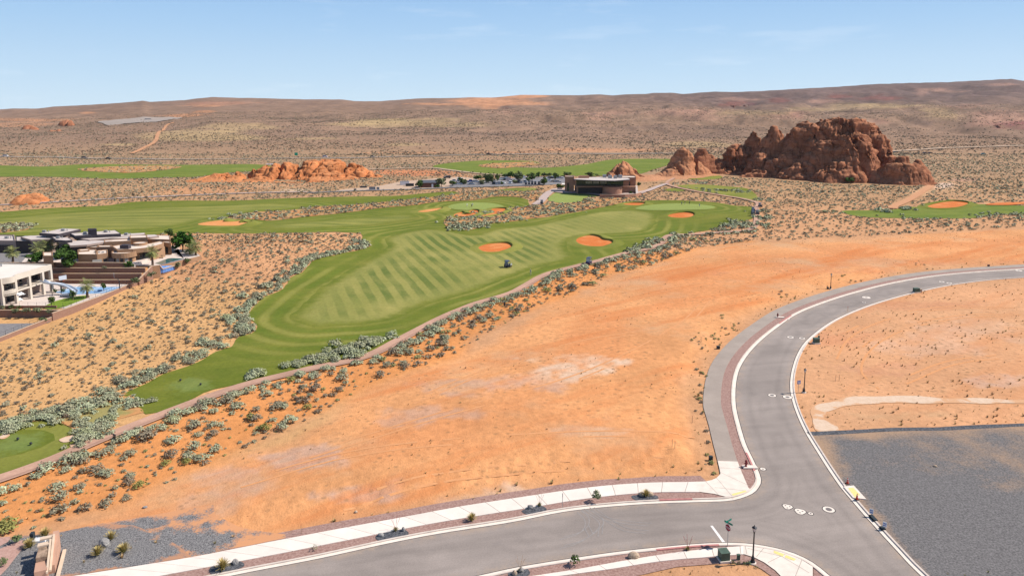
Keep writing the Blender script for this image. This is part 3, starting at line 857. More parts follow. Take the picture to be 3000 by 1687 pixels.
# ------------------------------------------------------------------ base ground
def ground():
    th = np.radians(np.linspace(-64, 64, 620))
    r = np.geomspace(22, 4600, 600)
    R, T = np.meshgrid(r, th, indexing='ij')
    x, y = (R * np.sin(T)).ravel(), (R * np.cos(T)).ravel()
    z = terrain(x, y)
    nr, nt = R.shape
    i, j = np.meshgrid(np.arange(nr - 1), np.arange(nt - 1), indexing='ij')
    a = (i * nt + j).ravel()
    f = np.stack([a, a + 1, a + nt + 1, a + nt], -1)
    me = np_mesh('desert_ground', np.c_[x, y, z], f, True)
    # soil colours of the place
    def mixc(c, m, col):
        return c * (1 - m[:, None]) + np.array(col)[None] * m[:, None]
    wob = fbm(x / 14, y / 14, 0, 3, 41) * 4
    c = np.tile(np.array((0.50, 0.265, 0.135)), (len(x), 1))
    near = y < 330
    pad = np.zeros(len(x)); pd = np.full(len(x), -99.0)
    pd[near] = sdf(x[near], y[near], PADW)
    pad = S((pd + wob) / 5)
    # strip along the cart path
    zs = GP(CARTPATH[:24])[:, :2]
    z1 = np.r_[zs, PAD_LINE[:18][::-1]]
    sd = np.full(len(x), -99.0)
    sd[near] = sdf(x[near], y[near], z1)
    c = mixc(c, S((sd + 3 + wob) / 5), (0.585, 0.245, 0.085))
    # left slope
    sl = S((-x - 12) / 25) * S((y - 70) / 30) * S((262 - y) / 40) * (1 - S((sd + 3) / 5)) * (1 - pad)
    c = mixc(c, sl, (0.545, 0.31, 0.135))
    c = mixc(c, sl * S((y - 165 + wob * 3) / 30), (0.52, 0.27, 0.135))
    c = mixc(c, pad, (0.60, 0.282, 0.12))
    c = mixc(c, pad * S((pd - 10 + wob * 4) / 14) * 0.7, (0.565, 0.235, 0.095))
    lots = S((x - np.interp(y, EDGE_E[:, 1], EDGE_E[:, 0])) / 4) * S((200 - y) / 20) * (x > 10)
    c = mixc(c, lots * (1 - pad), (0.555, 0.29, 0.15))
    c = mixc(c, S((y - 270) / 140), (0.40, 0.235, 0.125))
    c = mixc(c, S((y - 400) / 150), (0.345, 0.215, 0.125))
    c = mixc(c, S((y - 600) / 450), (0.26, 0.165, 0.11))
    rs = S((x / np.maximum(y, 1) + 0.15) / 0.5)
    c = mixc(c, S((y - 1500) / 1300) * rs, (0.155, 0.10, 0.085))
    c = mixc(c, S((y - 1500) / 1500) * (1 - rs) * 0.7, (0.235, 0.145, 0.10))
    big = fbm(x / 330, y / 420, 0, 4, 61)
    c = c * (1 + 0.16 * big * S((y - 500) / 400))[:, None]
    X, Y = proj(x, np.maximum(y, 20), z)
    wx, wy = fbm(x / 120, y / 160, 0, 4, 51) * 1.3, fbm(x / 120, y / 160, 9, 4, 52) * 1.3
    def blob(cx, cy, rx, ry, col, st=1.0, lo=0.0, hi=3.0, near_=False):
        nonlocal c
        k = (np.abs(X - cx) < rx * 3) & (np.abs(Y - cy) < ry * 3) & (y > 30)
        s_ = 0.45 if near_ else 1.0
        if near_:
            w1, w2 = fbm(x[k] / 8, y[k] / 8, 3, 5, 91, .62) * 2.0, fbm(x[k] / 8, y[k] / 8, 7, 5, 92, .62) * 2.0
        else:
            w1, w2 = wx[k], wy[k]
        q = np.hypot((X[k] - cx) / rx + w1 * .6, (Y[k] - cy) / ry + w2 * .6)
        m = st * S((1.25 - q) / (0.45 if near_ else 0.7))
        if near_: m = m * S(.8 + .9 * fbm(x[k] / 2.5, y[k] / 2.5, 1, 3, 95))
        c[k] = c[k] * (1 - m[:, None]) + np.array(col)[None] * m[:, None]
    OR, YE, DK, PK = (0.52, 0.25, 0.13), (0.44, 0.31, 0.155), (0.15, 0.10, 0.08), (0.42, 0.235, 0.165)
    for b in [(560, 338, 90, 6, OR, .9), (600, 328, 35, 4, OR, .8), (260, 331, 25, 4, OR, .7), (110, 353, 120, 6, OR, .6), (60, 366, 90, 6, OR, .5), (640, 303, 110, 6, (0.42, 0.2, 0.12), .6), (590, 310, 60, 4, OR, .5),
              (600, 395, 160, 18, YE, .65), (720, 372, 130, 10, YE, .5), (1120, 358, 130, 9, YE, .75), (1230, 366, 160, 10, YE, .6), (1300, 352, 80, 6, YE, .5), (1170, 424, 60, 5, YE, .5), (900, 408, 90, 4, YE, .4), (360, 424, 60, 3, YE, .7),
              (1450, 299, 130, 14, OR, .9), (1330, 306, 120, 3, OR, .7), (1526, 281, 90, 7, OR, 1), (1440, 314, 30, 10, OR, .6), (1250, 306, 60, 3, OR, .6), (1490, 330, 80, 6, PK, .4),
              (1800, 330, 80, 14, PK, .6), (1760, 348, 50, 8, PK, .5), (1960, 332, 70, 12, PK, .6), (2050, 328, 70, 12, PK, .8), (2060, 345, 60, 7, PK, .5), (1480, 316, 22, 5, DK, .7), (1740, 336, 14, 4, DK, .8),
              (1390, 392, 120, 5, DK, .35), (1740, 377, 140, 6, DK, .35), (2050, 395, 110, 8, DK, .4), (1950, 372, 140, 7, DK, .35), (2120, 380, 90, 9, DK, .3),
              (2150, 307, 45, 9, (0.19, 0.075, 0.06), .9), (2280, 295, 35, 8, (0.19, 0.075, 0.06), .85), (2460, 283, 45, 7, (0.2, 0.08, 0.065), .85), (2580, 288, 60, 9, (0.2, 0.08, 0.065), .9), (2205, 306, 12, 4, (0.2, 0.08, 0.07), .8),
              (2420, 298, 60, 7, PK, .5), (2170, 292, 60, 5, PK, .5), (2310, 338, 50, 9, PK, .55), (2330, 333, 40, 6, (0.3, 0.13, 0.1), .5), (2220, 330, 120, 7, YE, .35), (2560, 312, 160, 8, YE, .45), (2640, 308, 120, 6, YE, .4), (2760, 330, 60, 16, YE, .4), (2420, 322, 120, 6, YE, .4),
              (2940, 345, 100, 18, PK, .7), (2960, 362, 80, 8, (0.28, 0.115, 0.10), .9), (2880, 360, 60, 12, PK, .6), (2980, 375, 70, 5, (0.30, 0.13, 0.11), .7), (2580, 357, 30, 8, PK, .6), (2700, 358, 40, 7, DK, .55), (2700, 268, 22, 10, PK, .5), (2745, 263, 40, 6, PK, .6), (2930, 248, 60, 5, PK, .5), (2780, 268, 50, 4, PK, .5), (2840, 312, 60, 5, PK, .4),
              (2050, 425, 110, 10, YE, .5), (1780, 440, 260, 6, OR, .6), (1480, 448, 120, 4, OR, .45), (1220, 449, 70, 2.5, OR, .6), (1100, 449, 60, 2.5, OR, .5),
              (1180, 508, 150, 9, (0.53, 0.20, 0.09), .85), (1330, 519, 60, 6, (0.54, 0.24, 0.11), .6), (560, 560, 190, 14, (0.54, 0.25, 0.12), .55), (800, 545, 140, 8, (0.53, 0.28, 0.15), .5), (150, 553, 50, 5, OR, .8), (860, 559, 50, 4, (0.58, 0.43, 0.3), .7),
              (2760, 545, 60, 10, (0.54, 0.33, 0.2), .7), (2766, 543, 26, 7, (0.6, 0.45, 0.36), .8), (2810, 528, 50, 5, PK, .6), (2700, 562, 40, 12, (0.56, 0.34, 0.19), .7)]:
        blob(*b)
    for b in [(1690, 1075, 150, 32, (0.60, 0.43, 0.305), .9), (1610, 1095, 110, 22, (0.54, 0.37, 0.26), .6), (1400, 1130, 170, 26, (0.45, 0.29, 0.215), .65), (1250, 1210, 160, 24, (0.46, 0.30, 0.22), .6), (1180, 1240, 120, 16, (0.45, 0.29, 0.21), .5), (1730, 1265, 120, 16, (0.53, 0.34, 0.235), .6),
              (850, 1345, 120, 40, (0.47, 0.31, 0.235), .75), (700, 1420, 110, 40, (0.48, 0.31, 0.235), .7), (600, 1470, 90, 30, (0.49, 0.32, 0.24), .6), (1060, 1440, 150, 22, (0.48, 0.32, 0.245), .75), (1180, 1410, 80, 16, (0.48, 0.32, 0.245), .6), (1480, 1440, 60, 24, (0.56, 0.42, 0.32), .7), (1420, 1460, 90, 12, (0.56, 0.42, 0.32), .6),
              (1780, 1440, 120, 10, (0.55, 0.40, 0.30), .5), (2650, 900, 200, 12, (0.5, 0.235, 0.125), .7), (2450, 990, 90, 26, (0.5, 0.235, 0.13), .6), (2560, 1080, 90, 20, (0.52, 0.26, 0.15), .6), (2750, 1000, 160, 40, (0.55, 0.34, 0.225), .6), (2920, 1110, 110, 18, (0.53, 0.36, 0.27), .7), (2850, 960, 120, 24, (0.56, 0.35, 0.23), .5),
              (2600, 1215, 120, 10, (0.46, 0.29, 0.16), .5), (2100, 1255, 40, 18, (0.55, 0.36, 0.25), .6), (2700, 770, 350, 10, (0.5, 0.215, 0.11), .55), (2400, 790, 250, 14, (0.52, 0.22, 0.11), .5), (2050, 1130, 60, 24, (0.58, 0.30, 0.14), .5)]:
        blob(*b, near_=True)
    # wheel tracks and foot trails
    attr(me, 'soil', c, 'FLOAT_COLOR')
    attr(me, 'red', pad * 1.0 + lots * (1 - pad) * 0.35)
    attr(me, 'weed', np.clip(0.55 * pad + 0.6 * lots + sl * 0.9 + 0.5 * S((sd + 3) / 5), 0, 1) * (1 - S((y - 300) / 150)))
    attr(me, 'scrub', S((y - 900) / 700) * (0.5 + 0.25 * rs))
    o = link('desert_ground', me, None, [M['soil']])
    tag(o, kind='structure')
ground()

# ------------------------------------------------------------------ grass sheets
def gsheet(name, px, layer, mat, sp=5.0, step=2.5, jit=0.5, **kw):
    w = catmull(GP(px)[:, :2], True, step)
    sheet(name, w, layer, mat, sp, jit=jit, **kw)
    return w

WF = {}
WF['fair'] = WP_FAIR
ro_ = sheet('fairway_rough', WP_FAIR, 1, M['rough'], 2.6, jit=0.8)
def bandattr(o, polys):
    co = np.empty(len(o.data.vertices) * 3, np.float32); o.data.vertices.foreach_get('co', co); co = co.reshape(-1, 3).astype(float)
    d = np.full(len(co), 99.0)
    for p in polys: d = np.minimum(d, np.abs(sdf(co[:, 0], co[:, 1], catmull(GP(p)[:, :2], True, 4.0))))
    attr(o.data, 'band', d)
bandattr(ro_, [FAIRWAY_A, FAIRWAY_B, FAIRWAY_C, GREEN_A, GREEN_B])
WF['fair2'] = gsheet('tee_surround', FAIR2, 1, M['rough'], 3.5)
gsheet('fairway', FAIRWAY_A, 2, M['fairway'], 2.6, jit=0.6)
gsheet('fairway', FAIRWAY_B, 2, M['fairway_cross'], 3.5)
gsheet('fairway', FAIRWAY_C, 2, M['fairway_cross'], 3.0)
gsheet('putting_green', GREEN_A, 3, M['green'], 4.0, jit=0.1)
gsheet('putting_green', GREEN_B, 3, M['green'], 4.0, jit=0.1)
gsheet('unmown_grass', [(165, 1236), (230, 1203), (300, 1178), (372, 1155), (402, 1190), (420, 1208), (345, 1228), (290, 1264), (240, 1296), (221, 1261)], 1, M['wild'], 2.0)
WTEE = gsheet('tee_ground', TEE_A, 2, M['tee'], 3.5, jit=0.3)
gsheet('tee_ground', TEE_B, 2, M['tee'], 3.5, jit=0.3)
WF['practice'] = gsheet('practice_green', PRACTICE, 1, M['green'], 4.0)
WF['right'] = gsheet('fairway', RIGHTFW, 1, M['rough_far'], 8.0, 4.0)
for q, g in enumerate(G_RIGHT):
    WF['g%d' % q] = gsheet('tee_ground', g, 1, M['rough'], 6.0)
WF['farl'] = gsheet('fairway', FAR_L, 1, M['rough_far'], 12.0, 6.0)
WF['farc'] = gsheet('fairway', FAR_C, 1, M['rough_far'], 12.0, 6.0)
WF['small'] = gsheet('grass_patch', SMALLG, 2, M['rough'], 6.0)
ISLES = {}
for nme, px in (('a', STRIP_A), ('b', STRIP_B), ('c', LEFT_ISLE)):
    ISLES[nme] = gsheet('sandy_rough', px, 3, M['patch'], 4.0, jit=0.8)
for nme, px in (('d', FAR_L_PATCH), ('e', FAR_C_PATCH)):
    ISLES[nme] = gsheet('sandy_rough', px, 3, M['patch'], 12.0, jit=2.0)

# bunkers: sand floor, and a turf lip on the far and right side that shades it
WB = []
def bunkers():
    for _, px, mt, lab in BUNKERS:
        w = catmull(GP(px)[:, :2], True, 0.8)
        if area2(w) < 0: w = w[::-1]
        WB.append(w)
        o = sheet('sand_bunker', w, 4, M[mt], 2.0)
        cx, cy = w.mean(0)
        t = np.roll(w, -1, 0) - np.roll(w, 1, 0)
        t /= np.linalg.norm(t, axis=1)[:, None]
        nrm = np.stack([t[:, 1], -t[:, 0]], -1)
        if lab.startswith('orange sand bank'): continue
        h = 0.6 * np.clip(nrm @ np.array((0.55, 0.83)) + 0.25, 0, 1) ** 0.7
        zb = terrain(w[:, 0], w[:, 1]) + zoff(w[:, 0], w[:, 1], 4)
        o1 = w + nrm * 0.12; o2 = w + nrm * 1.4; o3 = w + nrm * 4.5
        rows = [np.c_[w + nrm * 0.02, zb - 0.05], np.c_[o1, zb + h * 0.85], np.c_[o1 + nrm * .25, zb + h], np.c_[o2, zb + h * .8], np.c_[o3, terrain(o3[:, 0], o3[:, 1])]]
        n = len(w)
        i = np.arange(n); j = (i + 1) % n
        f = np.concatenate([np.stack([k * n + i, k * n + j, (k + 1) * n + j, (k + 1) * n + i], -1) for k in range(4)])
        me = np_mesh('bunker_lip', np.concatenate(rows), f[:, ::-1], True)
        tag(link('bunker_lip', me, o, [M['rough']]))
bunkers()

# bare spots on the lower tee
for px in ([(0, 1285), (8, 1275), (22, 1270), (27, 1277), (12, 1287)], [(174, 1289), (196, 1280), (212, 1277), (233, 1276), (222, 1284), (204, 1295), (186, 1297)], [(206, 1304), (216, 1301), (221, 1306), (212, 1310)]):
    gsheet('bare_sand_spot', px, 3, M['pale_sand'], 1.0, 0.6, 0.2)

# paths
def path(name, px, width, layer, mat, a=0, b=0, step=1.5):
    c = line(px, a, b, step)
    rows = []
    ks = np.linspace(-.5, .5, 5)
    jit = 1 + 0.05 * fbm(np.arange(len(c)) / 6., 0, 0, 2, 8)
    for q in ks:
        L = offset_line(c, q * width * jit)
        rows.append(np.c_[L, terrain(L[:, 0], L[:, 1]) + zoff(L[:, 0], L[:, 1], layer)])
    n = len(c); i = np.arange(n - 1)
    f = np.concatenate([np.stack([k * n + i, k * n + i + 1, (k + 1) * n + i + 1, (k + 1) * n + i], -1) for k in range(4)])
    me = np_mesh(name, np.concatenate(rows), f, True)
    attr(me, 'across', np.repeat(ks + .5, n))
    tag(link(name, me, None, [mat]), kind='structure')
    return c
W_CART = path('cart_path', CARTPATH, 2.5, 4, M['cart'], 20, 0)
W_CLUB = path('cart_path', PATH_CLUB, 4.5, 4, M['plaza'])
W_PR = path('cart_path', PATH_RIGHT, 3.5, 5, M['plaza'])
gsheet('forecourt', [(1612, 558), (1640, 553), (1663, 554), (1688, 557), (1745, 569), (1762, 574), (1700, 569), (1634, 566)], 5, M['plaza'], 4.0, jit=0)
gsheet('forecourt', [(1758, 571), (1840, 569), (1885, 562), (1892, 566), (1850, 573), (1790, 577)], 5, M['plaza'], 4.0, jit=0)
gsheet('gravel_yard', [(990, 561), (1000, 556), (1079, 549), (1112, 545), (1169, 534.7), (1224, 528), (1303, 521.5), (1345, 519), (1400, 524), (1380, 545), (1340, 547), (1171, 555)], 1, M['lotgravel'], 8.0, 4.0, 1.0)
gsheet('parking_lot', [(1330, 538), (1400, 530), (1480, 524), (1560, 520), (1660, 518), (1662, 530), (1640, 540), (1550, 545), (1450, 548), (1370, 549), (1320, 548)], 2, M['parking'], 8.0, 4.0, 0.0)
path('service_road', [(900, 566), (1000, 562), (1170, 557), (1340, 550), (1460, 547), (1560, 545)], 3.5, 3, M['parking'])
path('service_road', [(-60, 604), (60, 599), (250, 588), (400, 580), (560, 573), (760, 566), (900, 564)], 3.0, 3, M['plaza'])
path('highway', [(-200, 455), (0, 460.5), (116, 462), (248, 465), (349, 466), (430, 467.5), (700, 467), (960, 464), (1100, 462), (1300, 457), (1485, 453.5), (1776, 452), (2000, 451)], 6.0, 3, M['walkpath'], 0, 0, 12)
path('dirt_road', [(2560, 449), (2600, 445), (2690, 440), (2776, 434.8), (2900, 431), (3000, 428), (3200, 421)], 9.0, 3, M['lotgravel'], 0, 0, 12)
path('dirt_trail', [(1079, 497), (1130, 496), (1265, 493), (1300, 497), (1400, 509), (1480, 514)], 4.0, 3, M['lotgravel'], 0, 0, 6)
path('dirt_trail', [(2729, 545), (2712, 556), (2690, 570), (2665, 585), (2640, 597), (2618, 606), (2615, 612)], 4.0, 3, M['dirt'], 0, 0, 4)
path('dirt_trail', [(385, 451), (415, 438), (455, 415), (462, 395), (480, 380), (490, 368), (507, 360)], 5.0, 3, M['dirt'], 0, 0, 14)
gsheet('gravel_lot', [(290, 361), (340, 352), (420, 344), (515, 346), (490, 354), (380, 363)], 4, M['walkpath'], 25.0, 20.0, 0)

# ------------------------------------------------------------------ streets
sheet('road', ROAD, 1, M['road'], 4.0, zfun=lambda x, y: np.full(len(x), 0.02))
def kerbline(E, K1, K2, nm):
    strip('gutter', E, K1, 0.024, 0.030, M['gutter'])
    strip('kerb', K1, K2, 0.14, 0.15, M['kerb'], skirt=0.14)
kerbline(EDGE_W, W_K1, W_K2, 'w'); kerbline(EDGE_E, E_K1, E_K2, 'e'); kerbline(EDGE_S, S_K1, S_K2, 's')
strip('asphalt_joint', offset_line(EDGE_W, -0.09), EDGE_W, 0.025, 0.025, M['seam'])
strip('asphalt_joint', offset_line(EDGE_E, 0.11), EDGE_E, 0.025, 0.025, M['seam'])
strip('asphalt_joint', offset_line(EDGE_S, 0.09), EDGE_S, 0.025, 0.025, M['seam'])
def red(E1, E2, a, b, line_):
    i, j = sorted((nearest(line_, a), nearest(line_, b)))
    strip('painted_kerb', E1[i:j], E2[i:j], 0.156, 0.156, M['red_kerb'], skirt=0.12)
red(offset_line(EDGE_W, .42), offset_line(EDGE_W, .68), (1942, 1473), (2067, 1469), EDGE_W)
red(offset_line(EDGE_W, .42), offset_line(EDGE_W, .68), (2193, 1318), (2222, 1380), EDGE_W)
red(offset_line(EDGE_W, .42), offset_line(EDGE_W, .68), (2290, 950), (2330, 923), EDGE_W)
red(offset_line(EDGE_S, -.42), offset_line(EDGE_S, -.68), (1925, 1603), (2130, 1589), EDGE_S)

# footway along the lower road
SW_U = line([(227, 1687), (419.5, 1656.8), (579.7, 1630.6), (750, 1597), (1018, 1546), (1157.8, 1520.7), (1356, 1484), (1400, 1477), (1540, 1455.8), (1659, 1438), (1778.7, 1423.8), (1901, 1415.6), (2033.6, 1413), (2062, 1412)], 25, 0)
SW_L = line([(477.7, 1687), (748.6, 1637), (887, 1610), (1032.6, 1581), (1239, 1540), (1400, 1512.6), (1557, 1488), (1676.7, 1468), (1796, 1453), (1917, 1444), (2049.6, 1442.7)], 25, 0)
CORNER = np.r_[GP([(2040, 1412.8), (2067, 1412), (2085, 1408), (2099, 1402), (2110.7, 1390), (2108, 1375.7), (2102.4, 1352), (2160.7, 1353.8), (2176, 1392), (2192.7, 1431), (2197, 1434)])[:, :2],
    offset_line(EDGE_W, .67)[nearest(EDGE_W, (2217, 1436)):nearest(EDGE_W, (2140, 1466)):-1], GP([(2125, 1457), (2093, 1448.5), (2049.6, 1442.7)])[:, :2]]

def walk(name, A, B, z, mat, n=None):
    n = n or max(len(A), len(B))
    A = resample(A, 1e9 if False else 0.0001 + np.sum(np.linalg.norm(np.diff(A, axis=0), axis=1)) / (n - 1) * .999)[:n]
    B = resample(B, 0.0001 + np.sum(np.linalg.norm(np.diff(B, axis=0), axis=1)) / (n - 1) * .999)[:n]
    n = min(len(A), len(B)); A, B = A[:n], B[:n]
    o = strip(name, A, B, z, z, mat, skirt=0.1)
    L = np.r_[0, np.cumsum(np.linalg.norm(np.diff((A + B) / 2, axis=0), axis=1))]
    attr(o.data, 'along', np.tile(L, 4))
    return o
# planting strip under footway, red gravel both sides
gr = np.r_[offset_line(SW_U, 1.5), offset_line(EDGE_W, .66)[nearest(EDGE_W, (2140, 1467)):0:-1]]
sheet('gravel_strip', gr, 1, M['red_gravel'], 2.0, jit=0.15, zfun=lambda x, y: np.full(len(x), 0.065))
walk('footway', SW_L, SW_U, 0.13, M['walk'])
sheet('footway_corner', CORNER, 1, M['concrete'], 2.0, zfun=lambda x, y: np.full(len(x), 0.136))
# joints of the corner
def joint(a, b, z=0.142, w=0.05, mat='seam'):
    a, b = G(*a)[:2], G(*b)[:2]
    t = (b - a) / np.linalg.norm(b - a); nn = np.array((-t[1], t[0])) * w / 2
    return [tuple(a + nn), tuple(b + nn), tuple(b - nn), tuple(a - nn)], z
jm = MB()
for a, b in (((2067, 1412), (2105, 1452)), ((2099, 1402), (2150, 1462)), ((2109, 1385), (2195, 1425)), ((2106, 1372), (2170, 1376)), ((2094, 1430), (2185, 1440))):
    q, z = joint(a, b); jm.plate(q, z)
# path beside the curved road
nb = nearest(EDGE_W, (2207, 1346.6)); n2 = nearest(EDGE_W, (2172, 1262))
cut = nearest(EDGE_W, (2223, 1385))
pa, pb = offset_line(EDGE_W, 2.25), offset_line(EDGE_W, 5.0)
i0 = nearest(EDGE_W, (2204, 1341))
gz = offset_line(EDGE_W, .66)
gp_ = np.r_[gz[nearest(EDGE_W, (2219, 1434)):][:len(gz)], pa[i0:][::-1], GP([(2160.7, 1353.8), (2176, 1392), (2192.7, 1431), (2200, 1434)])[:, :2]]
sheet('gravel_strip', gp_, 1, M['red_gravel'], 2.0, zfun=lambda x, y: np.full(len(x), 0.075))
PW = np.r_[GP([(2160.7, 1353.8), (2145, 1305), (2127, 1240)])[:, :2], pa[nearest(pa, (2113, 1195)):]]
PO = np.r_[GP([(2102.4, 1352), (2089, 1300), (2076, 1245)])[:, :2], pb[nearest(pb, (2070, 1195)):]]
PW, PO = resample(PW, 1.0), resample(PO, 1.0)
m_ = max(len(PW), len(PO))
def rs_n(p, n):
    L = np.r_[0, np.cumsum(np.linalg.norm(np.diff(p, axis=0), axis=1))]
    s = np.linspace(0, L[-1], n)
    return np.stack([np.interp(s, L, p[:, k]) for k in range(2)], -1)
PW, PO = rs_n(PW, m_), rs_n(PO, m_)
strip('footpath', PW, PO, 0.11, 0.11, M['walkpath'], skirt=0.1)
# south side
SS_U = line([(1574.8, 1687), (1685.5, 1670), (1831, 1643.7), (1973.8, 1621), (2050, 1612), (2099, 1607), (2180, 1601)], 25, 0)
SS_L = line([(1653, 1687), (1799, 1667), (1906.8, 1649.5), (2000, 1639), (2060, 1635), (2100, 1631), (2150, 1627.6), (2182, 1625)], 25, 0)
gs = np.r_[offset_line(EDGE_S, -.66)[:nearest(EDGE_S, (2195, 1592))], GP([(2182, 1625), (2210, 1632), (2240, 1648), (2290, 1690)])[:, :2], GP([(2262, 1689), (2230.6, 1667), (2201.5, 1653), (2146, 1650), (2099, 1652), (1982.6, 1661), (1866, 1687)])[:, :2], offset_line(SS_L, -2.0)[nearest(SS_L, (1800, 1667)):0:-1]]
sheet('gravel_strip', gs, 1, M['red_gravel'], 2.0, zfun=lambda x, y: np.full(len(x), 0.065))
walk('footway', SS_U, SS_L, 0.13, M['walk'])
s2 = offset_line(EDGE_S, -.67)
CORNER2 = np.r_[GP([(2178, 1601.4)])[:, :2], s2[nearest(EDGE_S, (2200, 1592)):nearest(EDGE_S, (2380, 1647))], GP([(2381, 1662), (2381, 1690)])[:, :2], GP([(2288, 1690), (2271, 1672.8), (2239, 1649.5), (2210, 1635), (2178, 1625)])[:, :2]]
sheet('footway_corner', CORNER2, 1, M['concrete'], 2.0, zfun=lambda x, y: np.full(len(x), 0.136))
for a, b in (((2183, 1602), (2188, 1625)), ((2238, 1607), (2216, 1633)), ((2190, 1608), (2290, 1632)), ((2300, 1625), (2250, 1650)), ((2290, 1632), (2370, 1680)), ((2350, 1640), (2330, 1690))):
    q, z = joint(a, b); jm.plate(q, z)
tag(jm.build('concrete_joint', simple('joint_grey', (0.34, 0.28, 0.235), 0.9, 0.1, obj=False)), kind='structure')
g3 = np.r_[s2[nearest(EDGE_S, (2380, 1647)):], s2[-1:] + [[-3, -2]], GP([(2383, 1700), (2383, 1661)])[:, :2]]
sheet('gravel_strip', g3, 1, M['red_gravel'], 2.0, zfun=lambda x, y: np.full(len(x), 0.07))
# yellow tactile plates and landing pad
ym = MB()
for c in ([(2143, 1449.5), (2184, 1438.5), (2188, 1443), (2148, 1455)], [(2267.5, 1615), (2298, 1626), (2293, 1633), (2266, 1622)], [(2302, 1628), (2332, 1640), (2326, 1645), (2299, 1635)]):
    ym.plate(GP(c)[:, :2], 0.148)
ym.plate(GP([(2484, 1432), (2500, 1431), (2519, 1452), (2505, 1460)])[:, :2], 0.158)
tag(ym.build('tactile_paving', M['yellow']), kind='structure')
pm = MB().prism(GP([(2471, 1427.5), (2501, 1424), (2538, 1464.5), (2508, 1461), (2499, 1460)])[:, :2], 0.0, 0.15)
tag(pm.build('ramp_slab', M['concrete']), kind='structure')

# painted bar and tyre scuffs
sb = MB().plate(GP([(2080.6, 1539.4), (2088, 1539.4), (2124, 1587), (2115.5, 1587.5)])[:, :2], 0.028)
tag(sb.build('stop_line', M['white_paint']), kind='structure')
tm = MB()
for pts in ([(1690, 1499), (1712, 1520), (1712, 1545), (1690, 1565), (1640, 1580)], [(1700, 1497), (1735, 1512), (1757, 1535), (1740, 1560), (1690, 1592), (1640, 1606)], [(1716, 1493), (1760, 1520), (1840, 1535), (1900, 1540)], [(1730, 1493), (1790, 1535), (1830, 1555), (1890, 1562)], [(1712, 1545), (1725, 1570)], [(1757, 1535), (1752, 1572)]):
    for d in (0, 0.5):
        zt_ = .026 + .0022 * len(tm.f) / 30
        c = catmull(GP(pts)[:, :2], False, 0.5) + d
        A, B = offset_line(c, .05), offset_line(c, -.05)
        for q in range(len(c) - 1):
            tm.quad((*A[q], zt_), (*B[q], zt_), (*B[q + 1], zt_), (*A[q + 1], zt_))
tag(tm.build('tyre_marks', simple('pale_scuff', (0.265, 0.24, 0.225), 0.85, 0.15, 3.0, obj=False)), kind='structure')

# gravel beds and lots
CHAR = np.r_[GP([(-40, 1592), (32, 1573.8), (174.8, 1557.7), (291, 1537), (408, 1517), (553, 1490.7), (626, 1480.5), (635, 1506.8), (699, 1541.7), (750, 1553), (837, 1566), (838, 1578)])[:, :2], offset_line(SW_U, 0.05)[nearest(SW_U, (800, 1588)):0:-1], GP([(60, 1710), (-40, 1720)])[:, :2]]
CH0 = np.r_[GP([(-40, 1592), (32, 1573.8), (174.8, 1557.7), (300, 1538), (390, 1540), (470, 1570), (520, 1600), (560, 1632)])[:, :2], offset_line(SW_U, 0.05)[nearest(SW_U, (530, 1640)):0:-1], GP([(60, 1710), (-40, 1720)])[:, :2]]
sheet('gravel_bed', CH0, 1, M['char_mid'], 1.5, jit=0.3, zfun=lambda x, y: terrain(x, y) + .105)
sheet('gravel_bed', CHAR, 1, M['char_thin'], 1.5, jit=0.3, zfun=lambda x, y: terrain(x, y) + .085)
CH2 = np.r_[GP([(-40, 1592), (32, 1573.8), (174.8, 1557.7), (291, 1538), (360, 1530), (440, 1560), (500, 1590), (540, 1630)])[:, :2], offset_line(SW_U, 0.05)[nearest(SW_U, (530, 1640)):0:-1], GP([(60, 1710), (-40, 1720)])[:, :2]]
gsheet('gravel_bed', [(-60, 1626), (0, 1610), (67, 1584), (73, 1597), (52, 1629), (17, 1673), (0, 1690), (-60, 1730)], 4, M['pink_gravel'], 2.0, 1.0, 0.1)
gsheet('gravel_bed', [(-60, 1590), (0, 1577), (30, 1574), (24, 1590), (0, 1603), (-60, 1618)], 4, M['pink_gravel'], 2.0, 1.0, 0.1)
for c in ([(1101, 1571), (1185, 1553), (1197, 1567), (1110, 1585)], [(1528, 1497), (1545, 1492), (1588, 1483), (1602, 1495), (1543, 1508)], [(1850, 1454), (1924, 1453), (1929, 1460), (1915, 1465), (1862, 1466)], [(617, 1663), (702, 1645), (716, 1659), (622, 1684)], [(1488, 1681), (1545, 1668), (1552, 1684), (1500, 1694)]):
    w = GP(c)[:, :2]
    sheet('stone_bed', catmull(w, True, 0.4), 1, M['char_bed'], 0.8, zfun=lambda x, y: np.full(len(x), 0.10))
e_ = offset_line(EDGE_E, -.70)
LOT = np.r_[e_[:nearest(EDGE_E, (2360, 1268))], GP([(2372, 1270), (2500, 1266), (2700, 1258), (3000, 1247), (3300, 1238)])[:, :2], G(3300, 1900)[None, :2]]
sheet('grey_lot', LOT, 1, M['char_lot'], 3.0, jit=0.3)
DRAIN = line([(2370, 1271), (2440, 1268), (2534, 1263), (2640, 1258), (2750, 1257), (2840, 1252), (3000, 1245), (3150, 1240)], 0, 0, 0.8)
sheet('stone_drain', np.r_[offset_line(DRAIN, .55), offset_line(DRAIN, -.55)[::-1]], 2, M['char_bed'], 1.0, jit=0.15)
TRAIL = [(2436, 1179.6), (2483, 1165), (2599, 1160.7), (2800, 1165), (3000, 1171), (3200, 1177), (3200, 1190), (3000, 1182.6), (2800, 1182), (2628, 1179.6), (2530, 1184), (2470, 1193), (2432, 1202), (2419, 1206), (2413, 1229), (2454, 1250), (2451, 1264), (2396, 1264), (2378, 1225), (2375, 1206), (2387, 1191), (2410, 1183)]
tk = MB()
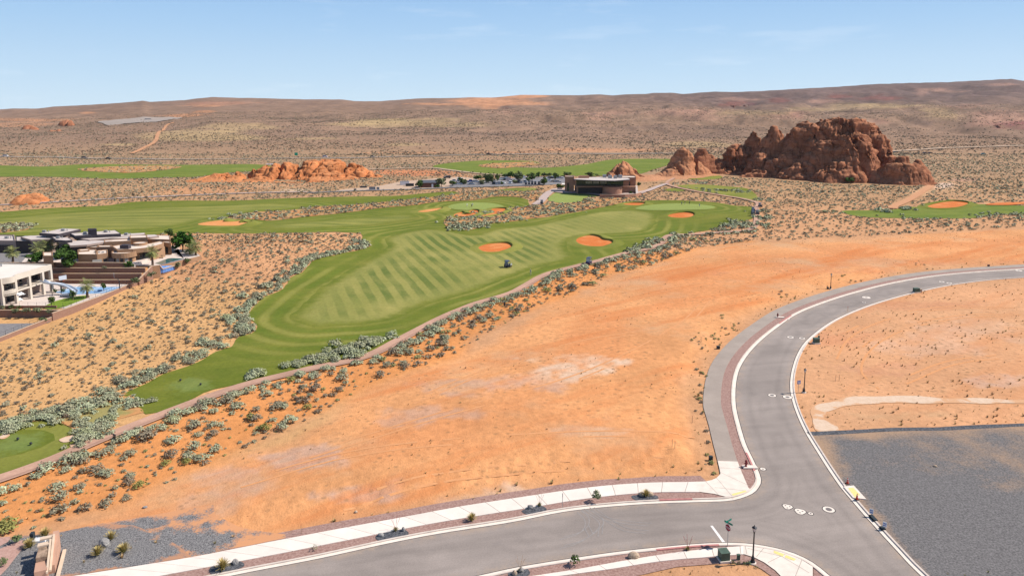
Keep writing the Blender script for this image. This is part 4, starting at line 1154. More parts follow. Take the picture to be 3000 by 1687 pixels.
for pts in ([(2980, 905), (2800, 900), (2600, 930), (2480, 985), (2430, 1060)], [(3000, 925), (2850, 925), (2650, 960), (2540, 1020), (2510, 1090), (2560, 1140)], [(900, 1335), (1300, 1212), (1700, 1100), (2000, 950), (2070, 880)], [(1500, 960), (1750, 890), (2000, 840), (2300, 800)], [(700, 1420), (1000, 1335), (1350, 1292), (1750, 1270), (2040, 1290)], [(2100, 800), (2500, 770), (2950, 757)], [(1200, 1180), (1500, 1060), (1800, 985), (2040, 960)], [(2640, 1120), (2800, 1060), (2990, 1040)], [(1000, 1480), (1250, 1405), (1600, 1370), (1950, 1350)]):
    c0_ = catmull(GP(pts)[:, :2], False, 1.2)
    for d in (-.85, .85):
        c = offset_line(c0_, d)
        A, B = offset_line(c, .2), offset_line(c, -.2)
        g_ = fbm(np.arange(len(c)) / 7., d, 0, 2, 55) > -.12
        za_, zb_ = terrain(A[:, 0], A[:, 1]) + .02, terrain(B[:, 0], B[:, 1]) + .02
        for q in range(len(c) - 1):
            if g_[q]: tk.quad((*A[q], za_[q]), (*B[q], zb_[q]), (*B[q + 1], zb_[q + 1]), (*A[q + 1], za_[q + 1]))
tag(tk.build('wheel_tracks', granular('packed_wheel_track', (0.56, 0.255, 0.11), (0.62, 0.30, 0.135), 2.0, bmp=0.1)), kind='structure')
W_TRAIL = gsheet('sandy_trail', TRAIL, 1, M['pale_sand'], 2.0, 1.0, 0.6)
# ------------------------------------------------------------------ sandstone
def rock(name, lobes, step, mat, seed, label, cat='rock', rough=1.0, bed=2.6, kind=None, group=None, k=1.1, sharp=1.0, ledge=0.55):
    L = []
    for X, Y, dep, wpx, hb, n in lobes:
        p = G(X, Y, depth=dep)
        L.append((p[0], p[1], p[2], wpx * dep / FOC, hb, n))
    L = np.array(L)
    x0, x1 = (L[:, 0] - L[:, 3]).min() - 6, (L[:, 0] + L[:, 3]).max() + 6
    y0, y1 = (L[:, 1] - L[:, 4]).min() - 6, (L[:, 1] + L[:, 4]).max() + 6
    xs, ys = np.arange(x0, x1, step), np.arange(y0, y1, step * 1.15)
    x, y = np.meshgrid(xs, ys)
    wx = x + rough * (5.5 * fbm(x / 22, y / 22, 0, 2, seed) + 1.3 * fbm(x / 5, y / 5, 0, 3, seed + 1))
    wy = y + rough * (5.5 * fbm(x / 22, y / 22, 5, 2, seed + 2) + 1.3 * fbm(x / 5, y / 5, 5, 3, seed + 3))
    base = terrain(x, y)
    acc = np.zeros_like(x)
    for xc, yc, zp, a, b, n in L:
        q = np.hypot((wx - xc) / a, (wy - yc) / b)
        h = zp - (zp + 1.5) * q ** n
        acc += np.exp(np.clip(k * h, -30, 60))
    h = np.log(acc + 1e-12) / k
    up = S(h / 5)
    # clefts between the domes, then bedding ledges, then grain
    c1 = 1 - np.abs(vn(wx / 15, wy / 24, 0, seed + 6)) * 1.0
    c2 = 1 - np.abs(fbm(wx / 4.2, wy / 5.5, 0, 2, seed + 7))
    h = h - up * rough * (8.5 * np.clip(c1, 0, 1) ** 8 + 2.6 * np.clip(c2, 0, 1) ** 9 + 2.4 * (1 - np.abs(vn(wx / 6.5, wy / 40, 0, seed + 21))) ** 7)
    h = h + rough * up * (1.6 * fbm(x / 9, y / 9, 0, 3, seed + 8))
    hb_ = h + 0.7 * fbm(x / 9, y / 9, 0, 2, seed + 9)
    t = hb_ / bed
    fr = t - np.floor(t)
    ter = bed * (np.floor(t) + S((fr - 0.25) / 0.5))
    h = h + (ter - hb_) * ledge * up
    h = h + 0.25 * rough * fbm(x / 1.6, y / 1.6, 0, 3, seed + 10)
    gy, gx = np.gradient(h, step * 1.15, step)
    ln = np.sqrt(1 + gx * gx + gy * gy)
    nx, ny, nz_ = -gx / ln, -gy / ln, 1 / ln
    slope = S((1 - nz_) / 0.5)
    d = rough * slope * (2.2 * fbm(x / 9, y / 9, h / 4.5, 2, seed + 11) + 0.8 * vn(x / 30, y / 30, h / 1.25 + fbm(x / 8, y / 8, 0, 2, seed + 12), seed + 13) * sharp + 0.3 * fbm(x / 2.2, y / 2.2, h / 1.2, 2, seed + 14))
    X, Yy, Z = x + nx * d, y + ny * d, base * 0 + h + nz_ * d * 0.35
    Z = np.where(h < base + 0.05, np.minimum(h, base - 0.1), Z)
    ny_, nx_ = x.shape
    i, j = np.meshgrid(np.arange(ny_ - 1), np.arange(nx_ - 1), indexing='ij')
    a = (i * nx_ + j).ravel()
    f = np.stack([a, a + 1, a + nx_ + 1, a + nx_], -1)
    keep = (np.maximum.reduce([h.ravel()[f[:, q]] - base.ravel()[f[:, q]] for q in range(4)]) > -0.6)
    f = f[keep]
    used = np.unique(f)
    mp_ = np.zeros(x.size, int); mp_[used] = np.arange(len(used))
    v = np.c_[X.ravel(), Yy.ravel(), Z.ravel()][used]
    me = np_mesh(name, v, mp_[f], True)
    o = link(name, me, None, [mat])
    return tag(o, label, cat, group, kind)

def bd(X):
    return np.interp(X, [1780, 1960, 2138, 2305, 2534, 2720], [455, 480, 500, 468, 436, 424])
def lb(X, Y, w, off, hb, n=2.2):
    return (X, Y, bd(X) + off, w, hb, n)
rock('sandstone_butte', [lb(2156, 407, 62, 14, 13, 2.0), lb(2120, 452, 55, 10, 12, 1.8), lb(2202, 378, 52, 26, 13, 1.8), lb(2262, 368, 78, 22, 18, 1.7), lb(2240, 440, 80, 9, 12, 2.2), lb(2300, 440, 70, 10, 12, 2.0), lb(2330, 380, 75, 30, 18, 2.0), lb(2372, 354, 90, 30, 20, 2.2),
    lb(2420, 350, 100, 30, 22, 2.6), lb(2464, 337, 95, 34, 22, 2.0), lb(2515, 346, 88, 36, 22, 2.6), lb(2435, 400, 112, 20, 19, 3.0), lb(2500, 392, 95, 20, 20, 2.8), lb(2545, 382, 74, 34, 20, 2.4), lb(2580, 425, 60, 30, 18, 2.0), lb(2400, 470, 130, 10, 12, 3.0), lb(2490, 468, 120, 10, 13, 3.0), lb(2290, 488, 150, 6, 9, 2.4), lb(2190, 492, 70, 5, 8, 2.0),
    lb(2560, 490, 85, 8, 11, 2.4)],
    0.46, M['rock'], 100, 'huge dark red sandstone butte rising from the desert behind the golf course', ledge=.5, rough=1.15)
rock('sandstone_dome', [lb(2643, 454, 92, 12, 17, 1.7), lb(2620, 470, 60, 10, 14, 1.8), lb(2680, 466, 55, 14, 15, 1.7), lb(2690, 510, 50, 8, 10, 1.8)], 0.42, M['rock'], 140, 'rounded red sandstone dome with a dark cap at the right foot of the butte', rough=0.8, ledge=.2)
rock('sandstone_cone', [lb(2005, 432, 52, 12, 13, 1.7), lb(2025, 460, 62, 12, 14, 1.7), lb(1995, 468, 66, 10, 15, 1.6), lb(1975, 492, 80, 6, 12, 1.6)], 0.42, M['rock_base'], 160, 'tall cone shaped sandstone knoll between the butte and the far fairway', rough=0.7, ledge=.15)
rock('sandstone_cone', [lb(2060, 431, 40, 20, 10, 1.9), lb(2085, 452, 46, 18, 10, 1.8), lb(2110, 462, 40, 15, 9, 1.8)], 0.42, M['rock'], 170, 'small double topped sandstone knoll at the left end of the butte', rough=0.7, ledge=.25)
rock('sandstone_cone', [lb(1826, 466, 42, 4, 9, 1.7), lb(1818, 486, 58, 3, 11, 1.6), lb(1862, 489, 36, 4, 9, 1.7), lb(1795, 505, 40, 2, 8, 1.6)], 0.42, M['rock_base'], 180, 'small pale orange sandstone cone rising just behind the clubhouse', rough=0.7, ledge=.15)
rock('slickrock', [lb(1960, 512, 170, 4, 22, 2.0), lb(1870, 518, 110, 0, 16, 2.0), lb(2070, 510, 100, 2, 14, 2.0)], 0.6, M['rock_base'], 190, None, None, rough=0.6, kind='structure', bed=1.2, ledge=.2)
def lo(X, Y, dep, w, hb, n=1.9):
    return (X, Y, dep, w, hb, n)
rock('orange_outcrop', [lo(724, 484, 478, 85, 20, 1.6), lo(690, 497, 470, 90, 18), lo(640, 504, 468, 60, 14), lo(800, 476, 480, 60, 18, 2.4), lo(830, 474, 480, 70, 18, 2.4), lo(922, 466, 486, 130, 26, 2.2), lo(966, 466, 488, 120, 26, 2.0), lo(1030, 482, 486, 90, 22, 1.8), lo(870, 492, 468, 110, 14, 2.0), lo(770, 512, 462, 130, 12, 2.0), lo(980, 500, 468, 110, 16, 2.0), lo(620, 520, 462, 120, 12, 2.2), lo(890, 520, 455, 120, 10, 2.2), lo(1085, 497, 482, 50, 12, 1.6), lo(700, 530, 452, 170, 10, 2.2)],
    0.55, M['rock_orange'], 200, 'long low bright orange sandstone outcrop beyond the second fairway', rough=1.15, bed=2.0, ledge=.5)
rock('orange_outcrop', [lo(93, 558, 356, 42, 7, 1.7), lo(62, 570, 352, 36, 6), lo(112, 570, 354, 40, 6), lo(46, 583, 347, 32, 4), lo(80, 580, 347, 50, 5)], 0.3, M['rock_orange'], 220, 'small orange sandstone knob among the scrub at the left edge', rough=0.4, bed=1.3, ledge=.3)
for X, Y, d, w, hb, lab in ((190, 349, 1500, 24, 18, 'far red rock knob standing left of the grey gravel lot'), (83, 364, 1350, 32, 16, 'distant flat red rock ledge at the far left'), (150, 374, 1300, 28, 12, 'distant dark red ledge below the other far left rocks')):
    rock('desert_outcrop', [(X, Y, d, w, hb, 2.0), (X + w * .5, Y + 3, d - 6, w * .7, hb * .7, 2.0)], 1.6, M['rock'], 240 + int(X), lab, rough=0.8)

# dark cliff bands on the far ridge
for q, (X, Y, w, hp) in enumerate([(2150, 308, 45, 9), (2280, 297, 36, 8), (2455, 285, 44, 8), (2585, 289, 60, 10), (2960, 364, 60, 9), (2205, 306, 14, 5), (1476, 316, 16, 5)]):
    p = G(X, Y + hp * .5); dd = p[1]; m_ = dd / FOC
    rock('cliff_band', [(X + dx * w, Y - hp * .5 + ddy * hp, dd + 6, w * ww, 30, 2.4) for dx, ddy, ww in ((-.6, .35, .45), (-.15, .0, .5), (.35, .12, .5), (.75, .4, .35))], 2.6, M['cliff'], 300 + q,
         ['dark red cliff band on the far ridge, leftmost', 'dark red cliff band on the far ridge, second', 'dark red cliff band on the far ridge, third', 'widest dark red cliff band on the far ridge', 'low dark red ledges on the slope at the far right', 'small dark rock knob between two cliff bands', 'small dark notch of rock below the orange skyline sand'][q], ledge=.3, rough=1.6, bed=5)

# ------------------------------------------------------------------ leaves
def quads(c, nrm, size, rng, asp=0.75):
    n = len(c)
    nrm = nrm / np.maximum(np.linalg.norm(nrm, axis=1)[:, None], 1e-9)
    r = rng.normal(size=(n, 3))
    a = np.cross(nrm, r); a /= np.maximum(np.linalg.norm(a, axis=1)[:, None], 1e-9)
    b = np.cross(nrm, a)
    s = np.asarray(size).reshape(-1, 1)
    v = np.stack([c + a * s, c + b * s * asp, c - a * s, c - b * s * asp], 1)
    return v.reshape(-1, 3)

def lobes_on(n, rng, rad=0.46, flat=0.62, low=0.12):
    L = []
    for q in range(n):
        w = 2.4 * q + rng.uniform(-.4, .4)
        r = math.sqrt((q + .4) / n) * (1 - rad * .75)
        L.append((r * math.cos(w), r * math.sin(w), low + (flat - low) * (1 - r * r) * rng.uniform(.6, 1.0), rad * rng.uniform(.7, 1.1)))
    return np.array(L)

def shrub_proto(n, size, seed, flat=0.55):
    rng = np.random.default_rng(seed)
    L = lobes_on(8, rng, 0.50, flat)
    k = rng.integers(0, len(L), n)
    d = rng.normal(size=(n, 3)); d[:, 2] = np.abs(d[:, 2]) * 0.9 + 0.05 * rng.normal(size=n)
    d /= np.linalg.norm(d, axis=1)[:, None]
    c = L[k, :3] + d * L[k, 3][:, None] * rng.uniform(.75, 1.05, (n, 1))
    c[:, 2] = np.maximum(c[:, 2], 0.03)
    return quads(c, d + np.array((.1, 0, .45)) + rng.normal(size=(n, 3)) * .34, size * rng.uniform(.6, 1.25, n), rng, .7)

HI = [shrub_proto(240, .125, s) for s in range(6)]
MID = [shrub_proto(70, .22, 20 + s) for s in range(5)]
LOW = [shrub_proto(22, .38, 40 + s) for s in range(4)]
TINY = [shrub_proto(7, .60, 60 + s, .35) for s in range(3)]
def tuft_proto(n, seed):
    rng = np.random.default_rng(seed)
    w = rng.uniform(0, 2 * math.pi, n); t = rng.uniform(.2, 1.0, n)
    top = np.stack([np.cos(w) * t, np.sin(w) * t, 1.15 - .7 * t * t + rng.uniform(-.15, .15, n)], -1)
    s = np.stack([-np.sin(w), np.cos(w), 0 * w], -1) * .16
    b = top * np.array((.12, .12, 0))
    return np.stack([b - s, b + s, top + s * .25, top - s * .25], 1).reshape(-1, 3)
TUFT = [tuft_proto(12, 80 + s) for s in range(4)]

def mass(name, inst, protos, mat, label, cat, rng):
    """one mesh for growth nobody could count; inst = x, y, z, radius, tint"""
    V, T = [], []
    which = rng.integers(0, len(protos), len(inst))
    for q, P in enumerate(protos):
        I = inst[which == q]
        if len(I) == 0: continue
        w = rng.uniform(0, 2 * math.pi, len(I))
        c, s = np.cos(w), np.sin(w)
        st = rng.uniform(.8, 1.25, (len(I), 1)); hz = rng.uniform(.75, 1.2, (len(I), 1))
        x = (P[None, :, 0] * c[:, None] - P[None, :, 1] * s[:, None]) * I[:, 3:4] * st + I[:, 0:1]
        y = (P[None, :, 0] * s[:, None] + P[None, :, 1] * c[:, None]) * I[:, 3:4] + I[:, 1:2]
        z = P[None, :, 2] * I[:, 3:4] * hz + I[:, 2:3] - .03
        V.append(np.stack([x, y, z], -1).reshape(-1, 3))
        T.append(np.repeat(I[:, 4], len(P)))
    V = np.concatenate(V); T = np.concatenate(T)
    me = np_mesh(name, V, np.arange(len(V)).reshape(-1, 4))
    attr(me, 'tint', T)
    return me

# ------------------------------------------------------------------ where things may grow
ESTATE = np.array([(-400, 128), (-99, 128), (-97, 188), (-92, 210), (-96, 222), (-101, 226), (-112, 226), (-125, 232), (-400, 240)], float)
CLUBZONE = GP([(1600, 556), (1615, 548), (1650, 552), (1655, 520), (1860, 520), (1895, 548), (1895, 567), (1760, 582), (1735, 577), (1600, 569)])[:, :2]
PARKZONE = GP([(985, 562), (1000, 555), (1112, 544), (1169, 534), (1303, 520), (1400, 522), (1560, 512), (1662, 511), (1662, 530), (1640, 541), (1550, 546), (1370, 550), (1171, 556)])[:, :2]
ROCKZONE = np.concatenate([GP([(1775, 533), (1800, 514), (1960, 500), (2140, 500), (2700, 520), (2728, 534), (2680, 547), (2534, 543), (2305, 531), (2210, 523), (2100, 518), (1960, 534)])[:, :2]])
STREETS = np.r_[offset_line(SW_U, 1.6), W_P[nearest(W_P, (2090, 1340)):], [[400, 215], [400, 20], [60, 20]], ]
greens = list(WF.values())
isles = list(ISLES.values())
cartpts = np.r_[resample(W_CART, 1.0), resample(W_CLUB, 1.0), resample(W_PR, 1.0)]
trailpts = [(GP([(2729, 545), (2712, 556), (2690, 570), (2665, 585), (2640, 597), (2618, 606), (2615, 612)])[:, :2], 3.0)]

def growable(x, y, lots=False):
    ok = np.ones(len(x), bool)
    g = np.zeros(len(x), bool)
    for p in greens: g |= pip(x, y, p)
    i = np.zeros(len(x), bool)
    for p in isles: i |= pip(x, y, p)
    ok &= ~g | i
    for p in WB: ok &= ~pip(x, y, p)
    for p in (ESTATE, CLUBZONE, PARKZONE, ROCKZONE, WF['practice']): ok &= ~pip(x, y, p)
    for p in (PADW,): ok &= ~pip(x, y, p)
    if not lots: ok &= ~pip(x, y, STREETS)
    near_ = y < 640
    idx = np.where(ok & near_)[0]
    for s in range(0, len(idx), 4000):
        k_ = idx[s:s + 4000]
        d = np.min((x[k_, None] - cartpts[None, :, 0]) ** 2 + (y[k_, None] - cartpts[None, :, 1]) ** 2, axis=1)
        ok[k_] &= d > 2.0 ** 2
    t = resample(trailpts[0][0], 1.0)
    idx = np.where(ok & (y > 300) & (y < 480) & (x > 100))[0]
    if len(idx):
        d = np.min((x[idx, None] - t[None, :, 0]) ** 2 + (y[idx, None] - t[None, :, 1]) ** 2, axis=1)
        ok[idx] &= d > 9
    return ok

def jgrid(poly, cell, rng, jit=0.95):
    lo_, hi_ = poly.min(0), poly.max(0)
    gx, gy = np.meshgrid(np.arange(lo_[0], hi_[0], cell), np.arange(lo_[1], hi_[1], cell))
    gx = gx.ravel() + rng.uniform(-.5, .5, gx.size) * cell * jit
    gy = gy.ravel() + rng.uniform(-.5, .5, gy.size) * cell * jit
    k_ = pip(gx, gy, poly)
    return gx[k_], gy[k_]

PLANTS = []     # x, y, radius, tint, zone
def grow(x, y, r, t, zone, ok=None):
    ok = growable(x, y) if ok is None else ok
    PLANTS.append(np.stack([x[ok], y[ok], r[ok], t[ok], np.full(ok.sum(), zone)], -1))

def logn(rng, n, a, b, p=1.8):
    return a + (b - a) * rng.random(n) ** p

rg = np.random.default_rng(5)
# 1 the band between cart path and sand pad
Z1 = np.r_[GP(CARTPATH[:29])[:, :2], PAD_LINE[:18][::-1]]
x, y = jgrid(Z1, 2.05, rg)
k_ = rg.random(len(x)) < 0.46 + 0.45 * S(fbm(x / 9, y / 9, 0, 2, 301) * 1.4 + .5)
x, y = x[k_], y[k_]
grow(x, y, logn(rg, len(x), .30, 1.35, 1.7), np.where(rg.random(len(x)) < .12, .95, rg.uniform(.12, .74, len(x))), 1)
x, y = jgrid(Z1, 1.7, rg)
k_ = rg.random(len(x)) < .62
x, y = x[k_], y[k_]
grow(x, y, logn(rg, len(x), .16, .5), np.where(rg.random(len(x)) < .22, .97, rg.uniform(.1, .5, len(x))), 1)
c = resample(W_CART[:nearest(W_CART, (2200, 676))], 1.25)
for side, lo_, hi_, pr in ((-1, 1.9, 4.6, .62), (-1, 2.0, 3.4, .4), (1, 1.9, 3.0, .10)):
    p = offset_line(c, side * rg.uniform(lo_, hi_, len(c)))
    k_ = rg.random(len(p)) < pr
    p = p[k_]
    ok_ = growable(p[:, 0], p[:, 1])
    grow(p[:, 0], p[:, 1], logn(rg, len(p), .7, 1.5, 1.2), rg.uniform(.6, .82, len(p)), 1, ok_)
# 2 slope below the houses
Z2 = GP([(-60, 1010), (150, 945), (385, 842), (424, 830), (560, 775), (600, 752), (520, 704), (560, 692), (700, 686), (1050, 690), (1086, 722), (915, 768), (848, 817), (746, 896), (725, 925), (752, 963), (629, 1030), (478, 1096), (375, 1148), (300, 1185), (175, 1235), (0, 1268), (-60, 1285)])[:, :2]
x, y = jgrid(Z2, 1.2, rg)
k_ = rg.random(len(x)) < .48 + .5 * S(fbm(x / 7, y / 7, 0, 3, 302) * 1.5 + .5)
x, y = x[k_], y[k_]
grow(x, y, logn(rg, len(x), .15, .58, 2.2), rg.uniform(.0, .36, len(x)), 2)
x, y = jgrid(Z2, 2.6, rg)
k_ = rg.random(len(x)) < .20 + .35 * S((y - 175) / 30)
x, y = x[k_], y[k_]
grow(x, y, logn(rg, len(x), .5, 1.05), rg.uniform(.2, .66, len(x)), 2)
# 3 pale hedge of sage along the left rim of the fairway
rim = line([(1062, 703), (1086, 722), (1024, 738), (960, 752), (915, 768), (893, 793), (848, 817), (816, 855), (786, 867), (746, 896), (725, 925), (752, 963), (734, 978), (699, 987), (673, 1015), (629, 1030), (582, 1060), (478, 1096), (431, 1121), (375, 1148), (368, 1160), (300, 1190), (221, 1215), (140, 1229), (52, 1249), (0, 1262), (-60, 1275)], 0, 0, 0.75)
for rep in range(5):
    off = np.abs(rg.normal(0, 1, len(rim))) * 2.3 + .2
    p = offset_line(rim, -off)
    pr = .62 * S(fbm(np.arange(len(rim)) / 9., rep, 0, 2, 303) + .75)
    p = p[rg.random(len(p)) < pr]
    grow(p[:, 0], p[:, 1], logn(rg, len(p), .4, 1.4, 1.3), rg.uniform(.4, .82, len(p)), 3, growable(p[:, 0], p[:, 1]) | True)
for X, Y, n, sp, r in ((300, 1205, 9, 4.5, .9), (255, 1270, 15, 3.0, 1.1), (320, 1240, 8, 2.4, 1.0), (390, 1185, 10, 2.0, .9), (430, 1180, 3, 1.2, 1.0), (155, 1222, 12, 4.0, 1.0), (30, 1255, 12, 3.0, 1.1), (230, 1244, 5, 2.0, 1.0), (270, 1287, 8, 1.6, 1.35), (205, 1212, 14, 4.0, .9), (350, 1180, 14, 3.0, .7),
                       (872, 1072, 9, 1.6, 1.4), (920, 1058, 14, 2.2, 1.5), (960, 1045, 10, 1.8, 1.3), (1000, 1030, 12, 2.2, 1.5), (1040, 1040, 8, 1.8, 1.3), (1060, 1018, 10, 2.0, 1.5), (1090, 1005, 12, 2.0, 1.4), (1115, 1000, 6, 1.4, 1.2), (1145, 990, 5, 1.0, 1.3), (740, 1105, 6, 1.4, 1.3), (755, 1098, 4, 1.0, 1.3), (972, 1060, 5, 1.4, 1.1),
                       (1850, 736, 14, 2.6, 1.3), (1875, 726, 18, 3.0, 1.3), (1905, 714, 18, 3.2, 1.3), (1925, 705, 12, 2.6, 1.3), (2150, 662, 40, 7, 1.3), (2175, 655, 26, 5, 1.3), (2110, 676, 16, 4.0, 1.0), (2235, 640, 26, 4.5, 1.3), (2245, 660, 22, 4.5, 1.2), (2240, 620, 16, 4.5, 1.2), (1980, 688, 8, 2.4, 1.2),
                       (1345, 668, 40, 6, 1.3), (1380, 664, 40, 7, 1.3), (1420, 655, 30, 6, 1.2), (1330, 648, 22, 5, 1.2), (1375, 640, 16, 5, 1.2), (1420, 626, 24, 5, 1.3), (1500, 645, 18, 5, 1.1), (1520, 640, 16, 5, 1.1), (1720, 588, 16, 4, 1.3), (1660, 622, 20, 6, 1.2), (1640, 606, 18, 6, 1.1), (1595, 628, 20, 6, 1.1), (660, 641, 20, 6, 1.2), (700, 634, 24, 8, 1.2), (40, 668, 30, 9, 1.2), (75, 664, 14, 5, 1.2),
                       (2040, 535, 34, 10, 1.2), (2070, 558, 20, 7, 1.2), (2130, 560, 26, 8, 1.2), (2180, 562, 22, 7, 1.2), (2230, 587, 26, 6, 1.2), (2590, 622, 8, 3, 1.8), (2660, 614, 16, 4, 1.5), (2450, 625, 14, 5, 1.2), (2700, 648, 26, 12, 1.1), (2900, 634, 20, 9, 1.4), (2960, 630, 18, 9, 1.5)):
    p = G(X, Y)
    xx, yy = p[0] + rg.normal(0, sp * .5, n), p[1] + rg.normal(0, sp * .55, n)
    grow(xx, yy, r * rg.uniform(.5, 1.1, n), rg.uniform(.55, .9, n), 3, np.ones(n, bool))
for X, Y in ((2065, 1100), (2045, 1150), (2088, 1135), (2072, 1182), (2040, 1003), (2110, 1000), (2062, 985), (2130, 970), (2080, 1220), (2092, 1300), (2098, 1380), (2090, 1390), (2150, 945), (2300, 870), (2480, 815), (2700, 775)):
    p = G(X, Y); n = 6
    xx, yy = p[0] + rg.normal(0, 1.3, n), p[1] + rg.normal(0, 2.2, n)
    ok_ = pip(xx, yy, PADW)
    grow(xx, yy, rg.uniform(.18, .5, n), np.where(rg.random(n) < .5, .97, rg.uniform(.1, .5, n)), 1, ok_)
# 5 scrub islands
for nm, cell, pr in (('a', 2.1, .8), ('b', 2.2, .7), ('c', 2.0, .8), ('d', 4.0, .7), ('e', 4.0, .7)):
    x, y = jgrid(ISLES[nm], cell, rg)
    k_ = rg.random(len(x)) < pr
    x, y = x[k_], y[k_]
    grow(x, y, logn(rg, len(x), .35, 1.15, 1.4), rg.uniform(.25, .78, len(x)), 5)
# 6 the mid desert
Z6 = np.array([(-520, 232), (-30, 232), (60, 232), (150, 225), (330, 222), (420, 260), (640, 730), (-640, 730)], float)
x, y = jgrid(Z6, 2.15, rg)
k_ = (rg.random(len(x)) < (.42 + .5 * S(fbm(x / 16, y / 16, 0, 3, 304) * 1.3 + .5)) * (1 - .45 * S((y - 430) / 250))) & (np.abs(x) < .86 * y)
x, y = x[k_], y[k_]
rr = S((x - 60) / 120)
grow(x, y, logn(rg, len(x), .32, 1.05, 1.7), np.clip(rg.uniform(.2, .55, len(x)) + .12 * rr, 0, 1), 6)
# 7 the far plain
x = rg.uniform(-1500, 1500, 150000); y = 700 + 1300 * rg.random(150000) ** 1.15
k_ = (np.abs(x) < .82 * y) & (rg.random(len(x)) < .25 + .75 * S(fbm(x / 90, y / 120, 0, 4, 305) * 1.6 + .5))
x, y = x[k_], y[k_]
PLANTS.append(np.stack([x, y, logn(rg, len(x), .5, 1.5), rg.uniform(.0, .35, len(x)), np.full(len(x), 7)], -1))

A = np.concatenate(PLANTS)
A = A[(A[:, 1] > 40)]
dist = np.hypot(A[:, 0], A[:, 1])
X_, Y_ = proj(A[:, 0], A[:, 1], np.zeros(len(A)))
inview = (X_ > 5) & (X_ < 2995) & (Y_ < 1680)
app = np.where(inview, A[:, 2] / dist, 0)
order = np.argsort(-app)
big = np.zeros(len(A), bool); big[order[:290]] = True
zz = terrain(A[:, 0], A[:, 1])
extra = np.where(A[:, 4] == 5, zoff(A[:, 0], A[:, 1], 3) * .8, 0)
A6 = np.c_[A[:, 0], A[:, 1], zz + extra, A[:, 2], A[:, 3], A[:, 4]]

near_mask = (~big) & (dist < 230)
mid_mask = (~big) & (dist >= 230) & (dist < 430)
far_mask = (~big) & (dist >= 430)
def rest():
    V, F, T = [], [], []
    for msk, pr in ((near_mask, MID), (mid_mask, LOW), (far_mask, TINY)):
        me = mass('tmp', A6[msk][:, :5], pr, None, None, None, rg)
        v = np.empty(len(me.vertices) * 3, np.float32); me.vertices.foreach_get('co', v)
        t = np.empty(len(me.vertices), np.float32); me.attributes['tint'].data.foreach_get('value', t)
        V.append(v.reshape(-1, 3)); T.append(t)
        bpy.data.meshes.remove(me)
    V = np.concatenate(V); T = np.concatenate(T)
    me = np_mesh('sagebrush', V, np.arange(len(V)).reshape(-1, 4))
    attr(me, 'tint', T)
    o = link('sagebrush_scrub', me, None, [M['sage']])
    tag(o, 'grey green sagebrush scrub spread over the desert and around the fairways', 'scrub', None, 'stuff')
rest()
# the nearest bushes one by one
HIM = {}
def himesh(v, tint):
    key = (v, round(tint * 8))
    if key not in HIM:
        me = np_mesh('sagebrush', HI[v], np.arange(len(HI[v])).reshape(-1, 4))
        attr(me, 'tint', np.full(len(HI[v]), key[1] / 8))
        me.materials.append(M['sage'])
        HIM[key] = me
    return HIM[key]
SHL = {1: ('%s sagebrush on orange sand between cart path and bare pad', 'sagebrush between the cart path and the bare sand pad'),
       2: ('%s brush on the tan slope below the retaining walls', 'brush on the slope below the houses'),
       3: ('%s sagebrush in the dense rim along the grass', 'sagebrush crowding the edge of the grass'),
       5: ('%s sagebrush on a sandy island in the fairway', 'sagebrush on sandy islands in the fairway'),
       6: ('%s sagebrush in the open desert beyond the path', 'sagebrush in the open desert'),
       7: ('%s sagebrush on the far plain', 'sagebrush on the far plain')}
for i_ in order[:290]:
    x_, y_, z_, r_, t_, zn = A6[i_]
    o = bpy.data.objects.new('sagebrush', himesh(int(rg.integers(0, 6)), t_))
    COL.objects.link(o)
    o.location = (x_, y_, z_ - .03)
    o.rotation_euler = (0, 0, rg.uniform(0, 6.28))
    o.scale = (r_ * rg.uniform(.85, 1.2), r_, r_ * rg.uniform(.8, 1.15))
    hue = 'olive green' if t_ > .9 else 'pale silvery green' if t_ > .64 else 'grey green' if t_ > .4 else 'dull grey brown'
    size = 'large' if r_ > 1.1 else 'middling' if r_ > .7 else 'small'
    lb_, gp__ = SHL[int(zn)]
    tag(o, lb_ % (size + ' ' + hue), 'bush', size + ' ' + hue + ' ' + gp__)
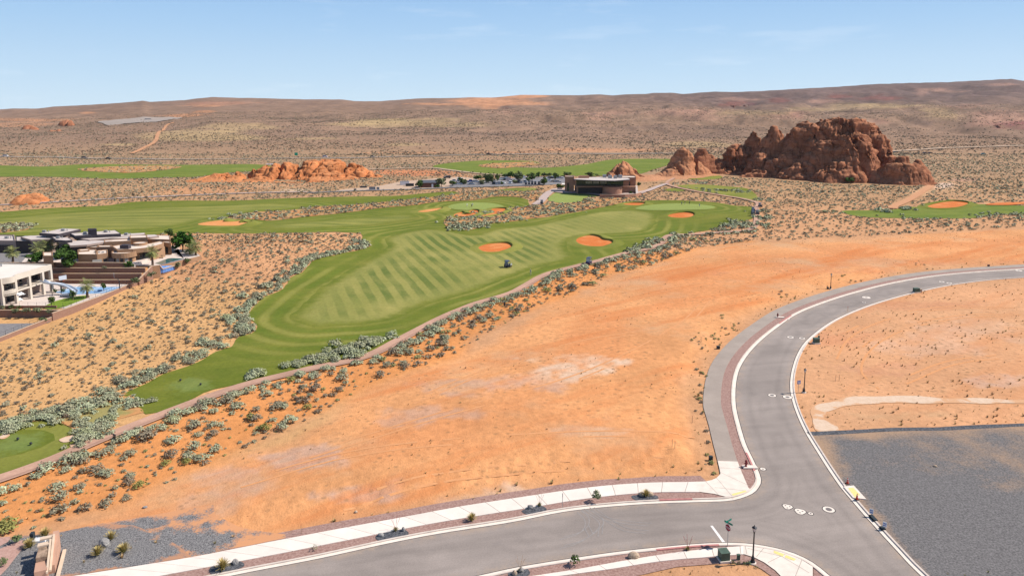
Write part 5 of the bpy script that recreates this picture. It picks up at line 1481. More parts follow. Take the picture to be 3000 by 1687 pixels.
# straw tufts and weeds on the graded lots
LOTS = np.r_[e_[nearest(EDGE_E, (2360, 1268)):nearest(EDGE_E, (2950, 815))], [[330, 205], [330, 90], [120, 60]], GP([(3000, 1240), (2700, 1253), (2500, 1262), (2380, 1266)])[:, :2]]
def tufts():
    T = []
    x, y = jgrid(PADW, 1.35, rg)
    k = rg.random(len(x)) < .05 + .5 * S(fbm(x / 13, y / 13, 0, 3, 306) * 1.8 + .15) ** 1.5
    x, y = x[k], y[k]
    T.append(np.stack([x, y, logn(rg, len(x), .07, .26, 2.4), rg.uniform(.0, .6, len(x))], -1))
    x, y = jgrid(LOTS, 1.25, rg)
    k = rg.random(len(x)) < .12 + .5 * S(fbm(x / 11, y / 11, 0, 3, 307) * 1.6 + .35)
    x, y = x[k], y[k]
    ok = ~pip(x, y, W_TRAIL)
    x, y = x[ok], y[ok]
    T.append(np.stack([x, y, logn(rg, len(x), .10, .42, 2.0), rg.uniform(.0, .75, len(x))], -1))
    x, y = jgrid(Z2, 1.0, rg)
    k = rg.random(len(x)) < .6
    x, y = x[k], y[k]
    ok = growable(x, y); x, y = x[ok], y[ok]
    T.append(np.stack([x, y, logn(rg, len(x), .10, .30), rg.uniform(.2, .6, len(x))], -1))
    x, y = jgrid(np.r_[Z1], 1.3, rg)
    k = rg.random(len(x)) < .25
    x, y = x[k], y[k]
    ok = growable(x, y); x, y = x[ok], y[ok]
    T.append(np.stack([x, y, logn(rg, len(x), .08, .28), rg.uniform(.1, .9, len(x))], -1))
    # pad edge by the footpath
    c = resample(offset_line(W_P, .7), .6)
    p = offset_line(c, np.abs(rg.normal(0, 1.6, len(c))))
    p = p[rg.random(len(p)) < .35]
    T.append(np.stack([p[:, 0], p[:, 1], logn(rg, len(p), .12, .5), rg.uniform(.4, 1, len(p))], -1))
    x, y = jgrid(LOT, 1.6, rg)
    k = rg.random(len(x)) < .35 * S(fbm(x / 9, y / 9, 0, 3, 308) * 2)
    x, y = x[k], y[k]
    T.append(np.stack([x, y, logn(rg, len(x), .08, .3), rg.uniform(.7, 1, len(x))], -1))
    sand_s = GP([(1866, 1690), (1982, 1663), (2099, 1654), (2146, 1652), (2201, 1655), (2230, 1669), (2255, 1690)])[:, :2]
    x, y = jgrid(sand_s, .5, rg)
    k = rg.random(len(x)) < .16
    x, y = x[k], y[k]
    T.append(np.stack([x, y, logn(rg, len(x), .06, .22), rg.uniform(.2, 1, len(x))], -1))
    T = np.concatenate(T)
    z = terrain(T[:, 0], T[:, 1]) + .02
    me = mass('dry_tufts', np.c_[T[:, 0], T[:, 1], z, T[:, 2], T[:, 3]], TUFT, None, None, None, rg)
    tag(link('dry_grass_tufts', me, None, [M['straw']]), 'dry straw tufts and weeds scattered over the bare sand lots', 'dry grass', None, 'stuff')
tufts()

# ------------------------------------------------------------------ trees
def crown_mesh(seed, n, tint, nl=14, size=.13, tall=1.0):
    rng = np.random.default_rng(seed)
    L = []
    for q in range(nl):
        d = rng.normal(size=3); d /= np.linalg.norm(d)
        rr_ = rng.uniform(.35, .72)
        L.append((*(d * rr_), rng.uniform(.26, .42)))
    L = np.array(L)
    k = rng.integers(0, nl, n)
    d = rng.normal(size=(n, 3)); d /= np.linalg.norm(d, axis=1)[:, None]
    c = L[k, :3] + d * L[k, 3][:, None] * rng.uniform(.6, 1.05, (n, 1))
    c[:, 2] *= tall
    v = quads(c, d + rng.normal(size=(n, 3)) * .6, size * rng.uniform(.6, 1.3, n), rng, .6)
    me = np_mesh('crown', v, np.arange(len(v)).reshape(-1, 4))
    attr(me, 'tint', np.full(len(v), tint))
    me.materials.append(M['leaf'])
    return me

def tree(loc, h, w, tint, seed, label, group=None, name='broadleaf_tree', clear=.22, n=620, size=.13):
    t = empty(name, loc, random.uniform(0, 6.28), label, 'tree', group)
    ch = h * (1 - clear)
    o = bpy.data.objects.new('crown', crown_mesh(seed, n, tint, size=size))
    COL.objects.link(o); o.parent = t
    o.location = (0, 0, h - ch / 2); o.scale = (w * .61, w * .61, ch * .56)
    m = MB()
    r = max(.08, h * .028)
    m.tube([(0, 0, -.1), (.03 * h, .01 * h, h * .25), (.01 * h, -.02 * h, h * .5)], [r * 1.3, r, r * .7], 7)
    for q in range(4):
        a = q * 1.7 + seed
        m.tube([(.02 * h, 0, h * (.2 + .05 * q)), (math.cos(a) * w * .16, math.sin(a) * w * .16, h * (.45 + .04 * q)), (math.cos(a) * w * .3, math.sin(a) * w * .3, h * .66)], [r * .6, r * .4, r * .2], 5)
    m.build('trunk', M['trunk'], t, True)
    return t

def palm_parts(seed, h, fr, skirt=False):
    rng = np.random.default_rng(seed)
    m = MB()
    ks = [(0, 0, -.1)] + [(math.sin(q * .7 + seed) * .05, math.cos(q * .9) * .05, h * q / 5) for q in range(1, 6)]
    m.tube(ks, [.34, .30, .27, .25, .25, .28], 9)
    V, T = [], []
    N_ = 46
    for q in range(N_):
        az = 2.39996 * q + rng.uniform(-.2, .2)
        el = math.radians(rng.uniform(60, 80) - 115 * (q / N_))
        L = fr * rng.uniform(.85, 1.1)
        p = np.array((0, 0, h)); d = np.array((math.cos(az) * math.cos(el), math.sin(az) * math.cos(el), math.sin(el)))
        side = np.array((-math.sin(az), math.cos(az), 0))
        pts = [p]
        for s in range(5):
            d = d + np.array((0, 0, -.17)); d /= np.linalg.norm(d)
            pts.append(pts[-1] + d * L / 5)
        wd_ = [.05, .10, .52, .62, .5, .22]
        tn = rng.uniform(0, 1)
        for s in range(5):
            if s < 1: ks_ = [(0, 0)]
            a, b = pts[s], pts[s + 1]
            up_ = np.cross(side, b - a); up_ /= max(np.linalg.norm(up_), 1e-6)
            for sg in (-1, 1):
                e0, e1 = side * sg * wd_[s] - abs(0) * up_, side * sg * wd_[s + 1]
                dr = up_ * -.18 * np.array(1.0)
                # split fan: leaflets with gaps
                for u in np.linspace(0, .72, 3):
                    m0 = a + (b - a) * u; m1 = a + (b - a) * (u + .2)
                    V += [m0, m1, m1 + e1 + dr * wd_[s + 1], m0 + (b - a) * .12 + e0 + dr * wd_[s]]
                    T += [tn] * 4
    V = np.array(V)
    me = np_mesh('fronds', V, np.arange(len(V)).reshape(-1, 4))
    attr(me, 'tint', np.array(T))
    me.materials.append(M['palm'])
    return m, me

PALMS = {}
def palm(loc, h, fr, seed, label):
    key = (seed, h, fr)
    t = empty('palm_tree', loc, random.uniform(0, 6), label, 'palm tree', 'palms around the houses')
    m, me = palm_parts(seed, h, fr)
    m.build('trunk', M['trunk'], t, True)
    o = bpy.data.objects.new('fronds', me); COL.objects.link(o); o.parent = t
    return t

def bunch(X, Y, r, label, seed, base=.09, green=False):
    rng = np.random.default_rng(seed)
    n = 150
    w = rng.uniform(0, 2 * math.pi, n); t = rng.uniform(.15, 1.0, n) ** .8
    top = np.stack([np.cos(w) * t, np.sin(w) * t, 1.25 - .75 * t * t + rng.uniform(-.15, .1, n)], -1)
    mid_ = top * np.array((.45, .45, .62))
    s = np.stack([-np.sin(w), np.cos(w), 0 * w], -1) * .035
    b = top * np.array((.1, .1, 0))
    v = np.stack([b - s, b + s, mid_ + s, mid_ - s, mid_ - s, mid_ + s, top + s * .2, top - s * .2], 1).reshape(-1, 3) * r
    me = np_mesh('bunch_grass', v, np.arange(len(v)).reshape(-1, 4))
    attr(me, 'tint', np.tile([0, 0, .5, .5, .5, .5, 1, 1], n))
    me.materials.append(M['bunch'])
    o = bpy.data.objects.new('ornamental_grass', me); COL.objects.link(o)
    p = G(X, Y)
    o.location = (p[0], p[1], p[2] + base)
    return tag(o, label, 'grass clump', 'golden bunch grass along the street')

for q, (X, Y, r, lab) in enumerate([(134, 1573, .85, 'golden bunch grass behind the entrance monument'), (87, 1605, .85, 'golden bunch grass left of the entrance monument'), (326, 1582, .85, 'golden bunch grass behind the grey boulder'), (287, 1627, .85, 'golden bunch grass in front of the grey boulder'), (363, 1620, .9, 'golden bunch grass right of the grey boulder'),
    (653, 1668, .95, 'golden bunch grass beside the dark rock by the footway'), (1382, 1526, .75, 'golden bunch grass alone in the red gravel strip'), (1892, 1455, .75, 'golden bunch grass in the stone bed near the corner')]):
    bunch(X, Y, r, lab, 500 + q)

def small_bush(X, Y, r, tint, label, seed, mat='leaf', n=170, zs=1.0, base=.08, name='shrub'):
    P = shrub_proto(n, .14, seed, .8)
    me = np_mesh(name, P, np.arange(len(P)).reshape(-1, 4)); attr(me, 'tint', np.full(len(P), tint)); me.materials.append(M[mat])
    o = bpy.data.objects.new(name, me); COL.objects.link(o)
    p = G(X, Y); o.location = (p[0], p[1], p[2] + base); o.scale = (r, r, r * zs)
    return tag(o, label, 'bush')
small_bush(1747, 1471, .7, .75, 'feathery grey green shrub in the red gravel strip', 700, zs=1.9)
small_bush(1684, 1657, .6, .25, 'bright green bushy shrub in the southern gravel strip', 701, zs=1.6)
small_bush(49, 1592, .7, .6, 'olive shrub on the pink gravel by the monument', 702, zs=1.3)
small_bush(8, 1660, .6, .6, 'olive shrub at the left edge on the pink gravel', 703, zs=1.3)
small_bush(922, 1612, .45, .85, 'thin dry shrub on the gravel verge', 704, n=60)
for q, (X, Y, r) in enumerate([(2149, 1652, .38), (2165, 1650, .26), (2181, 1652, .28), (2193, 1653, .38), (2216, 1663, .24)]):
    o = small_bush(X, Y, r, .45, 'small green weed on the sand behind the street lamp', 710 + q, n=70, base=.0, name='weed'); o['group'] = 'green weeds behind the corner lamp'
for q, (X, Y) in enumerate([(1159, 1556), (1581, 1484), (2015, 1613), (1524, 1676)]):
    lab = ['red stalked yucca in the stone bed nearest the monument', 'yucca with tall stalks beside the pole shadow', 'red stalked yucca near the stop sign', 'spiky plant in the stone bed at the bottom edge'][q]
    p = G(X, Y); t = empty('yucca', (p[0], p[1], p[2] + .09), q, lab, 'plant', 'yuccas along the street')
    P = tuft_proto(40, 730 + q) * .38
    me = np_mesh('leaves', P, np.arange(len(P)).reshape(-1, 4)); attr(me, 'tint', np.full(len(P), .95)); me.materials.append(M['straw'])
    o = bpy.data.objects.new('leaves', me); COL.objects.link(o); o.parent = t
    m = MB()
    for s in range(5):
        a = s * 1.3 + q; m.tube([(0, 0, .1), (.25 * math.cos(a), .25 * math.sin(a), .9), (.5 * math.cos(a), .5 * math.sin(a), 1.55)], [.012, .011, .016], 4)
    m.build('flower_stalk', M['sign_red'] if q in (0, 2) else M['wood'], t)

def boulder(X, Y, sx, sy, sz, seed, label, mat='boulder', base=.08, rz=0.0):
    n1, n2 = 14, 9
    V = []
    for i in range(n2):
        ph = math.pi * i / (n2 - 1)
        for j in range(n1):
            w = 2 * math.pi * j / n1
            V.append((math.sin(ph) * math.cos(w), math.sin(ph) * math.sin(w), math.cos(ph)))
    V = np.array(V)
    d = 1 + .28 * fbm(V[:, 0] * 1.4 + seed, V[:, 1] * 1.4, V[:, 2] * 1.4, 3, seed)
    V = V * d[:, None] * np.array((sx, sy, sz)); V[:, 2] += sz * .45
    F = np.array([(i * n1 + j, (i + 1) * n1 + j, (i + 1) * n1 + (j + 1) % n1, i * n1 + (j + 1) % n1) for i in range(n2 - 1) for j in range(n1)])
    o = link('boulder', np_mesh('boulder', V, F), None, [M[mat]])
    p = G(X, Y); o.location = (p[0], p[1], p[2] + base); o.rotation_euler = (0, 0, rz)
    return tag(o, label, 'boulder')
boulder(306, 1599, .55, .45, .55, 3, 'grey boulder between three golden grass clumps')
boulder(690, 1652, .36, .3, .36, 4, 'dark rock beside the golden grass by the footway')
boulder(1857, 1634, .6, .35, .42, 5, 'pale tan boulder in the southern gravel strip', 'boulder_tan')
boulder(1116, 1571, .35, .25, .22, 6, 'small rock at the left end of a stone bed')
boulder(1182, 1556, .22, .2, .3, 7, 'upright dark rock at the right end of a stone bed')
boulder(1553, 1490, .35, .25, .3, 8, 'dark rock in the middle stone bed')
boulder(1880, 1452, .4, .3, .3, 9, 'pale rock left of the golden grass near the corner', 'boulder_tan')
boulder(1905, 1452, .42, .3, .3, 10, 'pale rock right of the golden grass near the corner', 'boulder_tan')
boulder(1507, 1684, .25, .2, .32, 11, 'pale upright rock in the bottom stone bed', 'boulder_tan')
boulder(1527, 1675, .3, .22, .28, 12, 'dark rock in the bottom stone bed')
boulder(425, 1487, .3, .2, .16, 13, 'lone dark stone on the sand above the charcoal bed', base=0)
boulder(1043, 1501, .2, .16, .18, 14, 'lone pale stone on the sand pad', 'boulder_tan', 0)
boulder(2739, 1367, .25, .2, .18, 15, 'lone pale stone on the grey lot', 'boulder_tan', .02)
# ------------------------------------------------------------------ helpers for buildings
def inset(poly, d):
    p = np.asarray(poly, float)[:, :2]
    if area2(p) < 0: p = p[::-1]
    n = len(p); out = []
    for i in range(n):
        a, b, c = p[i - 1], p[i], p[(i + 1) % n]
        e1 = (b - a) / np.linalg.norm(b - a); e2 = (c - b) / np.linalg.norm(c - b)
        n1 = np.array((-e1[1], e1[0])); n2 = np.array((-e2[1], e2[0]))
        k = n1 + n2; k /= max(np.linalg.norm(k), 1e-6)
        out.append(b + k * d / max(k @ n1, .35))
    return np.array(out)

def pz(px, z):
    px = np.asarray(px, float)
    return G(px[:, 0], px[:, 1], z)[:, :2]

def flat_block(parent, poly, z0, z1, wall, roof, par=.4, th=.25, fascia=None):
    """walls with a parapet and a sunk flat roof"""
    p = np.asarray(poly, float)[:, :2]
    if area2(p) < 0: p = p[::-1]
    q = inset(p, th)
    n = len(p)
    m = MB()
    V = [(*a, z0) for a in p] + [(*a, z1) for a in p] + [(*a, z1) for a in q] + [(*a, z1 - par) for a in q]
    F = []
    for r in range(3):
        F += [(r * n + i, r * n + (i + 1) % n, (r + 1) * n + (i + 1) % n, (r + 1) * n + i) for i in range(n)]
    m.add(V, F)
    w = m.build('wall', wall, parent)
    MB().plate(q, z1 - par + .004).build('roof', roof, parent)
    return w

def front_block(parent, L, R, zt, depth, z0, wall, roof, par=.14):
    a, b = G(*L, zt)[:2], G(*R, zt)[:2]
    t = (b - a) / np.linalg.norm(b - a)
    nn = (a + b) / np.linalg.norm(a + b)
    flat_block(parent, [a, b, b + nn * depth, a + nn * depth], z0, zt, wall, roof, par)
    return a, b, t, nn

def panel(parent, name, a, b, z0, z1, mat, off=.05, th=.08):
    """a thin upright panel a..b standing off the wall on the camera side"""
    a, b = np.asarray(a, float)[:2], np.asarray(b, float)[:2]
    t = (b - a) / np.linalg.norm(b - a); nn = np.array((t[1], -t[0]))
    a = a + nn * off; b = b + nn * off
    return MB().prism([a, b, b - nn * th, a - nn * th], z0, z1).build(name, mat, parent)

def slab(parent, px, z, th, roof, fascia, wall=None, z0=0, ins=1.0):
    p = pz(px, z)
    m = MB().prism(p, z - th, z); m.build('fascia', fascia, parent)
    MB().prism(inset(p, .22), z + .003, z + .02).build('roof', roof, parent)
    if wall: MB().prism(inset(p, ins), z0, z - th).build('wall', wall, parent)
    return p

# ------------------------------------------------------------------ the walled terraces of the estate
YZ = 1.25
yard = np.array([(-200, 158.8), (-101.2, 158.8), (-100.2, 170), (-99.4, 181), (-200, 184.5)])
tag(MB().prism(yard, -1, YZ - .02).build('yard_ground', M['paver']), kind='structure')
bw = GP([(-60, 1025), (0, 1001), (154, 939)])[:, :2]
def wallrun(name, pts, z0, z1, th, label, mat='block', cap=True, group='block walls around the houses', cat='wall'):
    p = np.asarray(pts, float); n = len(p)
    z0 = np.broadcast_to(z0, n); z1 = np.broadcast_to(z1, n)
    A, B = offset_line(p, th / 2), offset_line(p, -th / 2)
    m = MB()
    for i in range(n - 1):
        m.add([(*A[i], z0[i]), (*A[i + 1], z0[i + 1]), (*B[i + 1], z0[i + 1]), (*B[i], z0[i]), (*A[i], z1[i]), (*A[i + 1], z1[i + 1]), (*B[i + 1], z1[i + 1]), (*B[i], z1[i])],
              [(3, 2, 1, 0), (4, 5, 6, 7), (0, 1, 5, 4), (1, 2, 6, 5), (2, 3, 7, 6), (3, 0, 4, 7)])
    r = empty(name, (0, 0, 0), 0, label, cat, group)
    m.build('wall_body', M[mat], r)
    if cap:
        A, B = offset_line(p, th / 2 + .03), offset_line(p, -th / 2 - .03)
        m = MB()
        for i in range(n - 1):
            m.add([(*A[i], z1[i] + .003), (*A[i + 1], z1[i + 1] + .003), (*B[i + 1], z1[i + 1] + .003), (*B[i], z1[i] + .003), (*A[i], z1[i] + .08), (*A[i + 1], z1[i + 1] + .08), (*B[i + 1], z1[i + 1] + .08), (*B[i], z1[i] + .08)],
                  [(3, 2, 1, 0), (4, 5, 6, 7), (0, 1, 5, 4), (1, 2, 6, 5), (2, 3, 7, 6), (3, 0, 4, 7)])
        m.build('cap', M['cap'], r)
    return r
wallrun('boundary_wall', bw, -1, .85, .25, 'low brown block wall along the gravel drive at the left edge')
sidew = GP([(154, 940), (204, 922), (291, 884.7), (381.6, 842), (424, 829)])[:, :2]
wallrun('retaining_wall', sidew, -1, np.array([1.75, 1.7, 1.55, 1.5, 1.35]), .3, 'long sunlit block retaining wall along the desert slope below the white house')
x_w = sidew[0, 0]
wallrun('retaining_wall', [(-200, 155.6), (x_w, 155.6)], -1, 1.62, .3, 'dark shaded block wall facing the gravel drive in front of the white house')
tag(MB().prism([(-200, 155.8), (x_w - .2, 155.8), (x_w - .4, 158.7), (-200, 158.7)], -1, 1.15).build('planting_bed', M['patch']), kind='structure')
wallrun('retaining_wall', [(-200, 158.9), (-104, 158.9)], -1, 1.75, .25, 'low upper block wall behind the planting bed of the white house', cap=False)
for y0, x1_, zt, lab in ((182.6, -97.6, 2.0, 'lowest brown retaining wall behind the blue court'), (184.2, -97.4, 3.3, 'second brown retaining wall above the blue court'), (185.8, -97.2, 4.45, 'third brown retaining wall above the blue court')):
    wallrun('retaining_wall', [(-160, y0), (x1_, y0)], -1, zt, .35, lab)
    tag(MB().prism([(-160, y0 + .18), (x1_ - .1, y0 + .18), (x1_ - .1, y0 + 1.45), (-160, y0 + 1.45)], -1, zt - .12).build('planting_bed', M['patch']), kind='structure')
wallrun('retaining_wall', [(-160, 187.4), (-108, 187.4), (-103.5, 187.5), (-101, 188.6), (-97, 188.8)], -1, np.array([5.55, 5.55, 5.45, 4.5, 4.35]), .35, 'uppermost brown retaining wall holding up the adobe house')
wallrun('retaining_wall', [(-97.4, 182.4), (-97.0, 188.9)], -1, np.array([2.1, 4.35]), .35, 'stepped sunlit end wall of the terraces')
tag(MB().prism([(-220, 187.6), (-101, 187.6), (-101, 214), (-220, 214)], -1, 5.0).build('house_terrace', M['paver']), kind='structure')
PZ = 4.25
pat = pz([(425, 793), (460, 782), (465, 779), (468, 776.6), (541, 759.4), (557, 757), (590, 749), (566, 733), (500, 728), (440, 742)], PZ)
pat = np.r_[[(-101.2, 188.9), (-97.2, 188.9)], pat[3:], [(-101.2, 212)]]
tag(MB().prism(pat, -1, PZ - .04).build('pool_terrace', M['tan']), kind='structure')
tag(MB().prism(inset(pat, .3), PZ - .03, PZ).build('pool_deck', M['paver']), kind='structure')
po = empty('infinity_pool', (0, 0, 0), 0, 'infinity pool with blue tiled overflow face beside the adobe house', 'pool')
MB().prism(pz([(453, 771.5), (491, 757.4), (502, 756), (540, 757.4), (472, 775)], PZ + .02), PZ - .3, PZ + .02).build('water', M['pool'], po)
a_, b_ = pz([(467, 776), (541, 758.6)], PZ + .05)
c_ = G(553, 767, 3.1)[:2]; d_ = G(477, 788, 3.1)[:2]
MB().add([(*a_, PZ + .05), (*b_, PZ + .05), (*c_, 3.1), (*d_, 3.1), (*a_, 2.0), (*b_, 2.0), (*c_, 2.0), (*d_, 2.0)], [(0, 1, 2, 3), (3, 2, 6, 7), (0, 3, 7, 4), (2, 1, 5, 6)]).build('overflow_face', M['pooltile'], po)
rim_ = MB()
for u_, v_ in (((*a_, PZ + .06), (*d_, 3.12)), ((*d_, 3.12), (*c_, 3.12)), ((*c_, 3.12), (*b_, PZ + .06))):
    rim_.tube([u_, v_], .14, 6)
rim_.build('coping', M['cap'], po)
# gravel drive, court, lawn and patio
sheet('gravel_drive', pz([(-80, 949), (0, 949), (140, 947), (152, 942), (60, 968), (0, 990), (-80, 1018)], 0.0), 2, M['parking'], 3.0)
def yardsheet(name, px, z, mat):
    p = catmull(pz(px, z), True, 1.0)
    return tag(MB().plate(p, z).build(name, mat), kind='structure')
tag(MB().plate(pz([(158, 857), (216, 840.2), (352, 840.2), (362, 842), (304, 858), (221, 862.5)], YZ + .01), YZ + .01).build('blue_court', M['court']), kind='structure')
lm = MB()
for u_, v_ in (((240, 858), (292, 842)), ((225, 850), (330, 851)), ((172, 857), (226, 841)), ((292, 857), (346, 841.5))):
    lm.tube([(*pz([u_], YZ)[0], YZ + .015), (*pz([v_], YZ)[0], YZ + .015)], .04, 4)
tag(lm.build('court_lines', M['white']), kind='structure')
yardsheet('lawn', [(128, 901), (156, 884), (192, 873.7), (230, 867), (258, 865), (262, 869), (221, 886), (182, 900), (150, 905)], YZ + .02, M['lawn'])

# white house ------------------------------------------------------
wh = empty('white_house', (-120, 168, YZ), 0, 'white two storey modern house with deep balconies and flat roof', 'house')
wh.location = (0, 0, 0)
ZT = 8.1
p0, p1 = G(1.5, 817, ZT)[:2], G(151, 774, ZT)[:2]
u = (p1 - p0) / np.linalg.norm(p1 - p0); w_ = np.array((-u[1], u[0]))
if w_[0] > 0: w_ = -w_
Lf = np.linalg.norm(p1 - p0)
def fp(s, d): return p0 + u * s + w_ * d
def sx(X, Y): return float((G(X, Y, YZ)[:2] - p0) @ u)
cols = [.3, sx(54, 888.5), sx(96.7, 875), sx(137, 862), Lf - .3]
arc = [fp(s, -1.1 * math.sin(math.pi * (s - cols[0]) / (cols[1] - cols[0]))) for s in np.linspace(cols[0], cols[1], 12)]
roofp = [fp(0, 0)] + arc + [fp(Lf, 0), fp(Lf, 26), fp(0, 26)]
flat_block(wh, roofp, 6.75, ZT, M['cream'], M['white_roof'], .22, .3)
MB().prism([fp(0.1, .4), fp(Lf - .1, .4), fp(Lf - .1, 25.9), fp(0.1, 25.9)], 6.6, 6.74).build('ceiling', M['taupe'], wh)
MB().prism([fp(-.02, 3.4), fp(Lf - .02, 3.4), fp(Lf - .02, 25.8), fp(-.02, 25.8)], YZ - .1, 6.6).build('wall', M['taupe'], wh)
arc2 = [fp(s, -1.1 * math.sin(math.pi * (s - cols[0]) / (cols[1] - cols[0]))) for s in np.linspace(cols[0], cols[1], 12)]
MB().prism(arc2 + [fp(Lf, 0), fp(Lf, 3.4), fp(cols[0], 3.4)], 4.0, 4.35).build('balcony', M['cream'], wh)
m = MB()
for i in range(11):
    a, b = arc2[i], arc2[i + 1]
    m.prism([a, b, b + w_ * .2, a + w_ * .2], 3.9, 5.15)
m.build('parapet', M['cream'], wh)
for s in cols:
    MB().prism([fp(s - .3, -.02), fp(s + .3, -.02), fp(s + .3, .6), fp(s - .3, .6)], YZ - .1, 6.75).build('column', M['cream'], wh)
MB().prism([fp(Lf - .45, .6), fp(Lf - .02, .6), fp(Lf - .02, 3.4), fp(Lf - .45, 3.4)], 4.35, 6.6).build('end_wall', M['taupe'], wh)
for i, (s0, s1, z0, z1) in enumerate([(cols[0] + .6, cols[1] - .5, 4.5, 6.2), (cols[1] + .6, cols[1] + 2.2, 4.4, 6.4), (cols[1] + 2.6, cols[2] - .5, 4.4, 6.4), (cols[2] + .6, cols[2] + 1.5, 4.4, 6.3), (cols[3] + .4, cols[4] - .5, 4.5, 6.4), (cols[0] + .6, cols[1] - .5, 1.3, 3.6), (cols[1] + .6, cols[2] - .5, 1.3, 3.6)]):
    panel(wh, 'window', fp(s0, 3.4), fp(s1, 3.4), z0, z1, M['glass'], .06)
rl = MB()
for a, b in ((cols[1] + .3, cols[2] - .3), (cols[2] + .3, cols[3] - .3)):
    for z in (4.6, 5.3): rl.tube([(*fp(a, .1), z), (*fp(b, .1), z)], .03, 4)
    for s in np.linspace(a, b, 9): rl.tube([(*fp(s, .1), 4.35), (*fp(s, .1), 5.3)], .018, 4)
rl.build('railing', M['black'], wh)
flat_block(wh, [fp(.5, 9), fp(9, 9), fp(9, 18), fp(.5, 18)], ZT - .2, ZT + 1.0, M['cream'], M['white_roof'], .15, .2)
for s, d in ((3, 5.5), (12.5, 11), (8, 21)):
    MB().lathe([(.18, 0), (.18, .5), (.24, .5), (.24, .62)], 8, (*fp(s, d), ZT - .22)).build('roof_vent', M['steel'], wh)
MB().box(*fp(2.2, 4.0), ZT + .2, 1.0, 1.0, .8).build('roof_unit', M['taupe'], wh)
st = MB()
for q in range(12):
    s = cols[3] + .2 + q * .34; st.box(*fp(s + 1.6, -.9), 4.1 - q * .24, .4, 1.0, .08, math.atan2(u[1], u[0]))
st.build('stair', M['taupe'], wh)
# furniture on the patio
for q, (X, Y, lab) in enumerate([(73, 864, 'white sofa set on the balcony of the white house'), (68, 880, 'grey patio chairs under the balcony of the white house')]):
    z = 4.36 if q == 0 else YZ + .02
    c = G(X, Y, z)[:2]
    t = empty('patio_furniture', (c[0] - 1.0, c[1], z), math.atan2(u[1], u[0]), lab, 'furniture'); t.scale = (.62, .62, .62)
    MB().box(0, 0, .25, 2.4, .8, .5).build('seat', M['white'], t)
    MB().box(0, .38, .6, 2.4, .16, .5).build('backrest', M['white'], t)
    MB().box(0, -1.3, .3, 1.0, .7, .08).build('table_top', M['white'], t)
# water slide
sl_px = [(123, 823, 5.0), (135, 827.5, 4.75), (150, 830.5, 4.4), (166, 832, 4.0), (182, 835, 3.6), (197, 839.5, 3.2), (210, 846, 2.8), (219, 852.5, 2.4), (221, 858, 2.1), (213, 861.5, 1.9), (197, 863, 1.75), (178, 864.5, 1.6)]
sp_ = catmull(np.array([G(X, Y, z) for X, Y, z in sl_px]), False, .5)
sd_ = empty('water_slide', (0, 0, 0), 0, 'grey curved water slide running from the balcony to the yard', 'slide')
n_ = len(sp_); T_ = np.gradient(sp_, axis=0); T_ /= np.linalg.norm(T_, axis=1)[:, None]
sN = np.stack([-T_[:, 1], T_[:, 0], 0 * T_[:, 0]], -1); sN /= np.linalg.norm(sN, axis=1)[:, None]
rows = [sp_ + sN * a + np.array((0, 0, b)) for a, b in ((-.55, .35), (-.5, .05), (-.25, -.12), (.25, -.12), (.5, .05), (.55, .35), (.62, .33), (.3, -.25), (-.3, -.25), (-.62, .33))]
i = np.arange(n_ - 1)
F_ = np.concatenate([np.stack([k * n_ + i, k * n_ + i + 1, ((k + 1) % 10) * n_ + i + 1, ((k + 1) % 10) * n_ + i], -1) for k in range(10)])
link('chute', np_mesh('chute', np.concatenate(rows), F_, True), sd_, [M['slide']])
for q in (n_ // 5, n_ // 3, n_ // 2, int(n_ * .7)):
    MB().tube([(sp_[q, 0], sp_[q, 1], YZ), tuple(sp_[q] - np.array((0, 0, .2)))], .07, 6).build('post', M['black'], sd_)
# basketball hoops
def hoop(X, Y, ang, label):
    p = G(X, Y, YZ)
    t = empty('basketball_hoop', (p[0], p[1], YZ), ang, label, 'basketball hoop', 'basketball hoops on the blue court')
    MB().tube([(0, 0, 0), (0, 0, 2.3), (0, -.25, 2.7), (0, -1.0, 3.0)], [.12, .12, .09, .08], 8).build('pole', M['black'], t)
    b = MB()
    b.box(0, -1.02, 3.25, 1.8, .04, .08); b.box(0, -1.02, 4.2, 1.8, .04, .08); b.box(-.88, -1.02, 3.72, .06, .04, .9); b.box(.88, -1.02, 3.72, .06, .04, .9); b.box(0, -1.02, 3.72, 1.7, .02, .88)
    b.build('backboard', simple('backboard', (.5, .52, .56), .3, .05), t)
    r = MB()
    for k in range(12):
        a, c = 2 * math.pi * k / 12, 2 * math.pi * (k + 1) / 12
        r.tube([(.23 * math.cos(a), -1.3 + .23 * math.sin(a), 3.05), (.23 * math.cos(c), -1.3 + .23 * math.sin(c), 3.05)], .015, 4)
    r.build('rim', M['cone'], t)
hoop(181, 855, math.radians(60), 'basketball hoop near the water slide')
hoop(351, 848, math.radians(-60), 'basketball hoop at the right end of the blue court')
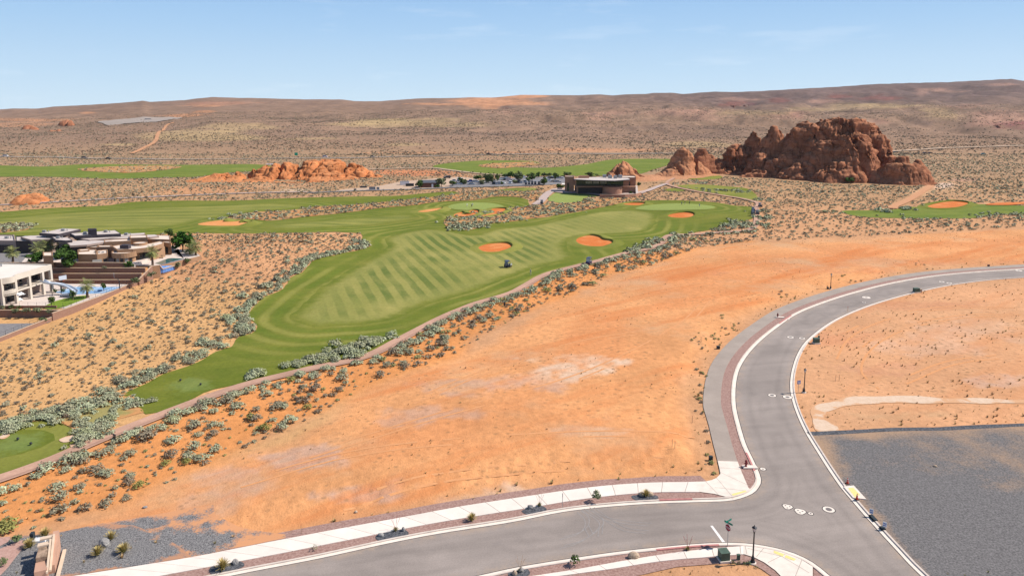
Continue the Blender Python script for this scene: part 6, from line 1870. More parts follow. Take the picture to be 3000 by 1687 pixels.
# black railing on the long wall
def fence(pts, z, label, hgt=1.1):
    t = empty('iron_fence', (0, 0, 0), 0, label, 'fence')
    p = resample(np.asarray(pts, float), 2.0)
    zz_ = np.interp(np.linspace(0, 1, len(p)), np.linspace(0, 1, len(z)), z)
    for i_, q in enumerate(p): MB().tube([(*q, zz_[i_]), (*q, zz_[i_] + hgt)], .03, 4).build('post', M['black'], t)
    m = MB()
    for h in (.15, hgt - .05): m.tube([(*q, a + h) for q, a in zip(p, zz_)], .016, 4)
    d = resample(p, .35); zd = np.interp(np.linspace(0, 1, len(d)), np.linspace(0, 1, len(z)), z)
    for q, a in zip(d, zd): m.tube([(*q, a + .15), (*q, a + hgt - .05)], .007, 3)
    m.build('railing', M['black'], t)
fence(offset_line(sidew, .9)[:4], [YZ, YZ, YZ, YZ], 'black iron fence behind the long retaining wall')
fence([(-135, 159.6), (-101, 159.6)], [YZ, YZ], 'black iron fence in front of the white house patio')
fence(bw, [.93, .93], 'black iron fence on the low wall at the left edge', .9)

# adobe house -----------------------------------------------------
ad = empty('adobe_house', (0, 0, 0), 0, 'sprawling tan adobe house with flat cream roofs and a round bay', 'house')
Z0 = 2.5
a, b, t_, n_v = front_block(ad, (228, 745), (284, 745), 7.6, 8, Z0, M['tan'], M['tan_roof'])
a, b, t_, n_v = front_block(ad, (284, 745), (316, 741.5), 7.6, 6, Z0, M['tan'], M['tan_roof'])
panel(ad, 'window', a + t_ * -1.2, a + t_ * 1.0, 5.3, 6.2, M['glass_pale']); panel(ad, 'window', a + t_ * 1.4, a + t_ * 2.4, 5.3, 6.2, M['glass'])
c0 = G(346, 743, 7.75)[:2] + np.array((0, 3.2))
cyl = [(c0[0] + 3.15 * math.cos(w), c0[1] + 3.15 * math.sin(w)) for w in np.linspace(0, 2 * math.pi, 28, endpoint=False)]
flat_block(ad, cyl, 6.4, 7.75, M['tan'], M['tan_roof'], .2, .2)
cy2 = [(c0[0] + 2.7 * math.cos(w), c0[1] + 2.7 * math.sin(w)) for w in np.linspace(0, 2 * math.pi, 28, endpoint=False)]
MB().prism(cy2, Z0, 6.4).build('wall', M['tan'], ad)
for q in range(5):
    w = math.radians(-135 + q * 24)
    w2 = w + math.radians(17)
    panel(ad, 'window', c0 + 2.72 * np.array((math.cos(w), math.sin(w))), c0 + 2.72 * np.array((math.cos(w2), math.sin(w2))), 5.1, 6.3, M['glass_pale'] if q % 2 else M['glass'], .05)
mainp = pz([(344, 731.6), (390, 729.8), (430, 725.7), (455, 720), (476, 714), (480, 709), (470, 706), (440, 712.5), (400, 716), (355, 716), (327, 720.5)], 8.4)
flat_block(ad, mainp, 7.2, 8.4, M['tan'], M['tan_roof'], .12, .25)
low_ = mainp.copy()
low_[:5] += np.array((0, 2.4))
low_ = inset(low_, .4)
MB().prism(low_, 2.5, 7.2).build('wall', M['tan'], ad)
lw = low_ if area2(low_) > 0 else low_[::-1]
front = sorted([tuple(q) for q in low_], key=lambda q: q[0])
f_ = [low_[k] for k in range(len(low_))]
fr_ = sorted(f_, key=lambda q: q[1])[:5]; fr_ = sorted(fr_, key=lambda q: q[0])
for q in range(4):
    A_, B_ = np.array(fr_[q]), np.array(fr_[q + 1])
    panel(ad, 'window', A_ + (B_ - A_) * .1, A_ + (B_ - A_) * .9, PZ + .4, 7.0, M['glass'], .06)
front_block(ad, (479, 710), (500, 711.5), 8.2, 6, 6.95, M['tan'], M['tan_roof'])
a, b, t_, n_v = front_block(ad, (481, 708), (498, 708.5), 8.1, 5, 2.5, M['tan'], M['tan_roof'])
panel(ad, 'window', a + (b - a) * .12, a + (b - a) * .55, PZ + .3, 6.9, M['glass'], .08)
for L, R, zt, dp in (((305, 709), (384, 705), 8.9, 4.0), ((380, 697), (432, 695.5), 9.5, 5.0), ((432, 700), (500, 702), 8.7, 8.0), ((288, 723), (327, 723), 8.2, 3.0), ((253, 725), (288, 723.5), 8.1, 4.0), ((232, 735), (262, 733), 7.8, 3.0)):
    front_block(ad, L, R, zt, dp, Z0, M['tan'], M['tan_roof'])
front_block(ad, (126, 749), (155, 749), 7.7, 6, Z0, M['tan'], M['tan_roof'])
c1 = G(411, 710, 9.0)[:2]
flat_block(ad, [(c1[0] + 1.8 * math.cos(w), c1[1] + 1.8 * math.sin(w)) for w in np.linspace(0, 2 * math.pi, 20, endpoint=False)], 7.9, 9.0, M['tan'], M['tan_roof'], .2, .15)
c2 = G(368, 728, 8.3)[:2]
MB().box(c2[0], c2[1], 8.8, 2.3, 1.5, 1.1).build('roof_unit', M['fascia'], ad)
for X in (279, 290, 301):
    c2 = G(X, 739.5, 7.5)[:2]; MB().box(c2[0], c2[1], 7.55, .55, .5, .2).build('skylight', M['glass'], ad)
for q, (X, Y, lab) in enumerate([(420, 764, 'wooden lounge set on the pool terrace of the adobe house'), (463, 757, 'low sun loungers by the infinity pool')]):
    c2 = G(X, Y, PZ)
    t = empty('patio_furniture', (c2[0], c2[1], PZ), .3, lab, 'furniture')
    for k in range(2):
        MB().box(k * 1.6 - .8, 0, .3, 1.2, .8, .35).build('seat', M['wood'], t)
        MB().box(k * 1.6 - .8, .38, .6, 1.2, .12, .5).build('backrest', M['wood'], t)

# grey modern house ------------------------------------------------
gh = empty('grey_house', (0, 0, 0), 0, 'low grey modern house with dark edged overlapping flat roofs', 'house')
a, b, t_, n_v = front_block(gh, (-70, 704), (46, 705), 8.6, 12, Z0, M['taupe'], M['greyroof'], .3)
panel(gh, 'garage_door', G(-20, 705, 8.6)[:2], G(37, 705, 8.6)[:2], Z0, 7.3, M['garage'])
a, b, t_, n_v = front_block(gh, (46, 705.5), (90, 706), 8.6, 10, Z0, M['garage'], M['greyroof'], .3)
a, b, t_, n_v = front_block(gh, (90, 706), (152, 700), 8.6, 10, Z0, M['taupe'], M['greyroof'], .3)
panel(gh, 'window', a + (b - a) * .1, a + (b - a) * .7, Z0 + .3, 7.8, M['glass'])
slab(gh, [(115, 683), (172, 686), (236, 671.5), (184, 669)], 10.3, .8, M['greyroof'], M['fascia'], M['taupe'], Z0, 1.2)
slab(gh, [(205, 684), (218, 691), (354, 684.5), (338, 674.5)], 10.0, .9, M['greyroof'], M['fascia'], M['taupe'], Z0, 1.2)
slab(gh, [(151, 694), (162, 703), (192, 705), (212, 703.5), (200, 696)], 9.5, .6, M['greyroof'], M['fascia'], M['glass'], Z0, .8)
slab(gh, [(192, 707), (205, 720), (255, 717), (330, 706), (260, 703)], 8.8, .5, M['greyroof'], M['taupe'], M['garage'], Z0, .4)
slab(gh, [(218, 697), (268, 694.5), (384, 684), (425, 682), (424, 687), (330, 697), (262, 703)], 9.1, .5, M['greyroof'], M['taupe'], M['taupe'], Z0, .4)
slab(gh, [(320, 700), (384, 690), (455, 687), (466, 692), (440, 695), (384, 698)], 9.0, .5, M['greyroof'], M['taupe'], M['taupe'], Z0, .4)
slab(gh, [(60, 694), (90, 690), (200, 692), (150, 700), (90, 703)], 9.0, .5, M['greyroof'], M['taupe'], M['taupe'], Z0, .4)
a, b, t_, n_v = front_block(gh, (257, 672.5), (283, 672), 11.6, 2.2, 8.0, M['fascia'], M['fascia'], .1)
tag(MB().plate(pz([(-80, 738), (70, 738), (84, 745), (60, 772), (-80, 780)], 5.0), 5.03).build('driveway', M['parking']), kind='structure')

for X, Y, z in ((20, 698, 8.4), (75, 697, 8.4), (130, 680, 10.4), (185, 676, 10.4), (250, 684, 10.1), (310, 680, 10.1), (300, 692, 9.2), (370, 688, 9.2), (170, 698, 9.6)):
    c2 = G(X, Y, z); m = MB(); m.box(c2[0], c2[1], z + .25, .9, .7, .6); m.lathe([(.12, 0), (.12, .7)], 8, (c2[0] + 1.2, c2[1], z - .1)); m.build('roof_unit', M['steel'], gh)
# trees and palms of the estate
def at(X, Y, z): 
    p = G(X, Y, z); return (p[0], p[1], z)
palm(at(38.5, 771, 5.0), 3.0, 2.1, 1, 'palm tree standing on the driveway at the left edge')
palm(at(112, 748, 5.0), 2.2, 2.3, 2, 'left palm of the thick cluster before the grey house')
palm(at(140, 742, 5.0), 2.4, 2.3, 3, 'right palm of the thick cluster before the grey house')
palm(at(250, 733, 5.0), 2.9, 2.2, 4, 'palm tree between the grey house and the adobe house')
palm(at(447.5, 777, PZ), 3.7, 2.2, 5, 'palm tree beside the infinity pool')
palm(at(574, 748, PZ), 2.6, 2.3, 6, 'palm tree at the right end of the pool terrace')
palm(at(556, 744, PZ), 1.6, 2.0, 8, 'short palm tucked under the round dark tree')
palm(at(257, 872, YZ), 3.0, 2.0, 7, 'palm tree on the lawn beside the blue court')
tree(at(535, 737, PZ), 5.9, 7.2, .0, 11, 'round dark green tree at the corner of the adobe house', clear=.14, n=1500, size=.11)
tree(at(500, 700, 5.0), 3.2, 3.4, .35, 12, 'small tree behind the adobe house beside the grass')
tree(at(99, 770, 5.0), 2.9, 5.0, .12, 13, 'wide low green tree by the driveway wall', clear=.03, n=1100)
tree(at(190, 779, 5.0), 4.4, 5.4, .2, 14, 'bushy green tree left of the adobe house', clear=.02, n=1400)
tree(at(199, 757, 5.0), 4.0, 4.2, .2, 15, 'taller green tree rising behind the bushy one', n=900)
tree(at(172, 742, 5.0), 3.0, 3.4, .75, 16, 'pale green tree right of the palm cluster')
tree(at(232, 742, 5.0), 3.2, 3.2, .55, 17, 'dull green tree in front of the grey house roofs')
tree(at(377, 784, PZ), 1.8, 2.3, .05, 18, 'small round dark shrub in front of the round bay', clear=.03)
tree(at(152, 897, YZ), 2.6, 1.6, .35, 19, 'slender young tree on the patio lawn', clear=.2)
tree(at(214, 880, YZ), 2.5, 1.3, .4, 20, 'thin young tree on the lawn by the fence', clear=.3)
tree(at(305, 853, YZ), 2.4, 1.3, .4, 21, 'young tree in front of the blue court', clear=.3)
tree(at(186, 855, YZ), .9, 1.1, .05, 22, 'round dark shrub under the water slide', clear=.02, n=300)
tree(at(162, 857, YZ), 1.1, 1.2, .2, 23, 'green shrub at the foot of the slide stair', clear=.02, n=300)
for q, (X, Y, z, h, w, tn, lab) in enumerate([(34, 903, YZ, .9, 1.5, .5, 'grey green shrub on the terrace edge at the far left'), (56, 904, YZ, .7, .9, .4, 'small round shrub on the terrace edge'), (8, 905, YZ, .9, 1.2, .9, 'yellowish shrub on the terrace edge at the frame edge'),
    (46, 917, 1.2, 1.1, 1.9, .8, 'brownish shrub in the planting bed, left one'), (78, 916, 1.2, 1.2, 2.0, .85, 'brownish shrub in the planting bed, middle one'), (108, 915, 1.2, 1.2, 2.0, .8, 'brownish shrub in the planting bed, right one'), (144, 916, 1.2, .9, 1.6, .85, 'low shrub where the two block walls meet'), (128, 946, 0, 1.4, 2.0, .55, 'loose green shrub by the gravel drive'),
    (400, 828, 1.9, 1.5, 2.7, .65, 'yellow green bush at the end of the terraces'), (548, 772, 3.0, 1.6, 2.2, .5, 'green bush under the pool overflow'), (520, 782, 2.6, 1.4, 2.6, .8, 'pale scrub under the pool terrace'), (444, 810, 2.2, 1.5, 2.2, .9, 'dry bush below the sunlit end wall'), (306, 788, 4.4, .9, 1.2, .9, 'dry twiggy shrub on the second terrace')]):
    tree(at(X, Y, z), h, w, tn, 30 + q, lab, name='garden_shrub', clear=.02, n=260, size=.17)

# ------------------------------------------------------------------ clubhouse
ch = empty('clubhouse', (0, 0, 0), 0, 'brown stucco golf clubhouse with a long glazed front under a white roof', 'clubhouse')
a, b, t_, n_v = front_block(ch, (1655, 517), (1682, 517.5), 9.0, 7, -.5, M['club'], M['tan_roof'], .4)
panel(ch, 'window', a + t_ * 1.2, a + t_ * 2.4, 1.0, 5.5, M['glass'])
c2, c3 = a + n_v * 6, b + n_v * 6
roofp = slab(ch, [(1679, 525.5), (1740, 528.5), (1800, 529.5), (1847, 526), (1840, 521.5), (1800, 519.3), (1770, 518.3), (1700, 520.5)], 8.2, .45, M['greyroof'], M['fascia'])
gl0, gl1 = G(1686, 530, depth=387)[:2], G(1842, 531, depth=388)[:2]
tg = (gl1 - gl0) / np.linalg.norm(gl1 - gl0); ng = np.array((-tg[1], tg[0]))
Lg = np.linalg.norm(gl1 - gl0)
MB().prism([gl0, gl1, gl1 + ng * 12, gl0 + ng * 12], 4.2, 7.75).build('wall', M['club'], ch)
panel(ch, 'window', gl0 + tg * .5, gl0 + tg * (Lg - 3.0), 4.5, 7.5, M['glass'], .06)
mm = MB()
for s in np.arange(2.0, Lg - 3, 1.55):
    q = gl0 + tg * s - ng * .1; mm.box(q[0], q[1], 6.0, .10, .12, 3.0, math.atan2(tg[1], tg[0]))
mm.build('mullions', M['fascia'], ch)
for s0 in (5.5, 9.5, 13.5):
    panel(ch, 'blind', gl0 + tg * s0, gl0 + tg * (s0 + 3.4), 5.6, 7.3, M['glass_pale'], .14, .03)
MB().prism([gl0 - ng * 1.8, gl1 - ng * 1.8, gl1, gl0], 3.75, 4.2).build('terrace', M['club'], ch)
MB().prism([gl0 + tg * 1, gl1 - tg * 1, gl1 - tg * 1 + ng * 11, gl0 + tg * 1 + ng * 11], -.5, 4.2).build('wall', M['club'], ch)
panel(ch, 'window', gl0 + tg * 1.5, gl0 + tg * (Lg - 10), .3, 3.6, M['garage'], .06)  # dark sheet painting the shade of the recessed lower level, not glazing
rl = MB()
for z in (4.75, 5.25): rl.tube([(*(gl0 - ng * 1.7), z), (*(gl1 - ng * 1.7), z)], .035, 4)
for s in np.linspace(0, 1, 26):
    q = gl0 - ng * 1.7 + (gl1 - ng * 1.7 - gl0 + ng * 1.7) * s; rl.tube([(*q, 4.2), (*q, 5.25)], .03, 4)
rl.build('railing', M['black'], ch)
ct = G(1797, 572, 0.0)[:2] + np.array((0, 4.9))
flat_block(ch, [(ct[0] + 5.3 * math.cos(w), ct[1] + 5.3 * math.sin(w)) for w in np.linspace(0, 2 * math.pi, 36, endpoint=False)], -.5, 4.3, M['club'], M['plaza'], .9, .3)
a, b, t_, n_v = front_block(ch, (1822, 519), (1863, 520), 8.6, 11, -.5, M['club'], M['tan_roof'], .4)
panel(ch, 'window', a + t_ * 3.9, a + t_ * 4.7, 3.9, 6.2, M['glass'])
MB().prism([a + t_ * 1 - n_v * 5, b - n_v * 4.0, b, a], -.5, 3.9).build('wall', M['club'], ch)
MB().prism([b + t_ * .2 - n_v * 9, b + t_ * 1.4 - n_v * 9, b + t_ * .9, b - t_ * .2], np.array([-.2, -.2, -.2, -.2]), np.array([.3, .3, 4.2, 4.2])).build('stair', M['paver'], ch)
for X, Y in ((1771, 520), (1787, 522), (1817, 521), (1803, 522.5)):
    c2 = G(X, Y, 8.3); MB().box(c2[0], c2[1], 9.1, 1.9, 1.7, 1.5).build('roof_unit', M['steel'], ch)
front_block(ch, (1695, 516.5), (1726, 516), 9.4, 4, 4, M['club'], M['tan_roof'], .3)
MB().prism([G(1645, 541, 3.4)[:2], G(1658, 541, 3.4)[:2], G(1660, 537, 3.4)[:2], G(1646, 537, 3.4)[:2]], 3.2, 3.45).build('canopy', M['white_roof'], ch)
wl = GP([(1757, 579.5), (1790, 580.5), (1830, 580), (1862, 577), (1878, 573)])[:, :2]
wallrun('retaining_wall', wl, -.5, 1.5, .35, 'curved brown retaining wall below the clubhouse', 'club', group=None)

# shed, boxes and containers
sc_ = G(1253, 550)
sh = empty('shed', (sc_[0], sc_[1] + 3, 0), .12, 'brown shed with a grey metal roof beside the parking lot', 'shed')
MB().box(0, 0, 1.4, 9.0, 6.5, 2.9).build('wall', M['shed'], sh)
MB().add([(-4.8, -3.6, 2.86), (4.8, -3.6, 2.86), (4.8, 3.6, 2.86), (-4.8, 3.6, 2.86), (-4.8, 0, 4.2), (4.8, 0, 4.2)], [(0, 1, 5, 4), (2, 3, 4, 5), (0, 4, 3), (1, 2, 5), (3, 2, 1, 0)]).build('roof', M['shed_roof'], sh)
MB().box(2.4, -3.28, 1.1, 1.0, .08, 2.1).build('door', M['white'], sh)
def crate(X, Y, sx_, sy_, sz_, mat, label, cat, rz=.1, name='container'):
    p = G(X, Y); t = empty(name, (p[0], p[1] + sy_ / 2, p[2]), rz, label, cat)
    MB().box(0, 0, sz_ / 2, sx_, sy_, sz_).build('body', M[mat], t)
    m = MB()
    for q in (-1, 1):
        m.box(q * (sx_ / 2 - .08), -sy_ / 2 - .02, sz_ / 2, .14, .1, sz_ + .04)
    m.box(0, -sy_ / 2 - .02, sz_ - .06, sx_, .1, .14); m.box(0, 0, sz_ + .03, sx_ + .06, sy_ + .06, .06)
    m.build('frame', M['fascia'] if mat != 'white' else M['steel'], t)
crate(1185, 543, 5.6, 2.5, 2.3, 'white', 'white storage container in the gravel yard', 'container')
crate(1200, 546.5, 4.8, 2.0, 1.6, 'box_dark', 'dark open dumpster in front of the white container', 'dumpster', name='dumpster')
crate(1090, 557.5, 3.4, 2.4, 1.7, 'steel', 'large grey utility box on the gravel yard', 'utility box', name='utility_box')
crate(1107, 557, 1.5, 1.2, 1.5, 'steel', 'small grey utility box right of the large one', 'utility box', name='utility_box')
crate(1040, 559.5, 1.4, 1.2, 1.1, 'boulder_tan', 'low tan utility box at the left of the gravel yard', 'utility box', name='utility_box')
crate(1064, 551, 4.0, 1.2, .9, 'box_dark', 'low dark stack of timber on the gravel yard', 'timber', name='timber_stack')
cn = G(1573, 542)
t = empty('shade_canopy', (cn[0], cn[1], 0), 0, 'flat shade canopy over the parked golf carts', 'canopy')
MB().box(0, 0, 2.7, 5.0, 3.2, .12).build('roof', M['steel'], t)
for q in (-1, 1):
    for k in (-1, 1): MB().tube([(q * 2.3, k * 1.4, 0), (q * 2.3, k * 1.4, 2.7)], .06, 6).build('post', M['steel'], t)
cn = G(1002 * 0 + 791, 511)
t = empty('shade_canopy', (cn[0], cn[1], terrain(cn[0], cn[1]) + 4.5), .1, 'small blue shade canopy in the notch of the orange outcrop', 'canopy')
MB().box(0, 0, 2.6, 4.2, 3.0, .14).build('roof', M['slide'], t)
for q in (-1, 1):
    for k in (-1, 1): MB().tube([(q * 1.9, k * 1.3, -3), (q * 1.9, k * 1.3, 2.6)], .06, 6).build('post', M['steel'], t)

PT = [(1401, 529, 13, 23, .3), (1431, 537, 26, 22, .5), (1414, 541, 14, 18, .85), (1442, 536, 17, 16, .55), (1458, 531, 20, 12, .4), (1480, 522, 12, 25, .5), (1496, 523, 20, 17, .1), (1517, 531, 25, 29, .7), (1508, 538, 10, 14, .65), (1559, 532, 22, 26, .45), (1576, 523, 17, 11, .15), (1593, 542, 23, 19, .35),
      (1593, 518, 11, 14, .6), (1608, 518, 10, 18, .6), (1628, 529, 19, 15, .35), (1660, 516, 11, 24, .5), (1732, 517, 11, 30, .5), (1229, 551, 20, 20, .25), (1294, 547, 23, 34, .85), (1325, 546, 15, 16, .3), (1350, 538, 18, 16, .15), (1362, 541, 15, 15, .6), (1281, 551, 9, 13, .05), (1545, 534, 14, 16, .5), (1470, 541, 9, 8, .3), (1643, 552, 12, 22, .35), (1872, 547, 12, 10, .3), (1848, 569, 8, 10, .05), (2487, 536, 15, 36, .25)]
PN = ['low green tree at the left rear of the parking lot', 'tall dull green tree among the parked cars', 'low brownish tree beside the blue truck', 'thin grey green tree behind the tall one', 'narrow tree beside the parked cars', 'low wide tree at the rear of the parking lot', 'dark dense tree at the rear of the parking lot', 'large pale green tree in the parking lot', 'small round shrub tree beside the silver cars', 'broad green tree left of the shade canopy', 'narrow dark conical tree', 'green tree right of the shade canopy',
      'small grey green tree at the edge of the far fairway', 'wide grey green tree at the edge of the far fairway', 'dark tree near the clubhouse entrance', 'tree just behind the left block of the clubhouse', 'wide tree behind the clubhouse roof', 'round green tree left of the brown shed', 'large pale feathery tree right of the brown shed', 'dark tree beside the white trucks', 'dark upright tree behind the box truck', 'pale tree right of the box truck', 'dark round shrub beside the shed door', 'green tree in the middle of the parking lot', 'small dark shrub at the lot edge', 'green shrubs left of the clubhouse wall', 'dark shrub beside the clubhouse stair', 'dark round shrub at the foot of the round terrace', 'bright green bush at the foot of the butte']
for q, ((X, Y, hp, wp, tn), lab) in enumerate(zip(PT, PN)):
    p = G(X, Y); sc = p[1] / FOC
    tree((p[0], p[1], p[2]), hp * sc * 1.15, wp * sc * 1.2, tn, 60 + q, lab, 'trees around the parking lot' if q < 25 else None, n=520, size=.17, clear=.10)
for q in range(14):
    X = 1385 + q * 20.5 + (q % 3) * 3; Y = 507.5 + q * 1.0 + (q % 2)
    p = G(X, Y); sc = p[1] / FOC
    tree((p[0], p[1], p[2]), 5.5 * sc, 5 * sc, .3, 120 + q, 'tiny dark young tree in the row along the dirt trail', 'young trees along the dirt trail', n=50, size=.35, clear=.15)
# ------------------------------------------------------------------ street furniture
def street_lamp(X, Y, label, proto=[None]):
    p = G(X, Y)
    if proto[0] is None:
        t = empty('street_lamp', (0, 0, 0))
        MB().lathe([(.36, -.2), (.36, .12), (.30, .16)], 14).build('footing', M['concrete'], t)
        MB().lathe([(.25, .12), (.25, .25), (.19, .34), (.17, .62), (.11, .78), (.10, .9)], 12).build('base', M['black'], t)
        MB().lathe([(.085, .9), (.065, 3.35), (.09, 3.38), (.09, 3.5), (.06, 3.52)], 10).build('pole', M['black'], t)
        l = MB()
        for k in range(6):
            a = k * math.pi / 3
            l.tube([(.09 * math.cos(a), .09 * math.sin(a), 3.5), (.21 * math.cos(a), .21 * math.sin(a), 3.95)], .016, 4)
        lo_ = l.build('lantern', M['black'], t)
        MB().lathe([(.07, 3.53), (.17, 3.93)], 10).build('glass', M['white'], lo_)
        MB().lathe([(.26, 3.95), (.25, 3.99), (.12, 4.1), (.05, 4.14), (.03, 4.27), (.005, 4.3)], 12).build('cap', M['black'], t)
        proto[0] = t
    else:
        t = copy_tree(proto[0])
    t.location = tuple(p)
    return tag(t, label, 'street lamp', 'black street lamps along the new road')
street_lamp(2205, 1649, 'black street lamp at the corner beside the green transformer')
street_lamp(2355, 1150, 'black street lamp on the sand inside the bend')
street_lamp(2433, 847, 'far black street lamp above the footpath on the outer side of the bend')

def text_mesh(txt, size, name, mat, parent, loc, rot, depth=.01):
    c = bpy.data.curves.new('txt', 'FONT')
    c.body = txt; c.size = size; c.extrude = depth; c.align_x = 'CENTER'; c.align_y = 'CENTER'
    o = bpy.data.objects.new('txt', c); COL.objects.link(o)
    me = bpy.data.meshes.new_from_object(o.evaluated_get(bpy.context.evaluated_depsgraph_get()))
    bpy.data.objects.remove(o)
    x = link(name, me, parent, [mat]); me.materials.clear(); me.materials.append(mat)
    x.location = loc; x.rotation_euler = rot
    return x
p = G(2131, 1601.5)
ss = empty('stop_sign', tuple(p), math.radians(-62), 'red stop sign with two green street name blades at the corner', 'stop sign')
MB().tube([(0, 0, -.1), (0, 0, 3.15)], .035, 6).build('post', M['steel'], ss)
oc = [(.40 * math.cos(math.pi / 8 + k * math.pi / 4), .40 * math.sin(math.pi / 8 + k * math.pi / 4)) for k in range(8)]
fc = MB().add([(x, -.06, 2.25 + z) for x, z in oc] + [(x, -.04, 2.25 + z) for x, z in oc], [tuple(range(8)), tuple(range(15, 7, -1))] + [(k, 8 + k, 8 + (k + 1) % 8, (k + 1) % 8) for k in range(8)]).build('sign_face', M['sign_red'], ss)
rm = MB()
for k in range(8):
    (x0, z0), (x1, z1) = oc[k], oc[(k + 1) % 8]
    rm.tube([(x0 * .95, -.065, 2.25 + z0 * .95), (x1 * .95, -.065, 2.25 + z1 * .95)], .014, 4)
rm.build('border', M['white'], fc)
text_mesh('STOP', .28, 'lettering', M['white'], fc, (0, -.075, 2.25), (math.pi / 2, 0, 0))
MB().box(0, 0, 2.78, 1.0, .03, .2, math.radians(10)).build('street_blade', M['sign_green'], ss)
MB().box(0, 0, 3.03, 1.0, .03, .2, math.radians(100)).build('street_blade', M['sign_green'], ss)
def plate_sign(X, Y, h, w, hh, rz, mat, label, cat='sign'):
    p = G(X, Y)
    t = empty('road_sign', (p[0], p[1], p[2]), rz, label, cat)
    MB().tube([(0, 0, -.1), (0, 0, h)], .03, 6).build('post', M['steel'], t)
    MB().box(0, -.04, h - hh / 2, w, .02, hh).build('sign_face', M[mat], t)
    return t
plate_sign(1647.6, 1489.5, 1.95, .1, .45, math.radians(75), 'steel', 'thin sign seen edge on in the gravel strip')
s = plate_sign(2338.5, 1149.5, 2.1, .62, .62, math.radians(12), 'sign_blue', 'blue and white sign on a post by the kerb of the bend')
for z in (1.62, 1.76, 1.90): MB().box(.02, -.055, z, .44, .012, .07).build('stripe', M['white'], s)
for X, Y, lab in ((2552, 1513, 'white barricade sign behind the kerb inlet'), (2591, 1552, 'second white barricade sign farther along the kerb')):
    s = plate_sign(X, Y, 1.0, .42, .6, math.radians(-38), 'white', lab)
    for z in (.58, .8): MB().box(0, -.055, z, .32, .012, .10).build('stripe', M['sign_blue'], s)
for X, Y, L, lab in ((2549, 1514, 1.1, 'dark kerb inlet below the first barricade sign'), (2587, 1553, .6, 'dark kerb inlet below the second barricade sign')):
    k = nearest(EDGE_E, (X - 12, Y)); c = (E_K1[k] + E_K2[k]) / 2; d = EDGE_E[k + 1] - EDGE_E[k - 1]
    t = empty('kerb_inlet', (c[0], c[1], 0), math.atan2(d[1], d[0]), lab, 'drain inlet', 'dark kerb inlets on the east kerb')
    MB().box(0, 0, .2, L, .42, .12).build('lid', M['box_dark'], t)
    MB().box(0, .24, .12, L * .95, .06, .14).build('opening', M['tyre'], t)

def ubox(X, Y, sx_, sy_, sz_, mat, label, pad=True, rz=.15, name='transformer_box'):
    p = G(X, Y); t = empty(name, (p[0], p[1], p[2] + .05), rz, label, 'utility box', 'green utility boxes along the street')
    if pad: MB().box(0, 0, .06, sx_ + .25, sy_ + .2, .22).build('pad', M['concrete'], t)
    z0 = .17 if pad else 0
    MB().box(0, 0, z0 + sz_ / 2, sx_, sy_, sz_, 0, .97).build('cabinet', M[mat], t)
    MB().box(0, .01, z0 + sz_ + .03, sx_ + .05, sy_ + .05, .06).build('lid', M[mat], t)
ubox(2120, 1640, .95, .95, .8, 'box_green', 'green transformer box on a pad beside the footway corner')
ubox(2163, 1640, .3, .22, .55, 'box_green', 'small green pedestal between transformer and lamp', False, .1, 'utility_pedestal')
ubox(2082, 1349, .45, .4, .55, 'box_dark', 'dark pedestal box where the footpath meets the concrete', False, .1, 'utility_pedestal')
ubox(2391, 1006, 1.0, .9, .85, 'box_green', 'green transformer box on the sand inside the bend')
ubox(2398, 1002, .3, .25, 1.2, 'box_green', 'narrow pedestal behind the transformer inside the bend', False, .1, 'utility_pedestal')
ubox(2684, 857, 1.3, 1.0, .9, 'box_green', 'far green transformer box by the upper road')
ubox(2697, 857, .5, .4, .8, 'boulder_tan', 'tan pedestal right of the far transformer', False, .1, 'utility_pedestal')
ubox(2104, 1022, .55, .5, .5, 'box_dark', 'dark pedestal box beside the outer footpath', False, .1, 'utility_pedestal')
ubox(2425, 847, .4, .4, .45, 'box_dark', 'small dark box beside the far street lamp', False, .1, 'utility_pedestal')
ubox(2896, 781, .5, .4, .5, 'shed', 'reddish box on the verge of the far upper road', False, .1, 'utility_pedestal')

def hydrant(X, Y, label, proto=[None]):
    p = G(X, Y)
    if proto[0] is None:
        t = empty('fire_hydrant', (0, 0, 0))
        MB().box(.45, -.05, .1, 1.7, .7, .08).build('pad', M['concrete'], t)
        MB().lathe([(.16, .1), (.16, .16), (.11, .18), (.11, .62), (.15, .64), (.15, .68), (.12, .76), (.05, .84), (.03, .9)], 12).build('barrel', M['hydrant'], t)
        for a in (0, math.pi): MB().tube([(.08 * math.cos(a), 0, .5), (.22 * math.cos(a), 0, .5)], .055, 8).build('outlet', M['hydrant'], t)
        MB().tube([(0, -.08, .5), (0, -.24, .5)], .075, 8).build('outlet', M['hydrant'], t)
        proto[0] = t
    else: t = copy_tree(proto[0])
    t.location = (p[0], p[1], p[2] + .05); t.scale = (1.1, 1.1, 1.25)
    return tag(t, label, 'fire hydrant', 'dark red fire hydrants on the gravel strip')
hydrant(2185, 1370, 'dark red fire hydrant on a slab near the street corner')
hydrant(2278, 931, 'dark red fire hydrant farther up the bend')

